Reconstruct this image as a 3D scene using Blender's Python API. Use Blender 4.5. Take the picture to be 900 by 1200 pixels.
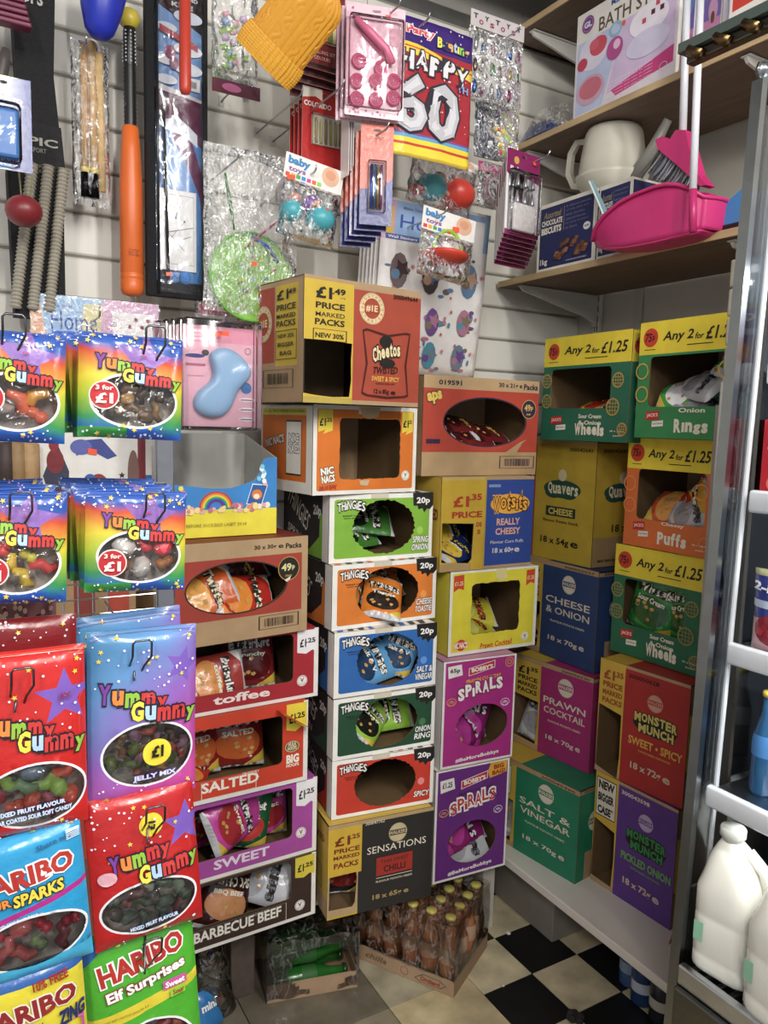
import bpy, bmesh, math, random
from math import sin, cos, pi, radians, sqrt
from mathutils import Vector, Matrix, noise
from mathutils.geometry import delaunay_2d_cdt
random.seed(7)
for o in list(bpy.data.objects): bpy.data.objects.remove(o)
S = bpy.context.scene
COL = S.collection
# ------------------------------------------------------------------ camera
FPX = 904.6
RIGHT = Vector((0.86549448, -0.50025144, 0.02584183))
UP = Vector((0.03503611, 0.11191787, 0.99309962))
FWD = Vector((0.49969168, 0.85861684, -0.11439117))
CAM = Vector((0, 0, 1.5))
cd = bpy.data.cameras.new('camera'); cam = bpy.data.objects.new('camera', cd); COL.objects.link(cam)
cd.sensor_fit = 'VERTICAL'; cd.sensor_height = 24; cd.lens = FPX * 24 / 1200; cd.clip_start = .02
m = Matrix.Identity(4)
for i in range(3):
    m[i][0] = RIGHT[i]; m[i][1] = UP[i]; m[i][2] = -FWD[i]; m[i][3] = CAM[i]
cam.matrix_world = m
S.camera = cam
# ------------------------------------------------------------------ world, lights, exposure
wd = bpy.data.worlds.new('shop_air'); S.world = wd; wd.use_nodes = True
wd.node_tree.nodes['Background'].inputs[0].default_value = (.92, .94, 1, 1)
wd.node_tree.nodes['Background'].inputs[1].default_value = .55
def area(name, loc, sx, sy, power, rot=(0, 0, 0), color=(1, .975, .93)):
    l = bpy.data.lights.new(name, 'AREA'); l.shape = 'RECTANGLE'; l.size = sx; l.size_y = sy; l.energy = power; l.color = color
    o = bpy.data.objects.new(name, l); o.location = loc; o.rotation_euler = rot; COL.objects.link(o); return o
area('tube_light', (.95, -.3, 2.86), .07, 1.5, 46, (radians(40), 0, 0))
area('tube_light', (.3, -.4, 2.86), .07, 1.5, 42, (radians(40), 0, 0))
area('tube_light', (-.9, -.9, 2.86), .1, 1.5, 62, (radians(40), 0, 0))
area('fridge_light', (1.22, .40, 1.76), .05, .55, 9.0, (0, 0, 0), (.9, .96, 1))
S.view_settings.view_transform = 'Standard'; S.view_settings.look = 'None'
S.view_settings.gamma = 1; S.view_settings.use_curve_mapping = False
S.view_settings.exposure = 0.0

def ray(u, v): return RIGHT * ((u - 450) / FPX) + UP * ((600 - v) / FPX) + FWD
def at(u, v, Y):                       # the point a pixel shows at depth Y behind the camera
    d = ray(u, v); return CAM + d * (Y / d.y)
def atX(u, v, X):
    d = ray(u, v); return CAM + d * (X / d.x)
def atZ(u, v, Z):
    d = ray(u, v); return CAM + d * ((Z - CAM.z) / d.z)
# ------------------------------------------------------------------ materials
def lin(h):
    h = h.lstrip('#'); h = ''.join(q*2 for q in h) if len(h) == 3 else h; r = []
    for i in (0, 2, 4):
        c = int(h[i:i+2], 16) / 255
        r.append(c / 12.92 if c <= .04045 else ((c + .055) / 1.055) ** 2.4)
    l = .2126*r[0] + .7152*r[1] + .0722*r[2]
    return (*[c * .93 + l * .07 for c in r], 1)
_M = {}
KIND = {  # rough, metal, colour variation, noise scale, bump, coat
 'card': (.62, 0, .10, 18, .05, 0), 'film': (.27, 0, .06, 30, .10, .3), 'gloss': (.22, 0, .04, 12, .0, .3),
 'plastic': (.38, 0, .05, 10, .02, 0), 'metal': (.28, 1, .08, 25, .05, 0), 'foil': (.22, .85, .10, 60, .25, 0),
 'wood': (.6, 0, .2, 9, .08, 0), 'wall': (.55, 0, .05, 3, .02, 0), 'ink': (.6, 0, 0, 5, 0, 0), 'cloth': (.9, 0, .2, 90, .4, 0),
 'sweet': (.3, 0, .25, 40, .1, 0), 'floor': (.42, 0, .3, 14, .05, 0), 'white': (.45, 0, .04, 6, .02, 0)}
def M(hexc, kind='card'):
    k = (hexc, kind)
    if k in _M: return _M[k]
    rough, metal, var, sc, bump, coat = KIND[kind]
    bright = 1.9 if kind == 'sweet' else 1
    m = bpy.data.materials.new(kind + '_' + hexc.lstrip('#')); m.use_nodes = True
    nt = m.node_tree; b = nt.nodes['Principled BSDF']; c = tuple(min(1, q * bright) for q in lin(hexc))
    b.inputs['Roughness'].default_value = rough; b.inputs['Metallic'].default_value = metal
    if coat: b.inputs['Coat Weight'].default_value = coat; b.inputs['Coat Roughness'].default_value = .12
    b.inputs['Base Color'].default_value = c
    if var or bump:
        tc = nt.nodes.new('ShaderNodeTexCoord'); n = nt.nodes.new('ShaderNodeTexNoise')
        n.inputs['Scale'].default_value = sc; n.inputs['Detail'].default_value = 5
        nt.links.new(tc.outputs['Object'], n.inputs['Vector'])
        if kind == 'wood':
            mp = nt.nodes.new('ShaderNodeMapping'); mp.inputs['Scale'].default_value = (6, .8, 6)
            nt.links.new(tc.outputs['Object'], mp.inputs['Vector']); nt.links.new(mp.outputs[0], n.inputs['Vector'])
        r = nt.nodes.new('ShaderNodeValToRGB'); r.color_ramp.elements[0].position = .3; r.color_ramp.elements[1].position = .7
        r.color_ramp.elements[0].color = tuple(x * (1 - var) for x in c[:3]) + (1,)
        r.color_ramp.elements[1].color = tuple(min(1, x * (1 + var * .6)) for x in c[:3]) + (1,)
        nt.links.new(n.outputs['Fac'], r.inputs['Fac']); nt.links.new(r.outputs['Color'], b.inputs['Base Color'])
        if bump:
            bp = nt.nodes.new('ShaderNodeBump'); bp.inputs['Strength'].default_value = min(1, bump * 3); bp.inputs['Distance'].default_value = .003
            n2 = nt.nodes.new('ShaderNodeTexNoise'); n2.inputs['Scale'].default_value = sc * 3
            nt.links.new(tc.outputs['Object'], n2.inputs['Vector'])
            nt.links.new(n2.outputs['Fac'], bp.inputs['Height']); nt.links.new(bp.outputs['Normal'], b.inputs['Normal'])
    _M[k] = m; return m
def clear(name, tint='#ffffff', gl=.12, bump=.6, scale=25, tr=1.0, glint_streak=0):
    """thin clear film: see-through with crinkled highlights"""
    if name in _M: return _M[name]
    m = bpy.data.materials.new(name); m.use_nodes = True; nt = m.node_tree
    for n in list(nt.nodes): nt.nodes.remove(n)
    o = nt.nodes.new('ShaderNodeOutputMaterial'); t = nt.nodes.new('ShaderNodeBsdfTransparent'); g = nt.nodes.new('ShaderNodeBsdfGlossy')
    t.inputs[0].default_value = tuple(x * tr for x in lin(tint)[:3]) + (1,); g.inputs['Roughness'].default_value = .1
    mx = nt.nodes.new('ShaderNodeMixShader'); fr = nt.nodes.new('ShaderNodeFresnel'); fr.inputs[0].default_value = 1.45
    ad = nt.nodes.new('ShaderNodeMath'); ad.operation = 'ADD'; ad.inputs[1].default_value = gl; ad.use_clamp = True
    tc = nt.nodes.new('ShaderNodeTexCoord'); n = nt.nodes.new('ShaderNodeTexNoise'); n.inputs['Scale'].default_value = scale; n.inputs['Distortion'].default_value = 1.2
    bp = nt.nodes.new('ShaderNodeBump'); bp.inputs['Strength'].default_value = bump; bp.inputs['Distance'].default_value = .01
    L = nt.links.new
    L(tc.outputs['Object'], n.inputs['Vector']); L(n.outputs['Fac'], bp.inputs['Height']); L(bp.outputs[0], g.inputs['Normal'])
    L(fr.outputs[0], ad.inputs[0]); L(ad.outputs[0], mx.inputs[0]); L(t.outputs[0], mx.inputs[1]); L(g.outputs[0], mx.inputs[2]); L(mx.outputs[0], o.inputs[0])
    if glint_streak:      # glints along the creases, painted in as white diffuse streaks
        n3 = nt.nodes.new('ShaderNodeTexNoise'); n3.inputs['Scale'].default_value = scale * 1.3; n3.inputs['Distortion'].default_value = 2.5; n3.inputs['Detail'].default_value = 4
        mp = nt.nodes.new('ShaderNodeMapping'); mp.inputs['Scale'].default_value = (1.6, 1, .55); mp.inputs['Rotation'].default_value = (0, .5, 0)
        rp = nt.nodes.new('ShaderNodeValToRGB'); e = rp.color_ramp.elements; e[0].position = .47; e[0].color = (0,0,0,1); e[1].position = .5; e[1].color = (glint_streak,)*3 + (1,); e2 = e.new(.53); e2.color = (0,0,0,1)
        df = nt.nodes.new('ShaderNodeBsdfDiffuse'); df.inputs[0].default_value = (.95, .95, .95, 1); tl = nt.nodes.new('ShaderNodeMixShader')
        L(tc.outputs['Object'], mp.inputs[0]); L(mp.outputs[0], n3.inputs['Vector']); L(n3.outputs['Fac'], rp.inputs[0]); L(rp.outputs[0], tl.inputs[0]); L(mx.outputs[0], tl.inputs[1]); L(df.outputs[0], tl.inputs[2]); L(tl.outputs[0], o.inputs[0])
    _M[name] = m; return m
def ramp_mat(name, stops, vec, rough=.25, dist=.25):
    """printed colour gradient along a direction of the object's own coordinates (0..1 over stops)"""
    if name in _M: return _M[name]
    m = bpy.data.materials.new(name); m.use_nodes = True; nt = m.node_tree; b = nt.nodes['Principled BSDF']; L = nt.links.new
    b.inputs['Roughness'].default_value = rough; b.inputs['Coat Weight'].default_value = .3; b.inputs['Coat Roughness'].default_value = .12
    tc = nt.nodes.new('ShaderNodeTexCoord'); d = nt.nodes.new('ShaderNodeVectorMath'); d.operation = 'DOT_PRODUCT'; d.inputs[1].default_value = vec[:3]
    n = nt.nodes.new('ShaderNodeTexNoise'); n.inputs['Scale'].default_value = 18
    mu = nt.nodes.new('ShaderNodeMath'); mu.operation = 'MULTIPLY_ADD'; mu.inputs[1].default_value = dist
    a2 = nt.nodes.new('ShaderNodeMath'); a2.operation = 'ADD'; a2.inputs[1].default_value = vec[3] - dist * .5
    r = nt.nodes.new('ShaderNodeValToRGB')
    while len(r.color_ramp.elements) < len(stops): r.color_ramp.elements.new(.5)
    for e, (p, c) in zip(r.color_ramp.elements, stops): e.position = p; e.color = lin(c)
    L(tc.outputs['Object'], d.inputs[0]); L(tc.outputs['Object'], n.inputs['Vector'])
    L(n.outputs['Fac'], mu.inputs[0]); L(d.outputs['Value'], mu.inputs[2]); L(mu.outputs[0], a2.inputs[0]); L(a2.outputs[0], r.inputs[0]); L(r.outputs[0], b.inputs['Base Color'])
    _M[name] = m; return m
# ------------------------------------------------------------------ mesh builder
class MB:
    def __init__(s): s.v = []; s.f = []; s.m = []; s.mats = []
    def mi(s, mat):
        if mat not in s.mats: s.mats.append(mat)
        return s.mats.index(mat)
    def add(s, vs, fs, mat):
        k = len(s.v); i = s.mi(mat); s.v += [tuple(v) for v in vs]
        for f in fs: s.f.append(tuple(k + j for j in f)); s.m.append(i)
    def box(s, a, b, mat, T=None):
        x0, y0, z0 = a; x1, y1, z1 = b
        vs = [Vector(p) for p in ((x0,y0,z0),(x1,y0,z0),(x1,y1,z0),(x0,y1,z0),(x0,y0,z1),(x1,y0,z1),(x1,y1,z1),(x0,y1,z1))]
        if T: vs = [T @ v for v in vs]
        s.add(vs, [(0,3,2,1),(4,5,6,7),(0,1,5,4),(1,2,6,5),(2,3,7,6),(3,0,4,7)], mat); return s
    def bbox(s, a, b, mat, r=.004, T=None):    # bevelled box
        bm = bmesh.new(); bmesh.ops.create_cube(bm, size=1)
        for v in bm.verts: v.co = Vector([(a[i] + b[i]) / 2 + v.co[i] * (b[i] - a[i]) for i in range(3)])
        bmesh.ops.bevel(bm, geom=bm.edges[:], offset=r, segments=2, affect='EDGES', profile=.5)
        if T: bm.transform(T)
        bm.verts.index_update(); s.add([v.co[:] for v in bm.verts], [[v.index for v in f.verts] for f in bm.faces], mat); bm.free(); return s
    def tube(s, pts, r, mat, n=8, cap=True):
        pts = [Vector(p) for p in pts]; N = len(pts); rs = r if isinstance(r, (list, tuple)) else [r] * N; vs = []; fs = []; pu = None
        for i, p in enumerate(pts):
            t = (pts[min(i + 1, N - 1)] - pts[max(i - 1, 0)]).normalized()
            if pu is None: pu = t.orthogonal().normalized()
            pu = (pu - t * pu.dot(t)).normalized(); w = t.cross(pu)
            for k in range(n):
                a = 2 * pi * k / n; vs.append(p + (pu * cos(a) + w * sin(a)) * rs[i])
        for i in range(N - 1):
            for k in range(n): fs.append((i*n+k, i*n+(k+1)%n, (i+1)*n+(k+1)%n, (i+1)*n+k))
        if cap: fs += [tuple(range(n))[::-1], tuple((N-1)*n + k for k in range(n))]
        s.add(vs, fs, mat); return s
    def lathe(s, prof, mat, n=24, T=None, cap=True):      # prof [(r,z)]
        vs = []; fs = []
        for r, z in prof:
            for k in range(n): a = 2*pi*k/n; vs.append(Vector((r*cos(a), r*sin(a), z)))
        for i in range(len(prof) - 1):
            for k in range(n): fs.append((i*n+k, i*n+(k+1)%n, (i+1)*n+(k+1)%n, (i+1)*n+k))
        if cap: fs += [tuple(range(n))[::-1], tuple((len(prof)-1)*n + k for k in range(n))]
        if T: vs = [T @ v for v in vs]
        s.add(vs, fs, mat); return s
    def prism(s, pts, y0, y1, mat):        # outline in XZ pushed along Y
        n = len(pts); vs = [(x, y0, z) for x, z in pts] + [(x, y1, z) for x, z in pts]
        s.add(vs, [tuple(range(n)), tuple(range(2*n-1, n-1, -1))] + [(i, n+i, n+(i+1)%n, (i+1)%n) for i in range(n)], mat); return s
    def grid(s, nu, nv, fn, mat):
        vs = [fn(i / nu, j / nv) for j in range(nv + 1) for i in range(nu + 1)]
        s.add(vs, [(j*(nu+1)+i, j*(nu+1)+i+1, (j+1)*(nu+1)+i+1, (j+1)*(nu+1)+i) for j in range(nv) for i in range(nu)], mat); return s
    def build(s, name, parent=None, smooth=False, loc=None):
        me = bpy.data.meshes.new(name); me.from_pydata([tuple(v) for v in s.v], [], s.f)
        for mt in s.mats: me.materials.append(mt)
        me.polygons.foreach_set('material_index', s.m)
        if smooth: me.polygons.foreach_set('use_smooth', [True] * len(s.f))
        me.update(); o = bpy.data.objects.new(name, me); COL.objects.link(o)
        if parent: o.parent = parent
        if loc: o.location = loc
        return o
def tag(o, label, cat, group=None, kind=None):
    o['label'] = label; o['category'] = cat
    if group: o['group'] = group
    if kind: o['kind'] = kind
    return o
def thing(name, label, cat, loc=(0,0,0), rz=0, group=None, rot=None):
    o = bpy.data.objects.new(name, None); COL.objects.link(o); o.empty_display_size = .05
    o.location = loc; o.rotation_euler = rot or (0, 0, rz); return tag(o, label, cat, group)
def struct(o): o['kind'] = 'structure'; return o
def copy_tree(o, parent=None):
    c = o.copy(); COL.objects.link(c)
    if parent: c.parent = parent
    for ch in list(o.children): copy_tree(ch, c)
    return c
def recenter(o):        # put a top-level mesh's origin at its base
    me = o.data; xs = [v.co for v in me.vertices]
    c = Vector(((min(v.x for v in xs)+max(v.x for v in xs))/2, (min(v.y for v in xs)+max(v.y for v in xs))/2, min(v.z for v in xs)))
    for v in me.vertices: v.co -= c
    o.location = o.location + c; return o
# ------------------------------------------------------------------ flat print
_T = {}
def glyphs(s, bold=0, shear=0):
    k = (s, round(bold, 3), round(shear, 2))
    if k in _T: return _T[k]
    cu = bpy.data.curves.new('print', 'FONT'); cu.body = s; cu.size = 1; cu.offset = bold; cu.shear = shear; cu.resolution_u = 2; cu.fill_mode = 'FRONT'
    o = bpy.data.objects.new('print', cu); COL.objects.link(o)
    me = o.to_mesh(); vs = [(v.co.x, v.co.y) for v in me.vertices]; fs = [tuple(p.vertices) for p in me.polygons]
    o.to_mesh_clear(); bpy.data.objects.remove(o); bpy.data.curves.remove(cu)
    if not vs: vs = [(0, 0), (1, 0), (0, 1)]; fs = []
    b = (min(v[0] for v in vs), max(v[0] for v in vs), min(v[1] for v in vs), max(v[1] for v in vs))
    _T[k] = (vs, fs, b); return _T[k]
def inpoly(x, y, P):
    c = False; j = len(P) - 1
    for i in range(len(P)):
        xi, yi = P[i]; xj, yj = P[j]
        if (yi > y) != (yj > y) and x < (xj - xi) * (y - yi) / (yj - yi) + xi: c = not c
        j = i
    return c
def ellp(cx, cy, rx, ry, n=30, ser=0, rot=0):
    out = []
    for i in range(n):
        a = 2*pi*i/n; k = 1 + (ser if i % 2 else 0) + (random.uniform(-ser, ser) if ser else 0)
        x, y = rx*k*cos(a), ry*k*sin(a)
        out.append((cx + x*cos(rot) - y*sin(rot), cy + x*sin(rot) + y*cos(rot)))
    return out
def rrect(x0, y0, x1, y1, r, n=5, ser=0):
    out = []
    for cx, cy, a0 in ((x1-r, y1-r, 0), (x0+r, y1-r, 90), (x0+r, y0+r, 180), (x1-r, y0+r, 270)):
        for i in range(n + 1): a = radians(a0 + 90*i/n); out.append((cx + r*cos(a), cy + r*sin(a)))
    if ser:
        o2 = []
        for i in range(len(out)):
            a = Vector(out[i]); b = Vector(out[(i+1) % len(out)]); L = (b - a).length; k = max(1, int(L / .008)); nn = Vector((b.y - a.y, a.x - b.x)).normalized() if L else Vector((0, 0))
            for j in range(k):
                p = a.lerp(b, j / k) + nn * random.uniform(-ser, ser); o2.append((p.x, p.y))
        out = o2
    return out
def star(cx, cy, r, rot=0, k=.45, n=5):
    return [(cx + (r if i % 2 == 0 else r*k)*sin(pi*i/n + rot), cy + (r if i % 2 == 0 else r*k)*cos(pi*i/n + rot)) for i in range(2*n)]
class Art:
    """print on a w x h face. x,y are fractions from the bottom left corner"""
    def __init__(s, w, h, base, kind='card'):
        s.w, s.h, s.base, s.kind = w, h, base, kind; s.z = []; s.d = []; s.lv = 0; s.holes = []
    def c(s, col): return col if not isinstance(col, str) else M(col, s.kind)
    def S(s, P): return [(x * s.w, y * s.h) for x, y in P]
    # zones are part of the face, decals lie on it
    def zone(s, P, col): s.z.append((s.S(P), s.c(col))); return s
    def zr(s, x0, y0, x1, y1, col): return s.zone([(x0,y0),(x1,y0),(x1,y1),(x0,y1)], col)
    def ze(s, cx, cy, rx, ry, col, n=28): s.z.append((ellp(cx*s.w, cy*s.h, rx*s.w, ry*s.h, n), s.c(col))); return s
    def cut(s, P): s.holes.append(s.S(P)); return s
    def cutm(s, P): s.holes.append(P); return s
    def put(s, P, F, m, up=True):
        if up: s.lv += 1
        s.d.append((P, F, m, s.lv)); return s
    def poly(s, P, col): return s.put(s.S(P), [tuple(range(len(P)))], s.c(col))
    def rect(s, x0, y0, x1, y1, col): return s.poly([(x0,y0),(x1,y0),(x1,y1),(x0,y1)], col)
    def ell(s, cx, cy, rx, ry, col, n=24): return s.put(ellp(cx*s.w, cy*s.h, rx*s.w, ry*s.h, n), [tuple(range(n))], s.c(col), n > 6)
    def circ(s, cx, cy, r, col, n=24): return s.ell(cx, cy, r / s.w, r / s.h, col, n)
    def ring(s, cx, cy, rx, ry, t, col, n=32):     # rx, ry, t in metres
        o = ellp(cx*s.w, cy*s.h, rx, ry, n) + ellp(cx*s.w, cy*s.h, rx-t, ry-t, n)
        return s.put(o, [(i, (i+1)%n, n+(i+1)%n, n+i) for i in range(n)], s.c(col))
    def frame(s, P, t, col):                       # outline of thickness t metres
        Q = [Vector(p) for p in s.S(P)]; n = len(Q); c = sum(Q, Vector((0, 0))) / n
        I = [q + (c - q).normalized() * t * 1.3 for q in Q]
        return s.put([tuple(q) for q in Q] + [tuple(q) for q in I], [(i, (i+1)%n, n+(i+1)%n, n+i) for i in range(n)], s.c(col))
    def fr(s, x0, y0, x1, y1, t, col): return s.frame([(x0,y0),(x1,y0),(x1,y1),(x0,y1)], t, col)
    def star(s, cx, cy, r, col, rot=0, k=.45, n=5):
        P = [(a, b) for a, b in star(cx*s.w, cy*s.h, r, rot, k, n)]; P.append((cx*s.w, cy*s.h)); N = len(P) - 1
        return s.put(P, [(i, (i+1) % N, N) for i in range(N)], s.c(col), r > .005)
    def t(s, txt, x0, x1, y, hh, col, bold=.02, shear=0, ang=0, out=None, ow=.05, only=0, up=True):
        """text stretched to x0..x1, centred on y, hh high (fractions)"""
        for bo, cc in ((((bold + ow, out),) if only == 1 else ((bold, col),)) if only else ((bold + ow, out), (bold, col)) if out else ((bold, col),)):
            vs, fs, b = glyphs(txt, bo, shear); vs0, _, b0 = glyphs(txt, bold, shear)
            sx = (x1 - x0) * s.w / max(1e-6, b0[1] - b0[0]); sy = hh * s.h / max(1e-6, b0[3] - b0[2])
            mx, my = (b0[0] + b0[1]) / 2, (b0[2] + b0[3]) / 2; cx, cy = (x0 + x1) / 2 * s.w, y * s.h; ca, sa = cos(radians(ang)), sin(radians(ang))
            P = []
            for vx, vy in vs:
                a, c = (vx - mx) * sx, (vy - my) * sy; P.append((cx + a*ca - c*sa, cy + a*sa + c*ca))
            s.put(P, fs, M(cc, 'ink') if isinstance(cc, str) else cc, up)
        return s
    def arc(s, txt, x0, x1, y, hh, cols, out=None, bold=.03, rise=0, ow=.07, wob=0, tilt=0, ps=(2, None, 0)):
        """letters set one by one, on a bow, each with its own colour"""
        if out:
            s.arc(txt, x0, x1, y, hh, cols, None, bold, rise, 0, wob, tilt, (1, out, ow))
            return s.arc(txt, x0, x1, y, hh, cols, None, bold, rise, 0, wob, tilt, (2, None, 0))
        s.lv += 1; n = len(txt); WT = [{'i': .42, 'l': .45, 'I': .5, 'f': .7, 't': .75, 'r': .8, 's': .85, 'm': 1.3, 'w': 1.3, 'M': 1.25, 'W': 1.3, 'O': 1.15, 'G': 1.15, 'Q': 1.15}.get(ch, 1) for ch in txt]; tot = sum(WT); xx = x0
        for i, ch in enumerate(txt):
            cw = (x1 - x0) * WT[i] / tot; xa = xx; xx += cw
            if ch == ' ': continue
            f = (xa + cw/2 - x0) / (x1 - x0); yy = y + rise * (1 - (2*f - 1)**2) + wob * (1 if i % 2 else -1) + tilt * (f - .5)
            low = ch.islower() and ch not in 'bdfhklt'; k = .72 if low else 1; dy = -(1 - k) * hh / 2 - (hh * .14 if ch in 'gpqy' and low else 0)
            s.t(ch, xa + cw*.05, xa + cw*.95, yy + dy, hh*k, cols[i % len(cols)], bold, 0, -rise * (2*f-1) * 60 + tilt*50, ps[1], ps[2], ps[0], False)
        return s
    def bars(s, x0, y0, x1, y1, col='#2a2018', frame=True):
        if frame: s.fr(x0, y0, x1, y1, .0025, col)
        mx, my = (x1-x0)*.14, (y1-y0)*.2; x = x0 + mx
        while x < x1 - mx:
            w = random.choice((.4, .7, 1.1)) * (x1-x0) / 60; s.rect(x, y0+my, min(x+w, x1-mx), y1-my, col); x += w + random.choice((.5, .9)) * (x1-x0) / 50
        return s
    def base_tris(s, step=None):
        V = []; E = []; polys = [[(0,0),(s.w,0),(s.w,s.h),(0,s.h)]] + [z[0] for z in s.z] + s.holes
        if getattr(s, 'outline', None): polys[0] = s.outline
        def addp(P):
            k = len(V); V.extend(Vector(p) for p in P); E.extend((k+i, k+(i+1) % len(P)) for i in range(len(P)))
        for P in polys:
            Q = [(min(max(x, 0), s.w), min(max(y, 0), s.h)) for x, y in P]
            if step:
                R = []
                for i in range(len(Q)):
                    a = Vector(Q[i]); b = Vector(Q[(i+1) % len(Q)]); k = max(1, int((b-a).length / step)); R += [tuple(a.lerp(b, j/k)) for j in range(k)]
                Q = R
            addp(Q)
        if step:
            nx, ny = int(s.w/step), int(s.h/step)
            V.extend(Vector(((i + .5 * (j % 2)) * s.w/nx, j * s.h/ny)) for j in range(1, ny) for i in range(1, nx))
        r = delaunay_2d_cdt(V, E, [], 0, 1e-6); ov = [(v.x, v.y) for v in r[0]]; F = []; mats = []
        base = s.c(s.base); O = polys[0]
        for f in r[2]:
            x = sum(ov[i][0] for i in f) / 3; y = sum(ov[i][1] for i in f) / 3
            if not inpoly(x, y, O) or any(inpoly(x, y, h) for h in s.holes): continue
            mt = base
            for P, c in s.z:
                if inpoly(x, y, P): mt = c
            F.append(tuple(f)); mats.append(mt)
        return ov, F, mats
    def sheet(s, mb, fn, thick=.003, back=None, step=None):
        """fn(u,v,depth)->xyz ; adds the face with its thickness to mb"""
        V, F, mats = s.base_tris(step); n = len(V); back = back or M('#a98a63', 'card')
        k = len(mb.v); mb.v += [tuple(fn(x, y, 0)) for x, y in V] + [tuple(fn(x, y, thick)) for x, y in V]; cnt = {}
        for f, mt in zip(F, mats):
            mb.f.append(tuple(k+i for i in f)); mb.m.append(mb.mi(mt)); mb.f.append(tuple(k+n+i for i in reversed(f))); mb.m.append(mb.mi(back))
            for i in range(3): e = (f[i], f[(i+1) % 3]); cnt[e] = cnt.get(e, 0) + 1
        bi = mb.mi(back)
        for a, b in cnt:
            if (b, a) not in cnt: mb.f.append((k+a, k+n+a, k+n+b, k+b)); mb.m.append(bi)
    def decals(s, mb, fn, off=.0005, inc=.00005):
        for P, F, mt, i in s.d:
            z = -(off + inc * i)
            mb.add([fn(x, y, z) for x, y in P], F, mt)
# ------------------------------------------------------------------ the room
YB, XR = 2.0, 1.91
def slab(name, a, b, mt, parent=None, r=None):
    mb = MB()
    (mb.bbox(a, b, mt, r) if r else mb.box(a, b, mt)); return mb.build(name, parent)
# floor: tiles with recessed joints, checkered vinyl by the right bench and worn beige vinyl to the left
fl = struct(slab('floor', (-1.6, -1.6, -.05), (XR, YB + .02, -.004), M('#3a342c', 'floor')))
T0 = atZ(623.6, 1140.4, 0); TS = .167
tile_me = {}
def tile(x0, y0, x1, y1, col, h=0):
    mb = MB(); e = .0012; mb.bbox((x0+e, y0+e, -.006), (x1-e, y1-e, h), M(col, 'floor'), .0015); o = mb.build('tile', fl); return o
xcut = T0.x - TS
for i in range(-1, 4):
    for j in range(-5, 5):
        x0 = T0.x + i*TS; y0 = T0.y + j*TS
        if x0 > XR or y0 > YB: continue
        tile(x0, y0, min(x0+TS, XR), min(y0+TS, YB), '#cfc09c' if (i+j) % 2 else '#141517')
BX = atZ(455.7, 1180.7, 0)
edges_x = [BX.x - .334, BX.x - .0, xcut]
ys = [BX.y - 1.0, BX.y - .67, BX.y - .334, BX.y, BX.y + .334, YB]
cols = ['#8d7f66', '#6f6655', '#b3a27c', '#9b8c6c', '#77705f']
bx = [BX.x - 1.67, BX.x - 1.336, BX.x - 1.0, BX.x - .668, BX.x - .334, BX.x, xcut]
for a in range(len(bx) - 1):
    for b in range(len(ys) - 1):
        nearblack = (a == 3 and b == 4) or (a == 2 and b == 3)
        c = '#1b1b1c' if nearblack else cols[(a*2 + b) % 5]
        if a == 5: c = '#c4b288'
        if a == 4 and b == 2: c = '#8a8069'
        if a == 5 and b == 3: c = '#a39a80'
        tile(bx[a], ys[b], bx[a+1], ys[b+1], c)
# crumbs on the floor
for u, v, r in ((596, 1094, .007), (590, 1156, .003), (256, 1180, .006)):
    p = atZ(u, v, 0); mb = MB(); mb.lathe([(.001, 0), (r, .001), (r*.8, .003), (.001, .004)], M('#e8e2d4', 'card'), 7); o = mb.build('crumb', loc=p)
    tag(o, {596: 'white scrap of paper on the black tile by the bench leg', 590: 'tiny white crumb on the edge of a black tile', 256: 'white crumb on the dark tile at the lower left'}[u], 'litter')
mb = MB(); p = atZ(674, 1196, 0)
for k in range(7):
    a = k * 2.4; mb.lathe([(.002, 0), (.011, .004), (.009, .012), (.002, .016)], M('#2a2320', 'cloth'), 8, Matrix.Translation((.013*cos(a)*(k > 0), .013*sin(a)*(k > 0), .001*k)))
tag(mb.build('lump', smooth=True, loc=p), 'dark brown lump of dirt on the beige tile near the bottom edge', 'litter')
# back wall: slatwall boards hung with recessed grooves
wb = struct(slab('wall_back', (-1.6, YB + .012, 0), (XR + .05, YB + .06, 3.05), M('#8f8b84', 'wall')))
gz = at(140, 306, YB).z; jx = at(424, 300, YB).x
zs = [gz + .1 * k for k in range(-14, 11)]
for a, b in ((-1.6, jx - 1.2), (jx - 1.2, jx), (jx, XR)):
    for z in zs:
        if z < .02 or z > 2.66: continue
        mb = MB(); x0, x1, z0, z1 = a + .001, b - .001, z + .004, z + .1 - .004
        # front face with chamfered lips
        P = [(YB+.012, z0-.002), (YB+.003, z0), (YB, z0+.004), (YB, z1-.004), (YB+.003, z1), (YB+.012, z1+.002)]
        vs = [(x0, y, zz) for y, zz in P] + [(x1, y, zz) for y, zz in P]; n = 6
        mb.add(vs, [(i, i+n, i+1+n, i+1) for i in range(5)] + [tuple(range(n)), tuple(range(2*n-1, n-1, -1))], M('#dcd8ce', 'white'))
        mb.build('slat', wb)
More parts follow.
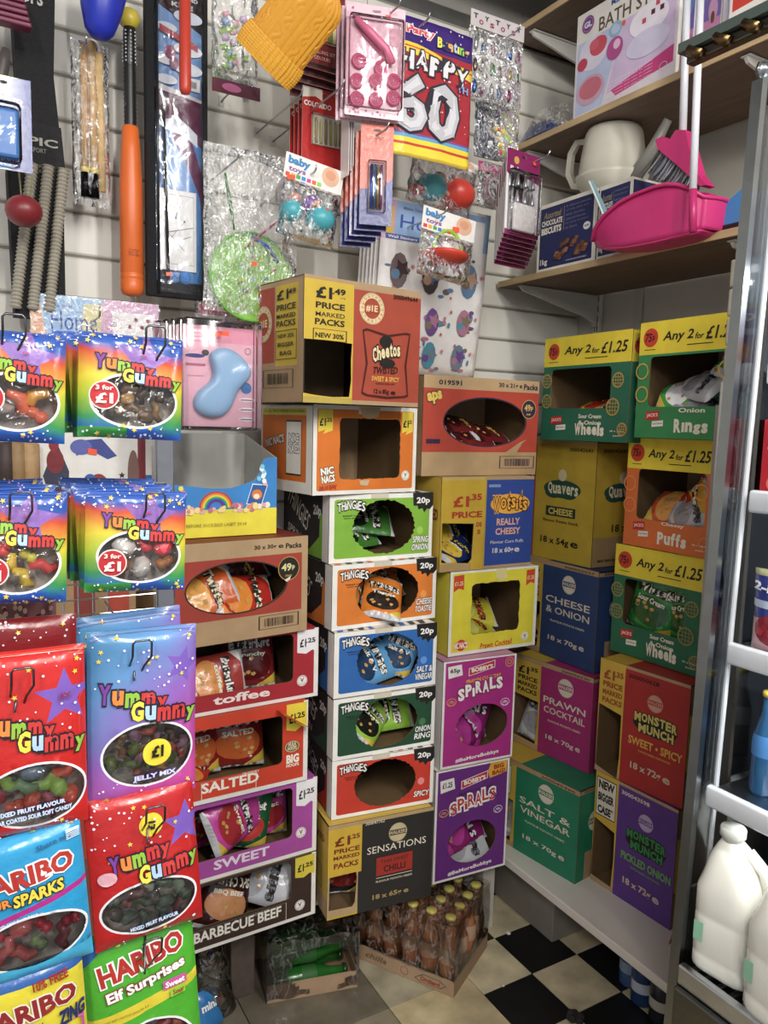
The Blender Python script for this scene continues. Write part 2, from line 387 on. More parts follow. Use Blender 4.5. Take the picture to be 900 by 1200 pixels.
# above the slatwall: grey bulkhead, then the ceiling
struct(slab('trim_1', (-1.6, YB - .01, 2.66), (XR, YB + .02, 2.70), M('#a9a9a6', 'metal')))
ce = struct(slab('ceiling', (-1.6, -1.6, 3.0), (XR + .05, YB + .06, 3.05), M('#8c8f92', 'wall')))
for i in range(6):
    for j in range(6):
        mb = MB(); mb.bbox((-1.6 + i*.6 + .006, -1.6 + j*.6 + .006, 2.985), (min(-1.6 + i*.6 + .594, XR), min(-1.6 + j*.6 + .594, YB), 3.0), M('#a6a9aa', 'wall'), .003); mb.build('ceiling_tile', ce)
mb = MB(); mb.tube([(.6, YB - .16, 2.82), (XR, YB - .16, 2.82)], .07, M('#b9bec2', 'foil'), 18)
for k in range(40): mb.lathe([(.0715, -.004), (.075, 0), (.0715, .004)], M('#b9bec2', 'foil'), 18, Matrix.Translation((.62 + k*.032, YB - .16, 2.82)) @ Matrix.Rotation(pi/2, 4, 'Y'))
tag(mb.build('air_duct', smooth=True), 'ribbed silver foil duct running along the top of the back wall', 'duct')
# right wall
wr = struct(slab('wall_right', (XR, -1.6, 0), (XR + .05, YB + .06, 3.05), M('#bdb9ae', 'wall')))
for yy in (1.72, 1.12): mb = MB(); mb.bbox((XR - .008, yy, 0), (XR, yy + .03, 3.0), M('#b5b1a6', 'wall'), .002); mb.build('panel_strip', wr)
struct(slab('baseboard_back', (-1.6, YB - .012, 0), (XR, YB, .07), M('#4a4640', 'white')))
def standard(y, z0, z1, label):
    t = thing('slotted_upright', label, 'shelf rail', (XR, y, z0))
    mb = MB(); mb.bbox((-.016, -.014, 0), (-.001, .014, z1 - z0), M('#cfccc4', 'white'), .002); mb.build('rail', t)
    mb = MB()
    for k in range(int((z1-z0)/.032)):
        for s in (-.005, .005): mb.box((-.0168, s-.0018, .012 + k*.032), (-.0162, s+.0018, .012 + k*.032 + .018), M('#25221e', 'ink'))
    mb.build('slots', t)['kind'] = 'stuff'
standard(1.90, .3, 2.75, 'white slotted shelf upright in the corner of the two walls')
standard(1.17, .3, 2.75, 'white slotted shelf upright on the right wall beside the fridge')
# wall shelves on the right
def shelf(z, y0, y1, label, xf=1.548, th=.018):
    t = thing('wooden_shelf', label, 'shelf', (xf, y0, z - th))
    mb = MB(); mb.box((.004, 0, 0), (XR - xf - .02, y1 - y0, th), M('#6f5a4a', 'wood')); mb.build('board', t)
    mb = MB(); mb.bbox((0, 0, .0005), (.0038, y1 - y0, th + .0005), M('#c0a377', 'wood'), .001); mb.build('edge_strip', t)
    mb = MB(); mb.box((.004, 0, th + .0002), (XR - xf - .02, y1 - y0, th + .0015), M('#b79c78', 'wood')); mb.build('top_veneer', t)
    return t
shelf(1.950, .75, 1.985, 'lower wooden wall shelf carrying the watering can and pink dustpan')
shelf(2.343, .75, 1.985, 'upper wooden wall shelf carrying the bath set box')
shelf(2.685, 1.05, 1.985, 'topmost wooden wall shelf cut by the top edge of the photo')
def bracket(y, z, label):
    t = thing('shelf_bracket', label, 'bracket', (XR - .017, y, z))
    mb = MB(); P = [(0, 0), (-.315, 0), (-.325, -.006), (-.315, -.016), (-.06, -.07), (-.02, -.085), (0, -.085)]
    mb.prism(P, -.004, .004, M('#c9c6bf', 'white')); mb.bbox((-.325, -.012, -.004), (-.02, .012, -.0005), M('#c9c6bf', 'white'), .001)
    mb.build('arm', t)
    mb = MB(); mb.box((-.012, -.006, -.1), (0, .006, -.085), M('#bcb9b2', 'white')); mb.build('hook_end', t)
for z, nm in ((1.931, 'lower'), (2.324, 'upper'), (2.666, 'topmost')):
    bracket(1.90, z, 'white tapered bracket under the %s wooden shelf by the corner' % nm)
    if nm != 'topmost' : bracket(1.17, z, 'white tapered bracket under the %s wooden shelf near the fridge' % nm)
# benches
zb = .235
def bench(name, label, a, b, legs, inset_=0):
    t = thing(name, label, 'bench', (a[0], a[1], 0))
    w, d = b[0]-a[0], b[1]-a[1]
    mb = MB(); mb.bbox((0, inset_, zb-.025), (w, d, zb), M('#d9d3c8', 'white'), .003); mb.build('bench_top', t)
    for (lx, ly, lw, ld) in legs:
        mb = MB(); mb.bbox((lx, ly, 0), (lx+lw, ly+ld, zb-.026), M('#cfcac0', 'white'), .002); mb.build('leg', t)
    return t
bench('display_bench', 'low white bench along the back wall under the tall crisp stacks', (-1.0, 1.69), (1.405, YB-.014), [(2.36, .005, .043, .28), (.9, .2, .035, .08), (.0, .1, .035, .18)], .06)
bench('display_bench', 'low white bench along the right wall under the potato crisp cartons', (1.413, .80), (XR-.002, YB-.014), [(.44, .03, .05, .05), (.44, 1.1, .05, .05), (.05, .03, .05, .05)])
# crate under the right bench
a = atZ(646.7, 1105, 0)
mb = MB(); mb.bbox((a.x, a.y, 0), (a.x+.26, YB-.03, .20), M('#8e867c', 'card'), .003); mb.bbox((a.x-.001, a.y-.001, .14), (a.x+.262, YB-.031, .143), M('#7c746a', 'card'), .001)
tag(recenter(mb.build('storage_box')), 'plain grey storage box under the right bench near the corner', 'box')
def can(u, v, r, h, body, band, label):
    p = atZ(u, v, 0); t = thing('tin', label, 'tin', p)
    mb = MB(); mb.lathe([(r*.96, 0), (r, .004), (r, h-.004), (r*.96, h)], M(body, 'gloss'), 26); mb.build('can_body', t, True)
    mb = MB(); mb.lathe([(r*.98, h), (r*1.03, h+.001), (r*1.03, h+.006), (r*.9, h+.006), (r*.88, h+.003)], M('#b8bcc0', 'metal'), 26); mb.build('rim', t, True)
    mb = MB(); mb.lathe([(r*1.006, h*.35), (r*1.006, h*.62)], M(band, 'gloss'), 26, None, False); mb.build('label_band', t, True); return t
can(752, 1172, .030, .105, '#26436f', '#c7ccd6', 'blue tin under the front of the right bench')
can(738, 1150, .03, .11, '#3a5a86', '#8fa3bd', 'pale blue tin behind the blue tin under the right bench')
can(775, 1192, .033, .1, '#2c2f33', '#cfc9b6', 'dark tin with a pale label at the far right under the bench')
# ------------------------------------------------------------------ cartons
BOX = {}
KRAFT = '#b0906a'
def blank(w, h, c=KRAFT): return Art(w, h, c)
TOP = {}
def carton(key, label, x, y, z, th, w, h, d, base, front, left=None, right=None, top=KRAFT, side=KRAFT, name='crisp_carton', group=None, thick=.003, inner=None, notop=False):
    """x,y = front left bottom corner; base 0 faces the room from the back wall, 1 from the right wall"""
    ang = radians(th) - (pi/2 if base else 0)
    t = thing(name, label, 'carton', (x, y, z), ang, group)
    if inner is None: inner = M('#6e5536', 'card')  # inside card darker than kraft: shade within the box put into its colour
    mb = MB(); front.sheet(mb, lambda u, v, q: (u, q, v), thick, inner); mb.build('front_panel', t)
    T = thick; body = MB()
    le = left or blank(d, h, side); ri = right or blank(d, h, side); fl_ = lambda u, v, q: (q, d - u, v); fr_ = lambda u, v, q: (w - q, u, v)
    e = .0006
    def inset(a, fn):
        return lambda u, v, q: fn(min(max(u, T + e), d - e), min(max(v, e), h - e), q + e)
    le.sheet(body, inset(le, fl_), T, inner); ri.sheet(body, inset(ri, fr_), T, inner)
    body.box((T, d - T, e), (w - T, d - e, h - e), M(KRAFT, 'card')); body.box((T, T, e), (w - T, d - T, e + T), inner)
    if not notop:
        tp = top if isinstance(top, Art) else blank(w, d, top)
        # top in two flaps meeting at a seam
        tp.sheet(body, lambda u, v, q: (min(max(u, e), w-e), min(max(v, T+e), d-e), h - e - q), T, inner)
        body.box((0.002, d*.5 - .0008, h - .0002), (w - .002, d*.5 + .0008, h + .0001), M('#5d4a30', 'ink'))
    body.build('carton_body', t)
    if front.d: mb = MB(); front.decals(mb, lambda u, v, q: (u, q, v)); mb.build('front_print', t)
    if left and left.d: mb = MB(); left.decals(mb, lambda u, v, q: fl_(u, v, q)); mb.build('side_print', t)
    if right and right.d: mb = MB(); right.decals(mb, lambda u, v, q: fr_(u, v, q)); mb.build('side_print', t)
    if isinstance(top, Art) and top.d: mb = MB(); top.decals(mb, lambda u, v, q: (u, v, h - q)); mb.build('top_print', t)
    BOX[key] = (t, w, h, d); return t
def inbox(key, x, y, z):
    t = BOX[key][0]; c, s = cos(t.rotation_euler.z), sin(t.rotation_euler.z)
    return Vector((t.location.x + x*c - y*s, t.location.y + x*s + y*c, t.location.z + z)), t.rotation_euler.z
def tape(key, x0, x1, drop, label=None):
    """strip of clear packing tape over the top front edge"""
    t, w, h, d = BOX[key]; mb = MB(); m = M('#d9cfbb', 'film')
    mb.box((x0, .02, h+.0004), (x1, .1, h+.001), m); mb.box((x0, -.0012, h-drop), (x1, -.0008, h+.001), m); mb.box((x0, -.0012, h+.0004), (x1, .02, h+.001), m)
    mb.build('packing_tape', t)
BLK = '#1b1713'
def walkers_logo(a, x, y, r, c):
    a.circ(x, y, r, c); a.rect(x - r*1.15/a.w, y - r*.28/a.h, x + r*1.15/a.w, y + r*.34/a.h, a.logo_bg); a.t('WALKERS', x - r*1.1/a.w, x + r*1.1/a.w, y + .03*r/a.h, .42*r/a.h, c, .03)
    a.ring(x, y, r*1.08, r*1.08, r*.07, c)
def veg(a, x, y, r, c='#f4f0e4', ink=BLK):
    a.ring(x, y, r, r, r*.12, c); a.circ(x, y, r*.82, c); a.t('V', x - r*.35/a.w, x + r*.35/a.w, y + .12*r/a.h, .75*r/a.h, ink, .03)
    a.t('vegetarian', x - r*.6/a.w, x + r*.6/a.w, y - .52*r/a.h, .18*r/a.h, ink, 0)
# ---- middle column, bottom up -------------------------------------------------
w, h, d = .297, .253, .30
f = Art(w, h, '#2a2826'); f.zr(0, .0, .28, .455, '#b59a6c').zr(0, .455, .31, .96, '#d2ab22').zr(0, .96, 1, 1, '#b59a6c').zr(0, 0, .28, .02, '#c7a62a')
f.cut([(.015, .10), (.23, .09), (.255, .13), (.27, .40), (.262, .46), (.02, .455)])
for s, x0, x1, y, hh in (('£1', .06, .2, .82, .10), ('.25', .2, .29, .85, .05), ('PRICE', .055, .29, .72, .05), ('MARKED', .05, .29, .65, .04), ('PACKS', .055, .28, .565, .06)): f.t(s, x0, x1, y, hh, '#7a2a16', .03)
f.t('300047762', .34, .52, .955, .035, '#d8cdb8', .01); f.logo_bg = '#2a2826'; walkers_logo(f, .65, .80, .024, '#c8b88e')
f.t('SENSATIONS', .36, .93, .655, .075, '#e9dfca', .0); f.rect(.45, .36, .80, .56, '#a62c20'); f.t('THAI SWEET', .49, .76, .51, .04, '#2a2020', .01); f.t('CHILLI', .52, .73, .425, .07, '#1d1614', .02)
f.rect(.45, .335, .8, .342, '#d8cdb8'); f.t('FLAVOUR POTATO CRISPS', .45, .8, .30, .022, '#d8cdb8'); f.t('18 x 65g', .42, .70, .13, .07, '#a98f5c', .03); f.t('e', .72, .77, .13, .04, '#a98f5c', .03)
l = Art(d, h, '#c4a238'); l.zr(0, 0, 1, .2, KRAFT); l.fr(.55, .25, .85, .5, .002, '#4a3a20'); l.t('PRICE MARKED', .3, .9, .8, .07, '#7a2a16', .02)
carton('sens', 'black and yellow chilli crisp carton at the bottom of the middle stack', .821, 1.647, zb, -6.6, w, h, d, 0, f, l, top='#cfae3c')
# Thingies
def thing_box(key, label, x, y, z, th, w, h, base, flav, flav_y, dark, hole=True, mascot=None):
    d = .29; f = Art(w, h, '#f1eee6'); f.zone(rrect(.045, .06, .965, .93, .03), base)
    f.cutm(ellp(.515*w, .5*h, .30*w, .40*h, 64, .02))
    f.zone([(.79, 1), (.80, .80), (.84, .80), (.85, .74), (.89, .76), (.91, .69), (.94, .75), (.97, .74), (1, .8), (1, 1)], '#1e1c1b')
    f.t('20p', .83, .965, .87, .12, '#f4f1ea', .03)
    f.arc('THiNGiES', .07, .33, .80, .13, ['#f4f1ea'], BLK, .02, .05, .09)
    f.t('baked maize', .12, .3, .69, .025, BLK); f.t('corn snacks', .13, .29, .655, .025, BLK)
    for i, s in enumerate(flav): f.t(s, .80 - .01*i, .96, flav_y - .12*i, .10, '#f7f4ee', .02, .15, 0, BLK, .05)
    f.circ(.87, .42, .010, dark)
    l = Art(d, h, '#201d1c'); l.zr(.1, .03, .86, .7, base); l.zr(.86, 0, 1, 1, '#ece8df'); l.zone([(.05,.2),(.3,.05),(.6,.12),(.8,.35),(.82,.9),(.1,.95)], '#231f1e')
    l.t('THINGIES', .1, .62, .72, .30, '#e9e4da', .0, 0, -30, '#4a3a30', .03); l.t('20p', .68, .84, .72, .2, '#e9e4da', .03); l.t(flav[0], .12, .5, .3, .14, '#cfc8ba', .01, 0, -15)
    tp = Art(w, d, '#ece9e1')
    for k in range(9): x = .04 + k*.1; tp.poly([(x, .02), (x+.05, .02), (x+.09+random.random()*.03, .3), (x+.03, .3)], '#3a3733' if k % 3 else base)
    carton(key, label, x, y, z, th, w, h, d, 0, f, l, top=tp, side='#e9e6de'); tape(key, w*.38, w*.55, .012)
RED, DGR, BLU, ORA, LIM = '#c8341f', '#1d4a30', '#2766b0', '#e07a1d', '#7fb52a'
thing_box('spicy', 'red spicy maize snack carton with oval window, on the black chilli carton', .819, 1.671, .4895, -7.5, .288, .156, RED, ['SPICY'], .2, '#e88888')
thing_box('onring', 'dark green onion ring snack carton with oval window in the middle stack', .846, 1.670, .6465, -4.2, .294, .161, DGR, ['ONION', 'RING'], .30, '#3d7a4c')
thing_box('saltvin', 'blue salt and vinegar snack carton with oval window in the middle stack', .867, 1.672, .8095, -3.3, .296, .169, BLU, ['SALT &', 'VINEGAR'], .28, '#5a92d8')
thing_box('toastie', 'orange cheese toastie snack carton with oval window in the middle stack', .846, 1.689, .9795, 1.5, .316, .166, ORA, ['CHEESE', 'TOASTIE'], .30, '#f09a4a')
thing_box('spring', 'lime green spring onion snack carton with oval window in the middle stack', .848, 1.712, 1.1465, .4, .309, .173, LIM, ['SPRING', 'ONION'], .28, '#9ccc4a')
# orange corn snack carton
w, h, d = .318, .219, .27
f = Art(w, h, '#ece8de'); f.zone(rrect(.035, .045, .965, .955, .02), '#de7414'); f.cutm(rrect(.24*w, .17*h, .83*w, .86*h, .012, 4, .0014))
for x0, x1 in ((.045, .175), (.845, .955)): f.zone([(x0, .95), (x1, .95), (x1, .72), ((x0*2+x1)/3, .68), ((x0+x1)/2, .73), (x0, .70)], '#e9cf2c'); f.t('£1', x0+.01, x0+.065, .81, .085, BLK, .03); f.t('.25', x0+.065, x1-.01, .835, .045, BLK, .03)
for i, s in enumerate(("NIC", "NACS")): f.t(s, .07+.01*i, .19+.01*i, .27-.09*i, .085, '#f7f2e4', .05, 0, 8, BLK, .06)
f.t('Rib N Spicy', .06, .22, .08, .06, '#e04428', .03, .2, 8, BLK, .04); veg(f, .89, .20, .013)
f.poly([(.42, .99), (.62, .99), (.60, .88), (.53, .86), (.45, .88)], '#c6ab80'); f.poly([(.44, .10), (.51, .09), (.53, .16), (.43, .15)], '#cdb48c')
l = Art(d, h, '#e8e3d8'); l.zr(0.05, .13, .88, .9, '#dd7112'); l.zr(.05, .88, .88, .96, '#ded04a'); l.t('10 x 75g · PRICE MARKED PACKS INSIDE', .08, .85, .92, .04, '#5a5214', .0)
l.rect(.52, .2, .80, .82, '#ece8de'); l.fr(.52, .2, .80, .82, .003, BLK); l.t('NIC', .57, .76, .62, .1, '#ece8de', .05, 0, 0, BLK, .06); l.t("NACS", .56, .77, .5, .1, '#ece8de', .05, 0, 0, BLK, .06); l.t('Nik Naks'.replace('Nik Naks', "NIC NAC'S"), .12, .48, .58, .1, '#ece8de', .03, .1, 10, BLK, .05)
tp = Art(w, d, '#e8e4da')
for k in range(8): tp.poly([(.08+.12*k, .03), (.13+.12*k, .03), (.15+.12*k, .16), (.1+.12*k, .16)], '#e08a2c' if k % 2 else '#8d877c')
carton('nics', 'orange corn snack carton with a torn square window under the red and yellow carton', .782, 1.690, 1.3215, 6.5, w, h, d, 0, f, l, top=tp, side='#e6e1d6'); tape('nics', .13, .17, .02)
# cheetos box
w, h, d = .334, .279, .325
f = Art(w, h, '#a8442e'); f.zr(0, .94, 1, 1, KRAFT).zr(0, 0, .40, 1, '#cfae24').zr(0, 0, .4, .05, '#b7a040').zr(0, .97, 1, 1, KRAFT).zr(.4, 0, 1, .035, KRAFT)
f.cut([(.0, .075), (.12, .06), (.24, .052), (.375, .06), (.39, .2), (.385, .36), (.392, .495), (.2, .505), (.0, .50)])
for s, x0, x1, y, hh, b in (('£1', .09, .22, .875, .095, .04), ('.49', .22, .33, .895, .05, .04), ('rrp', .29, .33, .845, .015, 0), ('PRICE', .09, .325, .775, .05, .03), ('MARKED', .09, .325, .705, .035, .01), ('PACKS', .085, .325, .645, .05, .03), ('NEW 30%', .09, .32, .54, .04, .03)): f.t(s, x0, x1, y, hh, BLK, b)
f.fr(.07, .5, .345, .59, .002, BLK)
def roundel(a, x, y, r, c):
    a.ring(x, y, r, r, r*.05, c); a.ring(x, y, r*.93, r*.93, r*.28, c); a.rect(x - r*.8/a.w, y - r*.25/a.h, x + r*.6/a.w, y + r*.25/a.h, a.logo_bg); a.t('#1E', x - r*.5/a.w, x + r*.45/a.w, y, r*.45/a.h, c, .03); a.rect(x - r*1.0/a.w, y-r*.25/a.h, x - r*.62/a.w, y+r*.2/a.h, c)
    for k in range(16):
        b = 2*pi*k/16; a.t('HYN'[k % 3], x + (r*.79*cos(b) - r*.07)/a.w, x + (r*.79*cos(b) + r*.07)/a.w, y + r*.79*sin(b)/a.h, r*.16/a.h, a.logo_bg, .01)
f.logo_bg = '#a8442e'; roundel(f, .555, .80, .036, '#e3cf9c'); f.t('300049644', .74, .965, .925, .04, '#2a120c', .02)
f.frame([(.475, .62), (.51, .635), (.7, .60), (.86, .635), (.905, .63), (.875, .35), (.90, .09), (.86, .075), (.7, .06), (.52, .075), (.475, .095), (.51, .35)], .0042, '#4a150e')
f.ell(.685, .54, .06, .05, BLK); f.ell(.70, .36, .07, .04, BLK); f.arc('Cheetos', .565, .815, .45, .12, ['#e8d4a4'], BLK, .04, .015, .08, 0, .07)
f.t('TWISTED', .575, .795, .30, .06, '#2a120c', .02, .25, 3, None); f.t('SWEET & SPICY', .56, .81, .225, .042, '#e3a63e', .03); f.t('FLAVOUR CORN PUFFS', .6, .77, .185, .015, '#2a120c'); f.t('12 x 85g', .585, .72, .115, .048, '#2a120c', .02); f.t('e', .735, .78, .112, .03, '#2a120c', .02)
l = Art(d, h, '#a9412b'); l.zr(0, 0, 1, .33, KRAFT).zr(0, .95, 1, 1, KRAFT).zr(.60, 0, 1, 1, KRAFT).zr(.62, .3, .92, .95, '#cfae24')
l.frame([(.05, .9), (.3, .88), (.29, .65), (.3, .42), (.05, .4), (.07, .65)], .003, '#4a150e'); l.arc('Cheetos', .06, .28, .76, .1, ['#e8d4a4'], BLK, .03, 0, .07); l.t('TWISTED', .08, .26, .6, .04, '#2a120c'); l.logo_bg = '#a9412b'; roundel(l, .44, .66, .042, '#d8c79a')
for s, x0, x1, y, hh in (('£1', .64, .8, .87, .08), ('49', .8, .9, .885, .045), ('PRICE', .64, .9, .77, .05), ('MARKED', .64, .9, .70, .035), ('PACKS', .64, .9, .64, .05), ('NEW 30%', .66, .88, .54, .035), ('BIGGER', .66, .88, .47, .035), ('BAG', .69, .85, .40, .035)): l.t(s, x0, x1, y, hh, BLK, .02)
l.fr(.63, .35, .92, .585, .002, BLK); l.bars(.45, .12, .88, .27)
carton('chee', 'large red and yellow puff carton with black square hole topping the middle stack', .710, 1.592, 1.5415, 7.5, w, h, d, 0, f, l, top='#b99a70', inner=M('#241d15', 'card'))  # near-black inside: shade in the hole put into the card colour
# ---- second stack ---------------------------------------------------------------
def bobby(key, label, x, y, z, th, w, h, base, price, big, top):
    d = .3; f = Art(w, h, '#efeae4'); f.zone(rrect(.03, .02, .975, .985, .008), base)
    f.cutm(ellp(.52*w, .305*h, .33*w, .19*h, 60, .006)) if big else f.cutm(ellp(.55*w, .36*h, .36*w, .2*h, 60, .006))
    dy = 0 if big else .04
    px = .09; f.zone([(px-.02, .80+dy), (px+.17, .82+dy), (px+.15, .92+dy), (px-.03, .91+dy)], '#f1ece6'); f.t(price, px, px+.13, .865+dy, .05, BLK, .03)
    f.zone([(.34, .80+dy), (.70, .855+dy), (.70, .925+dy), (.34, .875+dy)], '#e6dfe0'); f.zone([(.35, .808+dy), (.69, .86+dy), (.69, .918+dy), (.35, .868+dy)], '#c7261c'); f.t("BOBBY'S", .375, .67, .862+dy, .042, '#f5efe6', .04, 0, 5)
    if big: f.zone([(.73, .85), (.96, .88), (.97, .985), (.74, .985), (.70, .92)], '#e8a82a'); f.t('BIG', .78, .92, .945, .04, '#a02a14', .04, 0, 3); f.t('BAG!', .76, .94, .895, .04, '#a02a14', .04, 0, 3)
    f.t('PRAWN COCKTAIL', .31, .8, .765+dy, .036, '#f0a728' if not big else '#4a1d50', .04, 0, 4)
    f.arc('SPiRALS', .2, .82, .675+dy, .115, ['#f7f1ea'], '#f7f1ea' if big else '#8e2a66', .05, .01, .09, .008, .08)
    if big: f.arc('SPiRALS', .2, .82, .675+dy, .105, ['#c0262c'], None, .02, .01, .07, .008, .08)
    f.t('#BeMoreBobbys', .2, .80, .065, .045, '#f7f1ea', .03, 0, 3)
    for x0, y0, c in ((.12, .62, '#e8a82a'), (.86, .55, '#f0e4ec')):
        f.ring(x0, y0, .015, .011, .0016, c); f.ring(x0, y0-.01, .009, .007, .0014, c); f.ring(x0, y0, .004, .003, .0014, c)
    if not big: f.ring(.9, .93, .014, .014, .002, '#e8a82a'); f.ring(.9, .93, .007, .007, .002, '#e8a82a')
    carton(key, label, x, y, z, th, w, h, d, 0, f, None, top=top, side='#e2dcd8')
bobby('bob2', 'purple prawn spiral carton with big bag flash at the foot of the second stack', 1.146, 1.651, zb, -4, .242, .326, '#6d2a82', '£1.25', True, '#e6e0da')
bobby('bob1', 'magenta prawn spiral carton with oval window on the purple one', 1.162, 1.656, .562, -4.7, .236, .303, '#b22a86', '65p', False, '#c78cae')
w, h, d = .303, .236, .28
f = Art(w, h, '#ece9df'); f.zone(rrect(.03, .04, .965, .975, .012), '#e4d416'); f.cutm(rrect(.24*w, .23*h, .79*w, .84*h, .012, 4, .0012))
for x0, x1 in ((.04, .15), (.86, .96)): f.zone([(x0, .95), (x1, .96), (x1, .78), ((x0+x1)/2, .80), (x0, .76)], '#cf4420'); f.t('£1.25', x0+.01, x1-.01, .86, .05, '#f1d9a0', .02)
f.circ(.14, .12, .016, '#cf3a20'); f.t("NIC NAC'S", .06, .21, .12, .08, '#f5e9d0', .05, 0, 0, '#cf3a20', .05); f.t('Prawn Cocktail', .35, .72, .085, .07, '#cf3a20', .02, .15, 2); veg(f, .87, .13, .013)
f.poly([(.5, 1), (.62, 1), (.63, .88), (.55, .84), (.5, .9)], '#ded28a')
carton('nicy', 'yellow prawn corn snack carton with square window and red price flashes', 1.195, 1.686, .867, -1.8, w, h, d, 0, f, None, top='#e9e5da', side='#d8c92a')
w, h, d = .317, .257, .28
f = Art(w, h, '#c9a41f'); f.zr(.47, 0, 1, 1, '#2a4794').zr(0, .0, .33, .08, '#b3925c').zr(0, .965, 1, 1, '#c9a75c').zr(.45, 0, .47, 1, '#c0992a').zr(.47, .965, 1, 1, KRAFT).zr(.47, 0, 1, .03, KRAFT)
f.cut([(.02, .1), (.3, .075), (.335, .12), (.345, .5), (.015, .52)])
for s, x0, x1, y, hh in (('£1', .12, .285, .74, .12), ('.35', .285, .42, .785, .07), ('PRICE', .11, .43, .60, .07), ('MARKED', .10, .43, .0, .0), ('DS', .37, .43, .49, .05), ('S', .38, .42, .41, .05)):
    if hh: f.t(s, x0, x1, y, hh, '#b0391c', .04)
f.rect(.49, .885, .62, .915, '#8090b8'); f.ell(.735, .70, .22, .11, '#e8a42c'); f.arc('Wotsits', .54, .93, .70, .17, ['#2a1c14'], '#e8a42c', .08, .02, .10, .01); f.arc('Wotsits', .54, .93, .70, .155, ['#eda62c'], '#2a1c14', .02, .02, .06, .01)
f.t('REALLY', .59, .85, .505, .075, '#dfa690', .03); f.t('CHEESY', .58, .86, .40, .075, '#dfa690', .03); f.t('Flavour Corn Puffs', .53, .9, .285, .035, '#cfc7c8', .01); f.t('18 x 60g', .555, .79, .185, .075, '#cfc7c8', .03); f.t('e', .8, .86, .185, .05, '#cfc7c8', .03)
l = Art(d, h, '#c8a62c'); l.t('PRICE MARKED', .4, .95, .6, .12, '#7a2a16', .03, 0, 0)
carton('wots', 'blue and yellow cheesy puff carton with a square hole in the second stack', 1.161, 1.692, 1.104, -.4, w, h, d, 0, f, l, top='#c2a675')
w, h, d = .398, .268, .25
f = Art(w, h, '#b5402d'); f.zr(0, .875, 1, 1, '#bc9b70').zr(0, 0, 1, .24, '#b4946a'); f.zone(ellp(.53, .55, .367, .257, 40), '#2f2040'); f.cut(ellp(.53, .55, .357, .243, 50))
f.t('019591', .12, .31, .935, .05, '#2a2038', .03); f.t('30 x 21g', .63, .80, .935, .06, '#2a2038', .03); f.t('e', .815, .84, .935, .035, '#2a2038', .02); f.t('Packs', .855, .985, .935, .06, '#2a2038', .03)
f.circ(.91, .70, .026, '#2f2448'); f.ring(.91, .70, .027, .027, .002, '#c9a34a'); f.t('49', .868, .925, .715, .075, '#d8b24a', .03); f.t('p', .928, .948, .705, .05, '#d8b24a', .03); f.t('PMP', .89, .93, .645, .02, '#d8b24a', .01)
f.t('aps', .03, .15, .78, .12, '#e0c04a', .05, 0, 12, '#2f2040', .06); f.bars(.66, .07, .98, .20, '#3a2a44'); f.poly([(.66, .2), (.79, .2), (.86, .34), (.9, .38), (.84, .35)], '#b4946a'); f.rect(.03, .33, .14, .37, '#2f2040')
carton('red49', 'wide red carton with an oval window and blue 49 pence badge behind the middle stack', 1.118, 1.73, 1.362, .2, w, h, d, 0, f, None, top='#b39468')
# ---- left stack -----------------------------------------------------------------
w, h, d = .36, .234, .3
f = Art(w, h, '#a3392a'); f.zr(0, .83, 1, 1, '#b3946c').zr(0, 0, 1, .235, '#b08f68').zr(.955, 0, 1, 1, '#b3946c'); f.zone(ellp(.49, .535, .358, .262, 40), '#221c1a'); f.cut(ellp(.49, .535, .348, .25, 50))
f.t('30 x 30g', .60, .76, .91, .055, '#2a1e16', .03); f.t('e', .775, .815, .91, .035, '#2a1e16', .02); f.t('Packs', .83, .95, .91, .055, '#2a1e16', .03)
f.circ(.855, .675, .028, '#241e1c'); f.ring(.855, .675, .029, .029, .002, '#b39038'); f.t('49', .80, .875, .69, .08, '#d8cf8a', .03); f.t('p', .88, .9, .68, .05, '#d8cf8a', .03); f.t('PMP', .83, .88, .60, .025, '#b39038', .02)
f.bars(.635, .075, .935, .215); f.poly([(.82, .56), (.87, .6), (.86, .56), (.84, .54)], '#e8dccc')
carton('p49', 'red carton with an oval window and black 49 pence badge in the left stack', .413, 1.645, .992, 6.5, w, h, d, 0, f, None, top='#7d2c20')
# shelf ready trays
def tray(key, label, x, y, z, th, w, h, base, word, txtc, price, pc, opening, lab2='', back='#a07c52', prx=.955):
    d = .3; f = Art(w, h, '#e6e1da'); f.zr(0, .05, .965, 1, base)
    f.cutm(rrect(.05*w, opening[0]*h, .80*w, opening[1]*h, .012, 4))
    f.zone([(.83, .98), (.99, .98), (.99, .66), (.95, .69), (.90, .64), (.83, .67)], pc); f.t('£1', .85, .90, .80, .12, BLK, .03); f.t('.25', .90, .975, .83, .07, BLK, .03)
    f.t(word, .06 if len(word) > 10 else .2, .72 if len(word) > 10 else .62, (opening[0] + .05)/2 + .02, opening[0]*.45, txtc, .03)
    if lab2: f.t(lab2, .5, .62, (opening[0]+.05)/2 + .09, .03, txtc, .01)
    l = Art(d, h, base)
    carton(key, label, x, y, z, th, w, h, d, 0, f, l, right=Art(d, h, base), top=base); return f
def trayart(): pass
t_ = tray('bbq', 'dark brown barbecue beef hoop tray at the foot of the left stack', .468, 1.683, zb, 1.1, .34, .170, '#3a2620', 'BARBECUE BEEF', '#e9e2d6', '£1.25', '#d8c32a', (.36, .96), 'ICONIC')
t_ = tray('sweet', 'pink purple sweet popcorn tray in the left stack', .470, 1.686, .406, 1.3, .34, .199, '#a8489c', 'SWEET', '#ead8e6', '£1.25', '#ece8ea', (.27, .93))
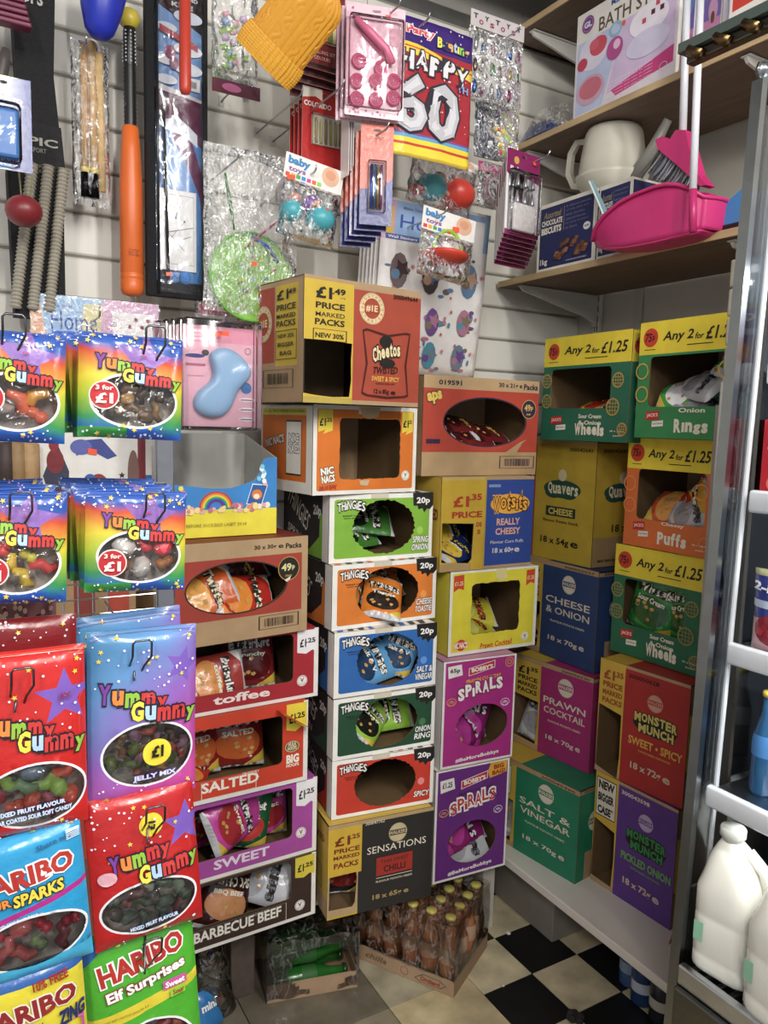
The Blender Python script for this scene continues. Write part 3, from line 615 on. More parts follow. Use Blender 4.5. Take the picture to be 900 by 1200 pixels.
t_ = tray('hula', 'red salted hoop tray with a yellow price flash in the left stack', .438, 1.680, .606, 1.0, .34, .208, '#cf3a1c', 'SALTED', '#f4ecdc', '£1.25', '#e2cf22', (.27, .86), 'DELICIOUSLY')
t_ = tray('toffee', 'crimson toffee popcorn tray under the red oval window carton', .470, 1.691, .815, 1.5, .34, .176, '#a8202c', 'toffee', '#f2dfd8', '£1.25', '#ece8ea', (.27, .95))
for key, x, y, s in (('bbq', .87, .22, .014), ('sweet', .87, .30, .014), ('toffee', .87, .26, .014)):
    t, w, h, d = BOX[key]; a = Art(w, h, '#ffffff'); veg(a, x, y, s, '#efe6e0', '#5a1a20' if key == 'toffee' else BLK)
    if key == 'bbq': a.frame([(.02, .04), (.76, .04), (.76, .33), (.02, .33)], .0012, '#cfc4b0')
    mb = MB(); a.decals(mb, lambda u, v, q: (u, q, v), .0012); mb.build('badge', t)
t, w, h, d = BOX['hula']; a = Art(w, h, '#ffffff'); a.fr(.2, .055, .6, .25, .0012, '#f4ecdc'); a.ell(.875, .46, .06, .075, '#7a5a34'); a.ring(.875, .46, .019, .014, .0014, '#e6d8a8'); a.t('HULA', .845, .905, .49, .05, '#f0e6c0', .02); a.t('HOOPS', .84, .91, .44, .045, '#f0e6c0', .02)
a.t('BIG', .83, .93, .31, .11, '#f5ecd8', .05); a.t('HOOPS', .83, .93, .23, .04, '#f5ecd8', .03); mb = MB(); a.decals(mb, lambda u, v, q: (u, q, v), .0012); mb.build('badge', t)
# red flap sticking up at the top of the hoop tray
mb = MB(); mb.add([(.255, -.004, .20), (.335, -.004, .14), (.335, -.03, .145), (.25, -.055, .202)], [(0,1,2,3),(3,2,1,0)], M('#d8482a', 'card')); mb.build('torn_flap', BOX['hula'][0])
# rainbow sweet box: cut-away tray with a tall back
w, h, d = .262, .204, .2
t = thing('sweet_display_box', 'blue and yellow rainbow sweet display box cut away in front, on the red carton', 'carton', (.447, 1.725, 1.2275), radians(2.3))
f = Art(w, h, '#2f83c8'); f.zr(0, 0, 1, .31, '#e8d81c'); f.cut([(-.01, 1.01), (-.01, .66), (.06, .60), (.2, .58), (.38, .55), (.55, .55), (.7, .60), (.78, .64), (.83, .72), (.86, .86), (.90, .90), (1.01, .90), (1.01, 1.01)])
for k, c in enumerate(('#c93a2c', '#e88a24', '#e8d02c', '#3aa84a', '#2a50b8', '#6a2a92')):
    P = []; r = .21 - k*.022
    for i in range(13): a_ = pi*i/12; P.append((.42 + r*cos(a_)*.75, .33 + r*sin(a_)*.9))
    Q = [(.42 + (r-.022)*cos(pi*i/12)*.75, .33 + (r-.022)*sin(pi*i/12)*.9) for i in range(12, -1, -1)]
    f.put(f.S(P + Q), [(i, i+1, 24-i, 25-i) for i in range(12)], M(c, 'card'))
f.poly([(.70, .36), (.85, .34), (.91, .58), (.76, .60)], '#1f5c9c'); f.frame([(.70, .36), (.85, .34), (.91, .58), (.76, .60)], .002, '#e8eef0'); f.ell(.805, .47, .05, .06, '#e07a2a'); f.ell(.80, .45, .03, .03, '#f0e2c0')
for k in range(46):
    x = random.uniform(.02, .95); c = random.choice(('#e9a8b4', '#f0d88a', '#d88a6a', '#f3e6c8', '#c9708a')); f.circ(x, .31 + random.uniform(-.02, .05), random.uniform(.004, .008), c, 8)
for k in range(8): f.circ(.84 + random.uniform(-.03, .06), .60 + .035*k*.8, .006, random.choice(('#e9a8b4', '#f0d88a', '#e8eef0', '#7ac8e0')), 9)
f.t('BEST BEFORE 31/12/2025 LASBT 23:14', .05, .7, .14, .035, '#8a7c14', .0); f.circ(.12, .5, .008, '#e070a0', 10); f.circ(.1, .56, .006, '#f0d82c', 10)
mb = MB(); f.sheet(mb, lambda u, v, q: (u, q, v), .0025, M('#b9b6ae', 'card')); mb.build('front_panel', t)
mb = MB(); f.decals(mb, lambda u, v, q: (u, q, v)); mb.build('front_print', t)
mb = MB(); g_ = M('#b9b7b0', 'card'); mb.box((.003, d-.003, .001), (w-.003, d-.0005, h*1.15), g_); mb.box((.003, .003, .001), (w-.003, d-.003, .004), g_); mb.prism([(0.0, 0.001), (.0025, .001), (.0025, h*1.0), (0, h)], .003, d, g_); mb.add([(w, .003, .001), (w, d, .001), (w, d, h*1.15), (w, .003, h*.9), (w-.003, .003, .001), (w-.003, d, .001), (w-.003, d, h*1.15), (w-.003, .003, h*.9)], [(0,1,2,3), (7,6,5,4), (3,2,6,7), (0,3,7,4), (1,5,6,2)], g_); mb.build('inner_walls', t)
# ---- right stacks ---------------------------------------------------------------
def walk(key, label, x, y, z, th, w, h, base, l1, l2, wt, num, style='price', d=.30, tc='#d8cdb8', hole=True, xs=.36, ycol='#c9a62c'):
    f = Art(w, h, base); f.zr(0, 0, xs, 1, ycol).zr(0, .95, 1, 1, KRAFT).zr(0, 0, xs, .06, KRAFT)
    if hole: f.cut([(.02, .08), (xs-.04, .06), (xs-.02, .3), (xs-.02, .54), (.01, .56)])
    if style == 'price':
        for s, x0, x1, yy, hh in (('£1', .06, .2, .85, .085), ('.35', .2, .32, .88, .045), ('PRICE', .06, .32, .765, .05), ('MARKED', .06, .32, .695, .045), ('PACKS', .06, .32, .625, .05)): f.t(s, x0, x1, yy, hh, '#7a3616' if key == 'mm' else BLK, .03)
    else:
        f.rect(.06, .60, .31, .93, '#d9d2c0'); f.fr(.06, .60, .31, .93, .002, BLK)
        for s, yy in (('NEW', .87), ('BIGGER', .77), ("CASE*", .67)): f.t(s, .09, .28, yy, .065, BLK, .04)
    cx = xs + (1-xs)*.5; f.logo_bg = base; f.t(num, .62, .96, .972, .025, BLK, .01); f.logo_bg = base
    walkers_logo(f, cx, .80, .026, tc)
    for i, s in enumerate(l1): f.t(s, cx - .27*(1-xs)/.64 + .01*i, cx + .25*(1-xs)/.64, .61 - .105*i, .072, tc, .015)
    f.t(l2, cx - .2, cx + .2, .39, .022, tc); f.t(wt, cx-.22, cx+.13, .20, .065, tc, .02); f.t('e', cx+.15, cx+.21, .2, .045, tc, .02)
    r = Art(d, h, base); r.zr(0, .95, 1, 1, KRAFT).zr(0.15, 0, 1, .3, KRAFT); r.logo_bg = base; walkers_logo(r, .30, .62, .028, tc); r.t(num, .08, .5, .972, .025, BLK, .01)
    carton(key, label, x, y, z, th, w, h, d, 1, f, Art(d, h, base), right=r, top=Art(w, d, base).zr(0, 0, .4, 1, ycol))
    return f
walk('snv', 'green salt and vinegar crisp carton standing on the right bench', 1.450, 1.825, zb, 8, .362, .271, '#127a56', ['SALT &', 'VINEGAR'], 'FLAVOUR POTATO CRISPS', '18 x 70g', '300045466', 'new', d=.25)
walk('prawn', 'magenta prawn cocktail crisp carton on the green salt and vinegar carton', 1.560, 1.835, .507, 8, .300, .284, '#a3256a', ['PRAWN', 'COCKTAIL'], 'FLAVOUR POTATO CRISPS', '18 x 70g', '300056550', d=.28)
walk('cno', 'navy cheese and onion crisp carton on the magenta carton', 1.628, 1.93, .793, 0, .362, .299, '#28406f', ['CHEESE', '& ONION'], 'FLAVOUR POTATO CRISPS', '18 x 70g', '300050557', d=.27)
# quavers
w, h, d = .36, .368, .26
f = Art(w, h, '#bfa01f'); f.zr(0, 0, .3, 1, '#a3342a').zr(0, .96, 1, 1, '#b89a55'); f.cut([(.01, .12), (.27, .12), (.28, .55), (.01, .56)]); f.rect(.05, .60, .27, .90, '#d9d0b8'); f.fr(.05, .60, .27, .90, .002, BLK)
for s, yy in (('NEW', .85), ('BIGGER', .76), ("CASE'", .67)): f.t(s, .07, .25, yy, .06, BLK, .04)
def quav(a, cx):
    a.ell(cx, .60, .22*.36/a.w, .075, '#1d4a3c'); a.ell(cx-.10*.36/a.w, .565, .1*.36/a.w, .045, '#1d4a3c'); a.ell(cx+.08*.36/a.w, .565, .1*.36/a.w, .045, '#1d4a3c'); a.circ(cx, .715, .018, '#d8cba0'); a.arc('Quavers', cx-.17*.36/a.w, cx+.19*.36/a.w, .60, .1, ['#e2d8ae'], None, .03, .01)
quav(f, .63); f.rect(.45, .37, .80, .45, '#1d3a34'); f.t('CHEESE', .48, .77, .41, .055, '#d8c24a', .03); f.t('Flavour Potato Snack', .42, .84, .33, .025, '#4a3c10'); f.t('18 x 54g', .40, .74, .155, .07, BLK, .02); f.t('e', .76, .85, .155, .045, BLK, .02); f.t('300042643', .7, .96, .93, .03, '#4a3c10')
r = Art(d, h, '#bfa01f'); r.zr(0, 0, 1, .24, '#a98a5a'); quav(r, .45); r.t('18 x 54g', .3, .8, .3, .08, BLK, .02); r.t('300042643', .1, .5, .93, .03, '#4a3c10'); r.t('BEST BEFORE', .1, .4, .05, .02, BLK)
carton('quav', 'yellow cheese curl snack carton above the navy carton', 1.640, 1.985-.006, 1.0935, 1, w, h, d, 1, f, None, right=r, top='#b39468')
# any 2 for boxes
def any2(key, label, x, y, z, th, w, h, base, l1, big, ringc, d=.28, hol=(.10, .30, .78, .72), holefull=False):
    f = Art(w, h, base); f.zr(0, .72, 1, 1, '#ecd414')
    f.cutm(rrect(hol[0]*w, hol[1]*h, hol[2]*w, hol[3]*h, .012, 4))
    f.circ(.12, .865, .0235, '#d23c22'); f.t('75', .06, .135, .865, .075, '#3a0f0a', .03, .15); f.t('p', .14, .165, .855, .05, '#3a0f0a', .03)
    f.t('Any 2', .25, .56, .855, .10, BLK, .02, .2); f.t('for', .575, .66, .845, .05, BLK, .02, .2); f.t('£1.25', .675, .96, .86, .105, BLK, .02, .2); f.rect(.5, .775, .75, .782, BLK); f.rect(.06, .76, .18, .765, BLK)
    f.poly([(.12, .15), (.26, .165), (.26, .24), (.12, .225)], '#c42a24'); f.t("JACK'S", .13, .25, .195, .04, '#f3d8cc', .03, 0, 3); f.poly([(.19, .095), (.31, .105), (.31, .155), (.19, .145)], '#efe9dc'); f.t("Special Selection", .2, .3, .125, .02, BLK, .01, 0, 3)
    for i, s in enumerate(l1): f.t(s, .46, .72, .235 - .06*i if len(l1) > 1 else .24, .04, '#ece6d2', .03)
    f.arc(big, .42, .76, .105, .115, ['#ece6d2'], None, .05, .012)
    f.t('30 x 30g e', .82, .97, .10, .02, '#ece6d2'); f.t('packs', .86, .95, .06, .02, '#ece6d2')
    for cx, cy, r_ in ((.05, .58, .021), (.06, .38, .021), (.88, .56, .021), (.84, .32, .024), (.95, .12, .018)):
        if ringc:
            if cx == .84 and 'heel' not in big: continue
            f.ring(cx, cy, r_, r_, .004, ringc)
            if 'heel' in big:
                for q in (-.4, 0, .4): f.rect(cx + (q*r_ - .001)/w, cy - r_*.85/h, cx + (q*r_ + .001)/w, cy + r_*.85/h, ringc); f.rect(cx - r_*.85/w, cy + (q*r_ - .001)/h, cx + r_*.85/w, cy + (q*r_ + .001)/h, ringc)
    r = Art(d, h, base); r.zr(0, .72, 1, 1, '#e2c81c'); r.circ(.1, .86, .022, '#d23c22'); r.t('75p', .04, .16, .86, .07, '#3a0f0a', .02)
    if ringc: r.ring(.16, .5, .02, .02, .004, ringc); r.ring(.14, .3, .02, .02, .004, ringc)
    carton(key, label, x, y, z, th, w, h, d, 1, f, None, right=r, top='#b99a5c', side=base)
any2('whe1', 'dark green carton of wheels with yellow header above the yellow curl carton', 1.588, 1.796, 1.464, -1, .343, .297, '#1f6b50', ['Sour Cream', '& Onion'], 'Wheels', '#b59a4c', d=.3, hol=(.10, .31, .80, .69))
# second row (nearer)
f = Art(.266, .322, '#5b3585')
def munch(key, label, x, y, z, th, w, h, base, word, wc, num, style, monc, col2='#d8b23c'):
    f = Art(w, h, base); f.zr(0, 0, .30, 1, '#caa52a').zr(.30, .975, 1, 1, KRAFT).zr(0, 0, .30, .05, KRAFT).zr(0, .05, .28, .08, KRAFT)
    if style == 'price':
        f.cut([(.0, .05), (.27, .0), (.285, .2), (.28, .56), (.01, .60)])
        for s, x0, x1, yy, hh in (('£1', .05, .18, .875, .085), ('.35', .18, .28, .895, .05), ('PRICE', .045, .28, .79, .05), ('MARKED', .045, .28, .72, .045), ('PACKS', .045, .28, .65, .05)): f.t(s, x0, x1, yy, hh, '#9a4418', .04)
    else:
        f.cut([(.0, .05), (.27, .04), (.285, .3), (.28, .53), (.01, .58)]); f.rect(.02, .62, .275, .96, '#d9d2c0'); f.fr(.02, .62, .275, .96, .0025, BLK)
        for s, yy in (('NEW', .90), ('BIGGER', .79), ('CASE*', .68)): f.t(s, .045, .25, yy, .075, BLK, .05)
    f.t(num, .34, .68, .925, .035, '#2a1210' if key == 'mm' else '#d8cdb8', .02); f.logo_bg = base; walkers_logo(f, .65, .76, .021, '#d09a84' if key == 'mm' else '#b9a6c8')
    f.ell(.66, .565, .24, .085, BLK); f.arc('MONSTER', .43, .9, .605, .075, [monc], '#17120e', .05, .015, .07); f.arc('MUNCH', .48, .87, .52, .075, [monc], '#17120e', .05, .01, .07)
    f.t(word, .38, .97, .395, .07, wc, .03); f.t('FLAVOUR BAKED CORN SNACKS', .5, .85, .325, .017, wc); f.t('18 x 72g', .42, .76, .175, .075, '#cdb69c', .03); f.t('e', .78, .86, .17, .05, '#cdb69c', .03)
    r = Art(.3, h, '#8c6d46'); r.zr(0, .3, .12, .75, '#caa52a')
    carton(key, label, x, y, z, th, w, h, .30, 1, f, None, right=r, top=Art(w, .3, base).zr(0, 0, .3, 1, '#caa52a'), side=KRAFT)
munch('pick', 'purple pickled onion snack carton on the front end of the right bench', 1.560, 1.468, zb, 3.3, .264, .322, '#5b3585', 'PICKLED ONION', '#6aa84a', '300043598', 'new', '#2c8a46')
munch('mm', 'red sweet and spicy snack carton with open corner on the purple one', 1.558, 1.474, .558, 6, .272, .320, '#a8261f', 'SWEET • SPICY', '#dba53a', '300050628', 'price', '#cdbf5c')
any2('whe2', 'green wheels carton with yellow header on the red snack carton', 1.634, 1.515, .880, 3.0, .286, .304, '#1f6b4a', ['Sour Cream', '& Onion'], 'Wheels', '#8f8a4c', hol=(.13, .28, .80, .70), d=.24)
any2('puffs', 'orange carton of cheesy puffs with yellow header', 1.634, 1.492, 1.187, .4, .273, .291, '#dd6e2a', ['Cheesy'], 'Puffs', '#e98a48', hol=(.15, .26, .93, .72), d=.25)
any2('onion', 'green carton of onion rings with yellow header at the top right', 1.578, 1.425, 1.480, -1.6, .300, .291, '#2f8a4e', ['Onion'], 'Rings', '#c9a83a', hol=(.13, .27, .93, .70), d=.3)
# ------------------------------------------------------------------ packets
def bulge(w, h, t, seed=0, wr=.0022, flat=False):
    o = Vector((seed*3.1, seed*1.7, seed))
    def b(x, y):
        X = min(1, abs(2*x/w - 1)); Y = min(1, abs(2*y/h - 1)); s = max(0, (1 - X**2.4)) ** .6 * max(0, min(1, (1 - Y) / .12)) ** .55 * (1 - .25*Y*Y)
        if flat: s = max(0, 1 - X**6) * max(0, min(1, (1-Y)/.1))
        p = Vector((x, y, 0)); n = noise.noise(p*22 + o) * .6 + abs(noise.noise(Vector((x*60, y*16, 0)) + o)) * .8 + noise.noise(p*75 + o) * .3
        crimp = (.0007 * sin(y * 2200)) if Y > .90 else 0
        return t * s + wr * n * (.35 + s) + crimp
    return b
def pillow(t, w, h, thick, art, back='#b8b8b8', seed=0, wr=.0022, step=.010, kb='film', fname='packet_front', bname='packet_back', twist=0):
    """w x h packet centred on its origin, front towards -Y"""
    b = bulge(w, h, thick/2, seed, wr); b2 = bulge(w, h, thick/2, seed + 5, wr)
    def wav(x, y): return .006 * noise.noise(Vector((x*9 + seed, y*9, seed*2.3))) + twist * (x/w - .5) * (y/h - .5)
    fn = lambda u, v, q: (u - w/2, wav(u, v) - b(u, v) + q, v - h/2)
    mb = MB(); V, F, mats = art.base_tris(step)
    k = 0; mb.v = [fn(x, y, 0) for x, y in V]
    for f, mt in zip(F, mats): mb.f.append(f); mb.m.append(mb.mi(mt))
    o = mb.build(fname, t, True)
    n = max(6, int(w/.014)); m_ = max(8, int(h/.014)); mb = MB()
    mb.grid(n, m_, lambda a, c: (w/2 - a*w, wav(w - a*w, c*h) + .0012 + b2(a*w, c*h), c*h - h/2), M(back, kb)); mb.build(bname, t, True)
    if art.d: mb = MB(); art.decals(mb, fn, .0016); mb.build('print', t)
    return fn
PK = {}
def crisp(kind, seed=0):
    """print of a crisp packet"""
    base, c2, word, wc, second = kind; w, h = .135, .175; a = Art(w, h, base, 'film')
    a.zr(0, .93, 1, 1, '#c9c9cc').zr(0, 0, 1, .06, '#c9c9cc'); a.ze(.5, .36, .42, .22, c2, 20)
    a.t(word, .1, .9, .68, .14, wc, .05, 0, 0, BLK, .05)
    if second: a.t(second, .2, .8, .52, .08, '#f1ecdc', .03)
    r = random.Random(word)
    for k in range(9):
        x, y = .2 + .6*r.random(), .2 + .3*r.random(); P = [(x-.05, y-.012), (x+.0, y-.03), (x+.05, y+.0), (x+.02, y+.03), (x-.04, y+.02)]; a.poly(P, '#c89a54' if k % 3 else c2)
    a.zone([(0, .78), (.25, .93), (0, .93)], wc).zone([(1, .06), (1, .22), (.6, .06)], second and '#d8b83a' or c2)
    return a, w, h
KINDS = {
 'chilli': ('#1c1a19', '#8a1f1a', 'SENSATIONS', '#e8dcc4', 'Chilli'), 'spring': ('#3f7a2c', '#1c2a18', 'THiNGiES', '#f0ece0', 'Onion'),
 'toastie': ('#dc7a1c', '#2a211c', 'THiNGiES', '#f0ece0', 'Toastie'), 'saltvin': ('#5fa0d0', '#1d3a5c', 'THiNGiES', '#f0ece0', 'Salt & V'), 'onring': ('#8fc038', '#161a14', 'THiNGiES', '#f0ece0', 'Ring'),
 'prawn': ('#8e1f6c', '#b83a94', 'SPiRALS', '#f5eef0', ''), 'nicy': ('#c9c020', '#e0dc6a', "NIC NAC'S", '#c0301c', ''), 'wots': ('#1d2f66', '#e8c42a', 'Wotsits', '#f0d84a', 'cheesy'),
 'bacon': ('#6c1f22', '#4a1418', 'Frazzles', '#e8c04a', ''), 'hot': ('#b8281c', '#e0862a', 'Twisted', '#f0e0b8', ''), 'hot2': ('#cc5a1c', '#e8a03a', 'Twisted', '#f0e0b8', ''),
 'toffee': ('#a83a34', '#e0924a', 'Butterkist', '#f5efe8', 'toffee'), 'toffee2': ('#7a1c22', '#5a1418', 'Butterkist', '#efe4e0', 'Crunchy'), 'sweet': ('#c8449c', '#a82c34', 'Butterkist', '#f5efe8', 'Sweet'), 'sweetg': ('#1f5a34', '#c83a34', 'Butterkist', '#f5efe8', 'Sweet'),
 'hoops': ('#8c1f1c', '#c9622a', 'BIG HOOPS', '#efe4cc', 'SALTED'), 'bbqh': ('#3c1a1a', '#c98a5a', 'BIG HOOPS', '#efe4cc', 'BBQ BEEF'),
 'ring': ('#3f9a3a', '#e8e8e8', 'Rings', '#f5f2e4', 'Onion'), 'puff': ('#d0562a', '#e8a04a', 'Puffs', '#f5f0dc', 'Cheesy'), 'wheel': ('#2f8a3c', '#1d5a2c', 'Wheels', '#f0ecd8', 'Sour Cream'),
 'silver': ('#c2c2c6', '#a0a0a6', 'CRISPS', '#6a6a70', ''), 'chz': ('#d8a82a', '#b8321c', 'Cheese', '#f0e8d0', '')}
def packet(kind, key, x, y, z, rx, ry, rz, label, group=None, scale=1.0, th=.045, back='#b4b4b8', out=False):
    """lay one packet inside carton `key` (box coordinates), tilted by rx, ry, rz degrees"""
    p, ra = inbox(key, x, y, z)
    if kind not in PK:
        a, w, h = crisp(KINDS[kind]); t = thing('crisp_packet', label, 'crisp packet', p); pillow(t, w, h, th, a, back, len(PK), .0065, .010, 'foil', twist=.03)
        PK[kind] = t
    else:
        t = copy_tree(PK[kind]); t.location = p; t['label'] = label
    if 'group' in t: del t['group']
    if group: t['group'] = group
    scale *= 1.12 if scale >= .8 else 1.3
    t.scale = (scale,)*3
    R = Matrix.Rotation(ra, 3, 'Z') @ Matrix.Rotation(radians(rz), 3, 'Z') @ Matrix.Rotation(radians(rx), 3, 'X') @ Matrix.Rotation(radians(ry), 3, 'Y')
    t.rotation_euler = R.to_euler()
    bx_, w_, h_, d_ = BOX[key]; Z = Matrix.Rotation(-ra, 3, 'Z'); lo = [9]*3; hi = [-9]*3
    for c in t.children:                    # keep the packet inside its carton
        if c.type != 'MESH' or not c.name.startswith('packet'): continue
        for v in c.data.vertices:
            q = Z @ (R @ (v.co * scale)) + Vector((x, y, z))
            for i in range(3): lo[i] = min(lo[i], q[i]); hi[i] = max(hi[i], q[i])
    for _ in range(1):
        lim = ((.005, w_ - .005), (.005 if not out else -9, d_ - .005), (.006, h_ - .005)); sh = Vector((0, 0, 0))
        for i in range(3):
            if hi[i] - lo[i] > lim[i][1] - lim[i][0]: sh[i] = (lim[i][0] + lim[i][1] - lo[i] - hi[i])/2 if lim[i][0] > -1 else 0
            elif lo[i] < lim[i][0]: sh[i] = lim[i][0] - lo[i]
            elif hi[i] > lim[i][1]: sh[i] = lim[i][1] - hi[i]
        t.location = p + Matrix.Rotation(ra, 3, 'Z') @ sh
    return t
# rx tips the packet back (about -75 lies flat), ry turns it in its own plane
P = packet
P('chilli', 'sens', .075, .10, .066, -12, 5, 0, 'black chilli crisp packet standing in the cut corner of the bottom middle carton', None, .68, .04)
P('spring', 'spring', .13, .15, .045, -66, 78, 8, 'green onion snack packet lying flat inside the lime green carton', None, .72)
P('spring', 'spring', .19, .17, .085, -62, 100, -6, 'green onion snack packet on top of the other inside the lime green carton', None, .72)
P('toastie', 'toastie', .13, .16, .045, -55, 85, 0, 'orange toastie snack packet lying low inside the orange oval window carton', None, .72)
P('toastie', 'toastie', .20, .13, .075, -40, 75, 10, 'orange and black toastie packet on top inside the orange oval window carton', None, .75)
P('toastie', 'toastie', .165, .03, .062, -50, 20, -10, 'toastie packet drooping out of the lower edge of the orange oval window', None, .6, out=True)
P('hot2', 'toastie', .09, .07, .08, -15, 50, 25, 'orange red crisp packet at the left of the orange oval window', None, .5)
P('saltvin', 'saltvin', .12, .06, .05, -42, 80, 8, 'light blue vinegar snack packet lying in front in the blue carton', None, .72)
P('saltvin', 'saltvin', .19, .14, .08, -30, 60, -10, 'light blue vinegar snack packet behind the front one in the blue carton', None, .75)
P('saltvin', 'saltvin', .22, .07, .075, -10, 20, -30, 'light blue snack packet upright at the right of the blue oval window', None, .58)
P('onring', 'onring', .12, .06, .06, -35, 60, 20, 'lime and black onion ring packet at the left inside the dark green carton', None, .62)
P('onring', 'onring', .19, .11, .075, -35, 85, -8, 'lime and black onion ring packet at the right inside the dark green carton', None, .72)
P('onring', 'onring', .15, .19, .08, -12, 30, 4, 'lime and black onion ring packet at the back of the dark green carton', None, .7)
P('toastie', 'toastie', .085, .13, .055, -50, 60, -14, 'orange toastie packet low at the far left of the orange oval window', None, .6)
P('toastie', 'toastie', .245, .15, .075, -20, 30, 8, 'dark orange toastie packet standing at the back right of the orange carton', None, .62)
P('saltvin', 'saltvin', .085, .13, .085, -14, 40, 14, 'light blue packet standing at the far left behind the blue oval window', None, .6)
P('saltvin', 'saltvin', .155, .20, .085, -8, 12, 0, 'light blue packet standing at the back wall of the blue carton', None, .6)
P('onring', 'onring', .235, .16, .07, -14, 20, 8, 'lime and black onion ring packet at the far right of the dark green carton', None, .6)
P('onring', 'onring', .09, .15, .085, -10, 30, 0, 'lime and black onion ring packet behind the left one in the dark green carton', None, .58)
P('hot', 'spicy', .12, .24, .08, -10, 90, 4, 'last red snack packet at the back of the red spicy carton', None, .6)
P('prawn', 'bob2', .115, .09, .105, -50, 85, 10, 'magenta and silver prawn packet on top inside the purple carton', None, .95)
P('silver', 'bob2', .12, .07, .055, -62, 88, 0, 'silver packet lying under the magenta one in the purple carton', None, .95)
P('prawn', 'bob1', .105, .06, .075, -40, 80, 18, 'magenta prawn packet at the left inside the magenta carton', None, .85)
P('prawn', 'bob1', .16, .10, .09, -18, 20, -22, 'magenta prawn packet standing at the right inside the magenta carton', None, .75)
P('nicy', 'nicy', .12, .09, .05, -70, 80, 12, 'yellow prawn snack packet lying flat in the yellow carton', None, .8)
P('nicy', 'nicy', .16, .14, .08, -64, 95, -10, 'yellow prawn snack packet on top in the yellow carton', None, .8)
P('wots', 'wots', .065, .06, .045, -62, 70, 0, 'dark blue and yellow puff packet in the square hole of the wide blue carton', None, .6)
P('wots', 'wots', .075, .12, .10, -30, 80, 8, 'dark blue puff packet above the other in the blue and yellow carton', None, .65)
for k, (x, z, r) in enumerate(((.13, .09, 84), (.22, .10, 92), (.29, .11, 84), (.20, .135, 96))):
    P('bacon', 'red49', x, .09 + .02*k, z, -72, r, 4*k, 'dark red bacon packet, %s in the window of the wide red carton' % ('leftmost', 'second from the left', 'rightmost', 'topmost')[k], None, .82)
P('hot2', 'p49', .115, .06, .10, -30, 70, -14, 'orange crisp packet at the left of the oval window in the left red carton', None, .82)
P('hot', 'p49', .215, .05, .085, -40, 100, 10, 'bright red crisp packet in the middle of the oval window in the left red carton', None, .72)
P('silver', 'p49', .15, .12, .06, -66, 90, 4, 'silver backed crisp packet lying under the others in the left red carton', None, .9)
P('bacon', 'p49', .24, .15, .13, -15, 60, -6, 'dark red crisp packet standing at the back of the left red carton', None, .8)
P('toffee', 'toffee', .085, .05, .055, -20, 88, 6, 'red toffee popcorn packet lying on its side at the left of the crimson tray', None, .8)
P('toffee2', 'toffee', .205, .13, .085, -8, 0, -6, 'dark red toffee popcorn packet standing at the back of the crimson tray', None, .88)
P('hoops', 'hula', .085, .13, .105, -6, 0, 4, 'dark red salted hoop packet standing at the left of the red tray', None, .92)
P('hoops', 'hula', .20, .13, .105, -6, 0, -6, 'dark red salted hoop packet standing at the right of the red tray', None, .92)
P('hot', 'hula', .055, .10, .03, -78, 30, 0, 'flat red packet lying at the front left of the red hoop tray', None, .5)
P('sweet', 'sweet', .055, .15, .085, -8, 0, 6, 'pink popcorn packet standing at the far left of the pink purple tray', None, .85)
P('sweet', 'sweet', .135, .05, .115, -10, 78, 20, 'pink and red popcorn packet on its side leaning out of the pink purple tray', None, .82, out=True)
P('sweetg', 'sweet', .18, .09, .085, -8, 10, -20, 'green and pink popcorn packet in the middle of the pink purple tray', None, .85)
P('sweet', 'sweet', .245, .13, .085, -6, 0, -6, 'red topped popcorn packet standing at the right of the pink purple tray', None, .85)
P('bbqh', 'bbq', .05, .10, .075, -14, 10, 14, 'dark brown beef hoop packet at the left of the brown tray', None, .8)
P('bbqh', 'bbq', .125, .07, .092, -22, 22, 0, 'dark brown beef hoop packet leaning out at the middle of the brown tray', None, .85)
P('bbqh', 'bbq', .165, .14, .085, -14, -24, 0, 'dark brown beef hoop packet tilted right at the back of the brown tray', None, .8)
P('silver', 'bbq', .225, .08, .09, -40, 110, -16, 'crumpled silver packet back on top in the brown beef tray', None, .72)
P('ring', 'onion', .09, .05, .11, -50, 80, 14, 'green and yellow onion ring packet at the left of the top right carton', None, .72)
P('silver', 'onion', .15, .09, .135, -55, 100, -14, 'silver and green packet in the middle of the top right onion ring carton', None, .82)
P('ring', 'onion', .215, .09, .15, -20, 40, -10, 'green onion ring packet standing at the right of the top right carton', None, .8)
P('silver', 'onion', .16, .03, .085, -66, 80, 4, 'silver packet edge at the front of the top right onion ring carton', None, .72)
P('puff', 'puffs', .12, .08, .105, -45, 90, 8, 'orange cheesy puff packet lying in the orange carton', None, .75)
P('chz', 'puffs', .175, .06, .12, -20, 55, -20, 'yellow and red cheesy puff packet in the middle of the orange carton', None, .66)
P('puff', 'puffs', .21, .12, .17, -10, 20, -14, 'dark orange cheesy puff packet standing at the back of the orange carton', None, .8)
P('silver', 'puffs', .225, .05, .105, -35, 70, -10, 'white silver packet at the right of the orange puff carton', None, .62)
P('wheel', 'whe1', .26, .12, .12, -30, 70, -8, 'dark green wheel packet left in the far corner carton of wheels', None, .8)
P('chz', 'whe1', .17, .08, .095, -70, 80, 8, 'red and yellow packet lying low in the far corner carton of wheels', None, .6)
P('wheel', 'whe2', .105, .05, .155, -4, 12, 6, 'green wheel packet standing at the left of the lower wheels carton', None, .95)
P('wheel', 'whe2', .19, .06, .15, -4, -8, -6, 'green wheel packet standing at the right of the lower wheels carton', None, .9)
P('silver', 'snv', .075, .03, .085, -20, 12, -4, 'silver packet spilling from the open corner of the green salt and vinegar carton', None, .9)
P('chz', 'snv', .06, .06, .03, -76, 40, 10, 'yellow based packet lying at the bottom of the open green salt and vinegar carton', None, .6)
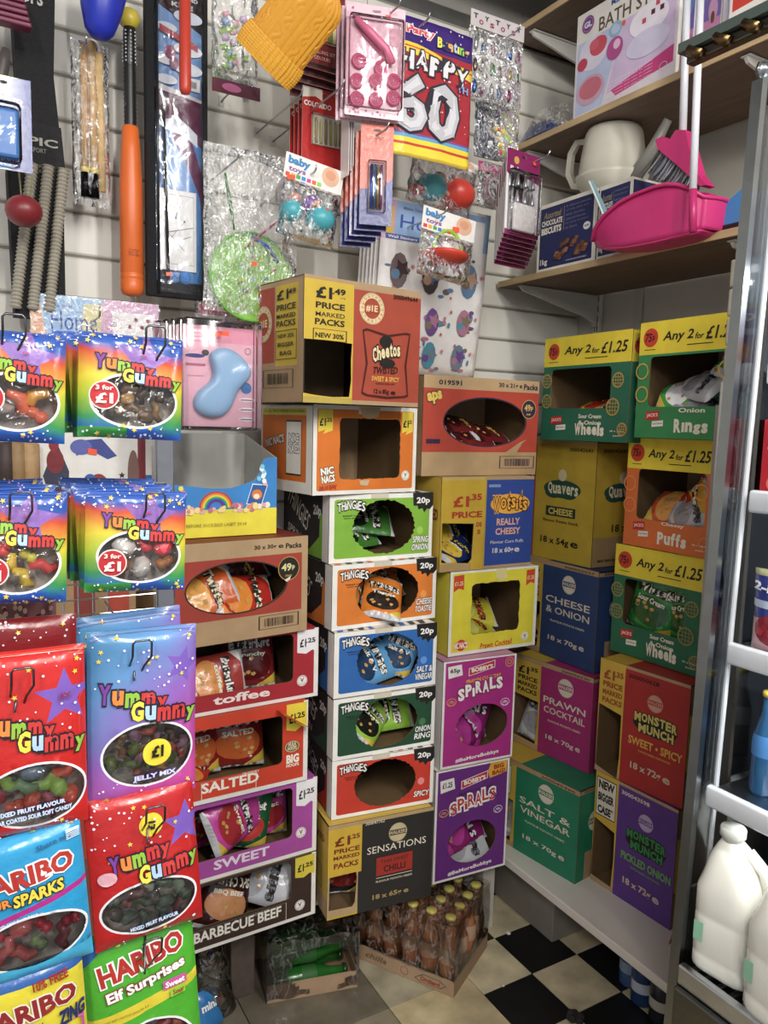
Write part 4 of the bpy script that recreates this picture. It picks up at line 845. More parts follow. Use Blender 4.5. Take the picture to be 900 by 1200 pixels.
P('silver', 'prawn', .06, .05, .085, -20, 10, 8, 'silver and magenta packet in the open corner of the magenta crisp carton', None, .8)
P('chz', 'mm', .06, .10, .08, -10, 20, -10, 'yellow packet edge deep in the open corner of the red snack carton', None, .6)
P('chz', 'quav', .06, .08, .12, -14, 14, 0, 'yellow and silver packet in the open side of the yellow curl carton', None, .72)
P('wots', 'cno', .06, .08, .075, -30, 30, 0, 'dark blue packet in the open corner of the navy crisp carton', None, .7)
# bright tape-like yellow strip on one wheels packet
# ------------------------------------------------------------------ floor packs
def bottle(mt_glass, mt_liq, label, loc, rot=None, lab='#c29c80', cap='#b9ab50', h=.2, r=.027, lz=None):
    t = thing('glass_bottle', label, 'bottle', loc, rot=rot)
    mb = MB(); mb.lathe([(r*.9, 0), (r, .006), (r, h*.52), (r*.85, h*.62), (r*.48, h*.80), (r*.42, h*.95)], mt_glass, 20); mb.build('bottle_glass', t, True)
    mb = MB(); mb.lathe([(r*.85, .004), (r*.93, .008), (r*.93, h*.51), (r*.78, h*.61), (r*.4, h*.78)], mt_liq, 18); mb.build('drink', t, True)
    mb = MB(); mb.lathe([(r*.42, h*.95), (r*.55, h*.95), (r*.56, h*.985), (r*.48, h), (.001, h)], M(cap, 'gloss'), 18); mb.build('bottle_cap', t, True)
    mb = MB(); mb.lathe([(r*1.015, h*.33), (r*1.015, h*.36), (r*.9, h*.60)], M(lab, 'card'), 20, None, False)if False else mb.lathe([(r*1.02, h*.38), (r*1.02, h*.52), (r*.93, h*.585)], M(lab, 'card'), 20, None, False); mb.build('bottle_label', t, True)
    return t
clear('glass_clear', '#e6e0d4', .03, .05, 8)
ORG = M('#cc8450', 'gloss'); GRN = M('#0e3a12', 'gloss')
def gl(name, col, alpha):
    m = M(col, 'gloss').copy(); m.name = name; m.node_tree.nodes['Principled BSDF'].inputs['Alpha'].default_value = alpha; return m
gO = gl('orange_glass', '#c98a60', .35); gG = gl('green_glass', '#1f6b1e', .75)
# orange drink tray, turned on the floor
c0 = atZ(531.5, 1170, 0); cL = atZ(415, 1121, 0); cR = atZ(577, 1100, 0)
dx = Vector((c0.x - cL.x, c0.y - cL.y, 0)); W_ = dx.length; ang = math.atan2(dx.y, dx.x)
tw, td, thh = min(W_, .345), .235, .045
t = thing('bottle_tray', 'cardboard tray of orange drink bottles on the floor under the second stack', 'tray', (c0.x, c0.y, .001), ang)
mb = MB(); K = M('#a8896a', 'card')
mb.box((-tw, 0, 0), (0, td, .003), K); mb.box((-tw, 0, .003), (0, .003, thh), K); mb.box((-tw, td-.003, .003), (0, td, thh), K); mb.box((-tw, .003, .003), (-tw+.003, td-.003, thh), K); mb.box((-.003, .003, .003), (0, td-.003, thh), K); mb.build('tray_body', t)
a = Art(tw, thh, K); a.frame([(.62, .3), (.70, .7), (.86, .72), (.93, .5), (.87, .2), (.68, .15)], .002, '#2f4a34'); a.t('Irn Fizz'.replace('Irn Fizz', 'Orchard'), .68, .87, .42, .3, '#a03a2a', .04, .2); a.ring(.52, .45, .012, .012, .0015, '#8a4a38'); a.t('chilla', .12, .34, .5, .35, '#6a5440', .02, .3); mb = MB(); a.decals(mb, lambda u, v, q: (u - tw, q, v)); mb.build('tray_print', t)
R2 = Matrix.Rotation(ang, 3, 'Z'); nb = 0
rows = ('front', 'second', 'third', 'back'); colsn = ('first', 'second', 'third', 'fourth', 'fifth', 'sixth')
for j in range(4):
    for i in range(6):
        q = Vector((-.03 - i*.0568, .031 + j*.0575, .0035)); p = Vector((c0.x, c0.y, .001)) + R2 @ q
        bo = bottle(gO, ORG, 'orange drink bottle, %s from right in %s row of the floor tray' % (colsn[i], rows[j]), p) if nb == 0 else copy_tree(bo)
        if nb: bo.location = p; bo['label'] = 'orange drink bottle, %s from right in %s row of the floor tray' % (colsn[i], rows[j])
        bo['group'] = 'orange drink bottles in the floor tray'; nb += 1
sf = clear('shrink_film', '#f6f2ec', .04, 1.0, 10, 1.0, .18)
def wrapfilm(parent, x0, x1, y0, y1, z0, z1, hole=None, name='shrink_wrap', amp=.006, mt=None):
    """shrink film around a pack: sides and a rounded top, hole(x,z) leaves the torn opening in front"""
    mb = MB(); n = 26; mt = mt or sf
    def sh(x, y, z): k = noise.noise(Vector((x*24, y*24, z*24))) * amp; return (x + k*.4, y + k, z + k*.6)
    for s in range(4):
        a = [(x0, y0), (x1, y0), (x1, y1), (x0, y1)][s]; b = [(x1, y0), (x1, y1), (x0, y1), (x0, y0)][s]
        V = [sh(a[0] + (b[0]-a[0])*i/n, a[1] + (b[1]-a[1])*i/n, z0 + (z1-z0)*j/12) for j in range(13) for i in range(n+1)]; F = []
        for j in range(12):
            for i in range(n):
                x = a[0] + (b[0]-a[0])*(i+.5)/n; z = z0 + (z1-z0)*(j+.5)/12
                if hole and hole(s, (i+.5)/n, (j+.5)/12): continue
                F.append((j*(n+1)+i, j*(n+1)+i+1, (j+1)*(n+1)+i+1, (j+1)*(n+1)+i))
        mb.add(V, F, mt)
    V = [sh(x0 + (x1-x0)*i/n, y0 + (y1-y0)*j/n, z1 - (.012 if (i % 5 < 2 or j % 5 < 2) and 0 < i < n and 0 < j < n else 0)) for j in range(n+1) for i in range(n+1)]
    mb.add(V, [(j*(n+1)+i, j*(n+1)+i+1, (j+1)*(n+1)+i+1, (j+1)*(n+1)+i) for j in range(n) for i in range(n)], mt)
    return mb.build(name, parent, True)
wrapfilm(t, -tw-.002, .002, -.002, td+.002, .044, .2015, lambda s, a, b: s == 1 and ((a-.45)/.22)**2 + ((b-.5)/.33)**2 < 1)
# green bottle pack
c0 = atZ(313, 1177, 0); c1 = atZ(419, 1157, 0); dx = c1 - c0; ang = math.atan2(dx.y, dx.x); tw = dx.length; td = .22
t = thing('bottle_pack', 'torn shrink wrapped pack of green bottles on the floor below the left stack', 'bottle pack', (c0.x, c0.y, .001), ang)
mb = MB(); mb.box((0, 0, 0), (tw, td, .003), K); mb.box((0, 0, .003), (tw, .003, .048), K); mb.box((0, td-.003, .003), (tw, td, .048), K); mb.box((0, .003, .003), (.003, td-.003, .048), K); mb.box((tw-.003, .003, .003), (tw, td-.003, .048), K); mb.build('tray_body', t)
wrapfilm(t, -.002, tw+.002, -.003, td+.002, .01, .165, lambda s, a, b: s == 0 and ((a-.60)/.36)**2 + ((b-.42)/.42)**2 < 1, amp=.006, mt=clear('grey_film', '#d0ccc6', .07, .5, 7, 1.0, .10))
R2 = Matrix.Rotation(ang, 3, 'Z'); names = ('lower left', 'lower right', 'upper left', 'upper right')
for k, (y_, z_) in enumerate(((.035, .032), (.095, .032), (.055, .088), (.115, .088))):
    p = Vector((c0.x, c0.y, .001)) + R2 @ Vector((.018, y_, z_))
    bo = bottle(gG, GRN, 'green glass bottle lying on its side in the torn floor pack, %s' % ('front bottom', 'rear bottom', 'front top', 'rear top')[k], p, (0, pi/2, ang), '#1f5a1e', '#1a3a1c', .2, .028)
    bo['group'] = 'green bottles in the torn pack'
# clear bag and timber post at the far left under the bench
p = atZ(290, 1167, 0); mb = MB(); mb.bbox((p.x-.045, p.y, 0), (p.x+.02, p.y+.05, .204), M('#5a4d44', 'wood'), .003)
tag(recenter(mb.build('timber_block')), 'dark square timber post on the floor between the clear bag and the green bottle pack', 'post')
p = atZ(248, 1184, 0); t = thing('clear_bag', 'crumpled clear plastic bag on the dark floor tile at the lower left', 'bag', p)
mb = MB(); mb.grid(22, 16, lambda a, b: ((.06 - .03*b)*cos(2*pi*a)*(1+.25*noise.noise(Vector((a*9, b*5, 1)))), (.05-.02*b)*sin(2*pi*a)*(1+.25*noise.noise(Vector((a*7, b*5, 4)))), .002 + .17*b + .01*noise.noise(Vector((a*6, b*6, 9)))), clear('bag_film', '#d8d4cc', .16, 1.2, 22)); mb.build('bag_film', t, True)
mb = MB(); mb.bbox((-.03, -.02, .004), (.035, .03, .02), M('#a8b4a0', 'card'), .004); mb.bbox((-.02, -.03, .02), (.02, .0, .05), M('#a8342c', 'card'), .006); mb.build('bag_contents', t)
p = atZ(236, 1186, 0); t = thing('fallen_packet', 'blue and white sweet packet on the floor beside the crumpled clear bag', 'packet', p + Vector((0, -.05, .045)), rot=(radians(-25), 0, .3))
a = Art(.07, .09, '#2a78b8', 'film'); a.t('mini', .2, .8, .6, .2, '#f0f0f0', .04); pillow(t, .07, .09, .02, a, '#b8b8b8', 3, .003, .012, 'foil')
# ------------------------------------------------------------------ things hanging on the slatwall
def span(u0, v0, u1, v1, Y):
    um, vm = (u0+u1)/2, (v0+v1)/2
    x0, x1 = at(u0, vm, Y).x, at(u1, vm, Y).x; z1, z0 = at(um, v0, Y).z, at(um, v1, Y).z
    return (x0+x1)/2, x1-x0, z1, z1-z0
def card(name, label, cat, u0, v0, u1, v1, Y, art, thick=.0012, yaw=0, group=None, slot=True, tilt=0, part='card', w=None, back=None):
    """art(w,h)->Art ; hangs with its top centre at the wall hook"""
    cx, W, zt, H = span(u0, v0, u1, v1, Y)
    if w: W = w
    t = thing(name, label, cat, (cx, Y, zt), radians(yaw), group, rot=(radians(tilt), 0, radians(yaw)))
    a = art(W, H); mb = MB()
    if slot: a.cutm(ellp(W/2, H - .012, .009, .003, 12))
    fn = lambda u, v, q: (u - W/2, q, v - H); a.sheet(mb, fn, thick, back or M('#d9d4ca', 'card')); mb.build(part, t)
    if a.d: mb = MB(); a.decals(mb, fn); mb.build('print', t)
    return t, W, H
HK = M('#b9bcc0', 'metal')
def hook(u, v, Y, label, tip=.02, r=.0022, up=.012):
    """single prong hook from the slatwall out to depth Y"""
    p = at(u, v, Y); L = YB - Y; t = thing('display_hook', label, 'hook', (p.x, YB, p.z))
    mb = MB(); mb.tube([(0, .004, 0), (0, -L*.5, .0), (0, -L, 0), (0, -L-.008, .003), (0, -L-.014, up)], r, HK, 8); mb.build('prong', t, True)
    mb = MB(); mb.bbox((-.007, -.003, -.012), (.007, .0, .014), M('#c9c6be', 'white'), .001); mb.build('back_plate', t); return t
def copies(t, n, dy, label, group, dx=0, dz=0):
    for k in range(1, n+1):
        c = copy_tree(t); c.location = t.location + Vector((dx*k, dy*k, dz*k)); c['label'] = '%s, %s from the front of its stack' % (label, ('second', 'third', 'fourth', 'fifth', 'sixth', 'seventh', 'eighth', 'ninth')[k-1]); c['group'] = group
        c.rotation_euler.z += radians(random.uniform(-1.5, 1.5))
def bag_film(t, W, H, D, mt, z0=0, name='film_bag', seed=1, amp=.006, y0=0):
    mb = MB(); n, m_ = 20, 22
    for s in (-1, 1):
        def fn(a, b, s=s):
            x = (a-.5)*W; z = z0 - H*b; e = (1-(2*a-1)**2)**.5 * min(1, (1-abs(2*b-1))*4)**.6
            k = noise.noise(Vector((a*8+seed, b*8, s*3)))*amp + abs(noise.noise(Vector((a*22, b*10+seed, s*5))))*amp*.8
            return (x*(1 + .03*noise.noise(Vector((b*7, seed, 0)))), y0 + s*D/2*e + k, z)
        mb.grid(n, m_, fn, mt)
    return mb.build(name, t, True)
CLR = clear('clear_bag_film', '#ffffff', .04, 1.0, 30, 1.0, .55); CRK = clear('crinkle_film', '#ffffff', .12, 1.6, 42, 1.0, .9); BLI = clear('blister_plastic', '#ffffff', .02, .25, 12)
def sticker(t, x, z, y=-.0016, s=.02, ang=5):
    a = radians(ang); c, d = cos(a)*s/2, sin(a)*s/2; mb = MB()
    mb.add([(x-c, y, z-s*.32-d), (x+c, y, z-s*.32+d), (x+c, y, z+s*.32+d), (x-c, y, z+s*.32-d)], [(0,1,2,3)], M('#f0552c', 'gloss')); mb.build('price_sticker', t)
# --- black bag of ribbed cricket stumps
cx, W, zt, H = span(6, -10, 78, 372, 1.90)
t = thing('cricket_set', 'tall black bag of ribbed grey stumps with a cloth top at the far left', 'cricket set', (cx, 1.9, zt))
mb = MB(); P = [(-.35, -.0), (.35, 0), (.30, -.25), (.42, -.5), (.42, -1), (-.42, -1), (-.48, -.55), (-.30, -.25)]
mb.prism([(x*W, z*H) for x, z in P], -.012, .045, M('#1d1c1e', 'cloth')); mb.build('bag', t)
mb = MB(); n = 30
for k in range(3):
    xa, xb = (-.04 + .12*k)*W*2.1, (-.20 + .13*k)*W*2.1; z0, z1 = -H*.98, -H*(.53)
    rs = []; ps = []
    for i in range(76): f_ = i/75; ps.append((xb + (xa-xb)*f_, -.022 - .005*(k % 2), z0 + (z1-z0)*f_)); rs.append(.0130 if i % 2 else .0095)
    mb = MB(); mb.tube(ps, rs, M('#a29b8c', 'plastic'), 12); mb.build('stump', t)
mb = MB(); P = [(-.30, -.40), (.40, -.40), (.46, -.53), (.42, -.55), (-.34, -.54)]; mb.prism([(x*W, z*H) for x, z in P], -.0135, -.012, M('#242325', 'cloth')); mb.build('header_label', t)
a = Art(W, H, '#000'); a.t('EPIC', .2, .84, 1-.455, .025, '#9a988f', .03); a.t('SPORT', .4, .65, 1-.482, .014, '#8a887f', .0); a.t('CRICKET', .42, .75, 1-.53, .011, '#5a5a3a', .01); a.t('SET', .45, .7, 1-.545, .01, '#5a5a3a', .01); a.t('TOPS', .15, .65, 1-.03, .04, '#a8a6a0', .03)
mb = MB(); a.decals(mb, lambda u, v, q: (u - W/2, q - .0145, v - H)); mb.build('print', t)
# red ball on a string
p = at(28, 247, 1.78); t = thing('string_ball', 'dark red ribbed ball on a looped string in front of the black stump bag', 'ball', p + Vector((0, 0, .03)))
mb = MB(); mb.lathe([(.002, -.062)] + [(.036*sin(pi*(i+.5)/18)*(1 - .025*(i % 2)), -.031 - .031*cos(pi*(i+.5)/18)) for i in range(18)] + [(.002, .0)], M('#7c1f26', 'plastic'), 22); mb.build('ball', t, True)
mb = MB(); mb.tube([(-.004, 0, -.002), (-.008, .004, .06), (-.004, .02, .13), (.0, .05, .19)], .0016, M('#9a9468', 'cloth'), 6); mb.tube([(.012, 0, -.006), (.018, .004, .05), (.012, .02, .11), (.002, .05, .19)], .0016, M('#9a9468', 'cloth'), 6); mb.build('string', t, True)
# calculator blister
def art(W, H):
    a = Art(W, H, '#2a3a8c', 'film'); a.zr(0, 0, .62, .62, '#2f80c8').zone([(0, .9), (.8, 1.0), (.8, 1), (0, 1)], '#d8b83a'); a.t('CALCULATOR', -.8, .9, .80, .09, '#e4e0ee', .04, 0, -8); a.ell(.25, .42, .2, .16, '#e8ecf0'); a.rect(.0, .5, .4, .58, '#c83a2c'); a.rect(.0, .6, .45, .66, '#5a8a78')
    for i in range(10): a.circ(.25 + .13*cos(i*.63), .42 + .10*sin(i*.63), .004, '#8a98a8', 8)
    a.ring(.6, .12, .016, .016, .002, '#dfe4ee'); a.t('TOYS', .46, .74, .12, .04, '#dfe4ee', .02); return a
t, W, H = card('toy_blister_card', 'blue calculator toy on a blue card at the far left edge', 'toy', -30, 88, 37, 198, 1.72, art, .002)
mb = MB(); mb.bbox((-W*.49, -.024, -H*.9), (W*.25, -.004, -H*.38), M('#2c74be', 'plastic'), .006); mb.build('toy_calculator', t)
mb = MB(); mb.bbox((-W*.5, -.03, -H*.95), (W*.3, -.0005, -H*.3), BLI, .01); mb.build('blister', t, True)
# maroon folded item at top left corner
p = at(8, 28, 1.8); t = thing('folded_pennant', 'maroon ribbed rubber mat rolled up in the top left corner', 'toy', p)
mb = MB()
for k in range(8): mb.bbox((-.09, -.01 + .002*(k % 2), .011*k), (.045 - .003*k, .02, .011*k + .010), M('#6a1c3a', 'plastic'), .003)
mb.build('rolled_mat', t)
p = at(4, 85, 1.78); mb = MB(); mb.tube([(-.03, 0, -.09), (-.012, 0, -.04), (.0, 0, .02), (.006, 0, .045)], [.012, .013, .013, .008], M('#4a4442', 'plastic'), 10)
tag(mb.build('handle_grip', smooth=True, loc=p), 'dark grey rubber grip poking in at the left edge above the calculator', 'toy')
# wooden rods in a clear bag
cx, W, zt, H = span(84, 52, 127, 243, 1.90); t = thing('wooden_rod_set', 'pale wooden rods with black ends in a clear bag left of the orange bat', 'toy', (cx, 1.9, zt))
for k, (x, c, l0, l1) in enumerate(((-.013, '#b98f58', 0.03, .76), (.004, '#c7a06a', .0, .78), (.018, '#d0ad76', .06, .9))):
    mb = MB(); mb.tube([(x, -.01 - .003*k, -H*l0), (x*1.15, -.012, -H*l1)], .0085, M(c, 'wood'), 14); mb.build('wooden_rod', t, True)
for x in (-.013, .004): mb = MB(); mb.tube([(x*1.1, -.012, -H*.765), (x*1.1, -.012, -H*.80)], .0093, M('#c9b21c', 'gloss'), 12); mb.tube([(x*1.1, -.012, -H*.80), (x*1.1, -.014, -H*.95)], .0105, M('#17171a', 'foil'), 12); mb.build('rod_tip', t, True)
bag_film(t, W*1.02, H, .03, CLR, 0, seed=4, y0=-.008)
# blue cone
p = at(117, 44, 1.82); mb = MB(); prof = [(.002, 0), (.018, .004), (.03, .018), (.042, .06), (.05, .11), (.052, .15), (.046, .16)]
mb.lathe(prof, M('#1c2fae', 'plastic'), 26, Matrix.Rotation(.1, 4, 'Y')); tag(mb.build('foam_cone', smooth=True, loc=p + Vector((-.002, 0, -.004))), 'royal blue foam cone at the top edge above the wooden rods', 'toy')
hook(100, 52, 1.84, 'bare hook end above the clear bag of wooden rods')
# baseball bat with yellow ball
px = 155; pt, pb = at(156, 5, 1.88), at(155, 347, 1.88); H = pt.z - pb.z
t = thing('toy_bat', 'orange foam bat with a black grip and a yellow ball on top', 'bat', (pb.x, 1.88, pb.z))
s = H / 339
mb = MB(); mb.lathe([(.6*s*10, 0), (.0225*1, 2*s), (.026, 7*s), (.0262, 18*s), (.0248, 19*s), (.0262, 20*s), (.0262, 25*s), (.0248, 26*s), (.026, 27*s), (.0255, 130*s), (.0215, 170*s), (.018, 198*s), (.0135, 200*s)], M('#dd6516', 'plastic'), 28); mb.build('barrel', t, True)
mb = MB(); pr = [(.0135, 199*s)]
for i in range(14): pr += [(.0142, (200+i*5)*s), (.0126, (202.5+i*5)*s)]
pr += [(.0138, 270*s), (.0138, 305*s), (.013, 312*s)]; mb.lathe(pr, M('#1b1a1b', 'plastic'), 20); mb.build('grip', t, True)
mb = MB(); R_ = .0232
mb.lathe([(.001, 309*s)] + [(R_*sin(pi*i/14), (309*s) + R_*(1-cos(pi*i/14))) for i in range(1, 14)] + [(.001, 309*s + 2*R_)], M('#c9b32a', 'plastic'), 24); mb.build('ball', t, True)
mb = MB()
for i in range(9):
    for k in range(8): mb.lathe([(.0004, .0), (.0022, .0006), (.0004, .0026)], M('#c9c9c9', 'gloss'), 6, Matrix.Translation((.0138*cos(k*.785), .0138*sin(k*.785), (272+i*4.2)*s)) @ Matrix.Rotation(k*.785, 4, 'Z') @ Matrix.Rotation(pi/2, 4, 'Y'))
mb.build('grip_studs', t)['kind'] = 'stuff'
a = Art(.03, .018, '#000'); a.t('TOY SPORT', .05, .95, .8, .2, '#9a3f0c'); a.t('BAT 62', .05, .8, .5, .25, '#9a3f0c'); a.t('FOAM GRIP', .05, .95, .2, .2, '#9a3f0c'); mb = MB(); a.decals(mb, lambda u, v, q: ((u-.015)*.9, q - .0262 + 5*((u-.015)**2)*2, v + 45*s)); mb.build('print', t)
# kite pack with the black frame
cx, W, zt, H = span(171, -22, 243, 349, 1.85); t = thing('kite_pack', 'long black edged kite pack with a sky print and a white diagram sheet', 'kite', (cx, 1.85, zt))
mb = MB(); B = M('#151416', 'cloth')
mb.bbox((-W/2, -.004, -H), (-W/2+.020, .02, 0), B, .003); mb.bbox((W/2-.010, -.004, -H), (W/2, .02, 0), B, .002); mb.bbox((-W/2+.018, -.004, -H), (W/2-.009, .02, -H+.036), B, .002); mb.box((-W/2+.03, .012, -H+.03), (W/2-.008, .018, 0), M('#26242a', 'cloth')); mb.build('black_sleeve', t)
mb = MB(); mb.tube([(-W/2+.024, -.006, 0), (-W/2+.025, -.007, -H*.99)], .0035, M('#1c1b1e', 'gloss'), 8); mb.tube([(-W/2+.038, -.002, -H*.35), (-W/2+.048, -.004, -H*.96)], .004, M('#222126', 'gloss'), 8); mb.build('spar', t, True)
wi, x0 = W - .032, -W/2 + .021
a = Art(wi, H, '#4f87c8', 'film'); a.zr(0, .64, 1, .93, '#7aa6dc').zone([(0, .93), (1, .86), (1, 1), (0, 1)], '#2a1c22').zone([(0, .685), (1, .655), (1, .63), (0, .665)], '#e9e4e4').zone([(.2, .655), (1, .64), (1, .50), (.6, .55)], '#5a2a4c').zone([(0, .60), (.45, .5), (1, .62), (1, .645), (0, .665)], '#6a2f50').zone([(0, .33), (.5, .40), (.9, .37), (1, .2), (1, .31), (.7, .47), (.3, .55), (0, .52)], '#4f87c8').zone([(.35, .52), (.6, .46), (.95, .34), (1, .28), (1, .42), (.7, .55)], '#6b2b54').zone([(.1, .57), (.5, .585), (.9, .54), (.9, .50), (.6, .53), (.1, .55)], '#d8dce2').zr(.05, .06, .3, .33, '#20202c')
for q, c in ((.80, '#f2f5f8'), (.74, '#e8eef6'), (.90, '#e2ecf8')): a.ell(.7, q, .3, .02, c); a.ell(.25, q - .045, .22, .015, c)
a.rect(.55, .675, .95, .715, '#f0eeee'); a.bars(.58, .677, .92, .712, BLK, False); a.ell(.32, .78, .12, .022, '#a05a7c'); a.ell(.40, .75, .1, .02, '#8a4668'); a.poly([(.1, .86), (.9, .82), (.9, .80), (.1, .84)], '#b6283a'); a.t('DIAMOND', .3, .9, .955, .012, '#e8e8ea', .03); a.t('KITE', .35, .8, .93, .014, '#e8e8ea', .03)
a.rect(.05, .09, .86, .35, '#e9e6e2'); a.fr(.22, .11, .80, .335, .0008, '#5a5a60')
for P in ([(.5, .30), (.52, .30), (.42, .26), (.40, .26)], [(.25, .21), (.8, .235), (.8, .237), (.25, .213)], [(.2, .17), (.6, .25), (.6, .252), (.2, .173)], [(.25, .21), (.6, .155), (.6, .157), (.25, .213)], [(.2, .17), (.75, .205), (.75, .207), (.2, .173)]): a.poly(P, '#4a4a50')
a.circ(.6, .252, .0025, BLK, 8); a.circ(.42, .26, .002, BLK, 8)
mb = MB(); a.sheet(mb, lambda u, v, q: (u + x0, q + .008 + .004*sin(u*60) * (1 if v < H*.6 else .3), v - H), .002, M('#888', 'card'), .02); mb.build('kite_insert', t, True)
mb = MB(); a.decals(mb, lambda u, v, q: (u + x0, q + .0035, v - H)); mb.build('print', t)
mb = MB(); mb.grid(8, 40, lambda i, j: (x0 + .0 + i*wi, -.003 - .005*(4*i*(1-i)) + .003*noise.noise(Vector((i*3, j*9, 2))), -H*j*.985), clear('kite_film', '#f4f4f6', .05, .5, 10)); mb.build('clear_front', t, True)
mb = MB(); mb.bbox((.004, -.010, -H+.032), (.03, .006, -H+.062), M('#4a7ec0', 'cloth'), .008); mb.bbox((-.014, -.008, -H+.032), (.0, .004, -H+.05), M('#5a90cc', 'cloth'), .006); mb.build('ribbon_ball', t, True)
sticker(t, -.024, -H+.05, -.012, .013)
mb = MB(); mb.tube([(0, 0, 0), (0, 0, .12)], .012, M('#c53a26', 'plastic'), 18); p = at(217, 104, 1.76); mb = MB(); mb.lathe([(.001, -.013), (.009, -.010), (.0125, -.003), (.0128, .01), (.0120, .31)], M('#c23a26', 'plastic'), 20)
tag(mb.build('red_baton', smooth=True, loc=p), 'red plastic baton hanging in front of the kite pack', 'toy')
# --- frog toys in clear bag
cx, W, zt, H = span(248, -20, 302, 98, 1.82); t = thing('toy_bag', 'clear bag of pastel pink, green and blue rubber animals left of the yellow hat', 'toy', (cx, 1.82, zt))
for k in range(26):
    x, z = random.uniform(-.03, .03), -H*random.uniform(.35, .85); c = ('#8ab84a', '#d8a0b0', '#8aa6cc', '#a8c86a', '#c8b0d0')[0 if z < -H*.62 and random.random() < .7 else random.randrange(5)]
    mb = MB(); r = random.uniform(.007, .011); mb.lathe([(.001, -r*.8), (r*.8, -r*.5), (r, 0), (r*.7, r*.6), (.001, r*.8)], M(c, 'plastic'), 10); mb.lathe([(.001, 0), (r*.4, r*.2), (.001, r*.6)], M(c, 'plastic'), 8, Matrix.Translation((r*.5, -r*.3, r*.5))); mb.build('rubber_animal', t, True, (x, random.uniform(-.012, .004), z))
bag_film(t, W, H, .035, CLR, 0, seed=9)
a = Art(W*1.05, .03, '#6a2f44', 'film'); mb = MB(); a.ell(.4, .5, .2, .3, '#d070a0'); a.sheet(mb, lambda u, v, q: (u - W*.5, q - .004, v - H - .028), .002); a.decals(mb, lambda u, v, q: (u - W*.5, q - .004, v - H - .028)); mb.build('card', t); 
hook(288, 88, 1.82, 'hook with a white ticket below the bag of rubber animals')
p = at(288, 118, 1.86); mb = MB(); mb.box((-.008, -.0008, -.004), (.008, 0, .026), M('#e4e1da', 'card')); tag(mb.build('hook_ticket', loc=p), 'small white ticket hanging below the bag of rubber animals', 'ticket')
# --- yellow knitted hat
pc = at(316, 66, 1.62); t = thing('knitted_hat', 'mustard yellow knitted hat with a ribbed brim at the top edge', 'hat', pc, rot=(radians(40), radians(33), 0))
def knit(r0, z0, z1, rib, amp, nz):
    def fn(a, b):
        th = 2*pi*a; z = z0 + (z1-z0)*b; r = r0(b); c = abs(sin(th*rib + (1.3*sin(b*26) if amp < .01 and int(th*rib/pi) % 3 == 0 else 0)))**.6
        k = 1 + amp*8*c + .012*sin(b*nz*2*pi); return (r*k*cos(th), .30*r*k*sin(th), z)
    return fn
Y_ = M('#dd9813', 'plastic')
mb = MB(); mb.grid(200, 90, knit(lambda b: .062*(1 if b < .7 else sqrt(max(.0001, 1-((b-.7)/.3)**2))), .02, .185, 13, .0095, 34), Y_); mb.build('knit', t, True)
mb = MB(); mb.grid(220, 40, knit(lambda b: .0655 + .003*sin(pi*b), -.022, .028, 20, .0105, 9), M('#e2a018', 'plastic')); mb.build('brim', t, True)
# --- stack of dark red play dough / crayon cards
def art(W, H):
    a = Art(W, H, '#74202a', 'film'); a.zone(rrect(.03, .03, .97, .98, .03), '#7c222c'); a.zr(.03, .02, .97, .06, '#2a1a18'); a.fr(.12, .30, .88, .73, .0015, '#4a1418')
    for k, c in enumerate(('#22366a', '#1d2c44', '#3f7a3a', '#b8483a', '#cc6a5a', '#d88a5a', '#7a9a3a', '#d9cf9a')): a.rect(.17 + k*.082, .34, .24 + k*.082, .70, c)
    a.rect(.35, .55, .5, .60, '#e6b4b0'); a.ring(.35, .90, .013, .018, .003, '#b8c24a'); a.ring(.72, .88, .012, .02, .003, '#c8b23a'); a.t('MODELLING SET', .2, .8, .2, .04, '#e0b0a0', .01); a.t('8 COLOURS', .3, .7, .13, .04, '#e0b0a0', .01); return a
t, W, H = card('modelling_set', 'front dark red card of coloured modelling sticks right of the yellow hat', 'toy', 348, -22, 404, 82, 1.72, art, .003)
mb = MB(); mb.bbox((-W*.36, -.008, -H*.70), (W*.36, -.0005, -H*.27), BLI, .003); mb.build('blister', t, True)
copies(t, 4, .014, 'dark red modelling stick card', 'modelling stick cards behind the front one', .002, -.012)
# --- red face crayon cards
def art(W, H):
    a = Art(W, H, '#bb2222', 'film'); a.zr(.42, .95, 1, 1.0, '#c83a3a').zone([(.0, .86), (.28, .90), (.42, .86), (.42, 1), (0, 1)], '#e6dccc'); a.t('COLORIDO', .03, .62, .80, .065, '#f0e6dc', .04); a.rect(.65, .72, .92, .78, '#c8281c')
    a.rect(.20, .32, .90, .68, '#d8d0c4')
    for k in range(6): a.rect(.26 + k*.105, .36, .31 + k*.105, .60, '#a8a070'); a.poly([(.26 + k*.105, .60), (.31 + k*.105, .60), (.285 + k*.105, .66)], ('#1a1a1a', '#d0c8a8', '#2a3a1c', '#1c1c1c', '#24324a', '#1a1a1a')[k])
    return a
t, W, H = card('face_crayon_card', 'red card of six face crayons, front one of its stack above the teal toys', 'toy', 354, 106, 408, 202, 1.76, art, .002)
for k in range(6): mb = MB(); mb.tube([(W*(-.215 + k*.105), -.005, -H*.66), (W*(-.215 + k*.105), -.005, -H*.40), (W*(-.215 + k*.105), -.005, -H*.36)], [.0032, .0032, .0012], M(('#b3a66a', '#c4b98a', '#8f8a5c', '#a69c60', '#a8a070', '#b3a66a')[k], 'plastic'), 8); mb.build('crayon', t, True)
mb = MB(); mb.bbox((-W*.30, -.010, -H*.69), (W*.42, -.0005, -H*.31), BLI, .003); mb.build('blister', t, True)
copies(t, 3, .022, 'red face crayon card', 'face crayon cards behind the front one', -.001, -.002)
hook(352, 112, 1.72, 'hook above the red face crayon cards')
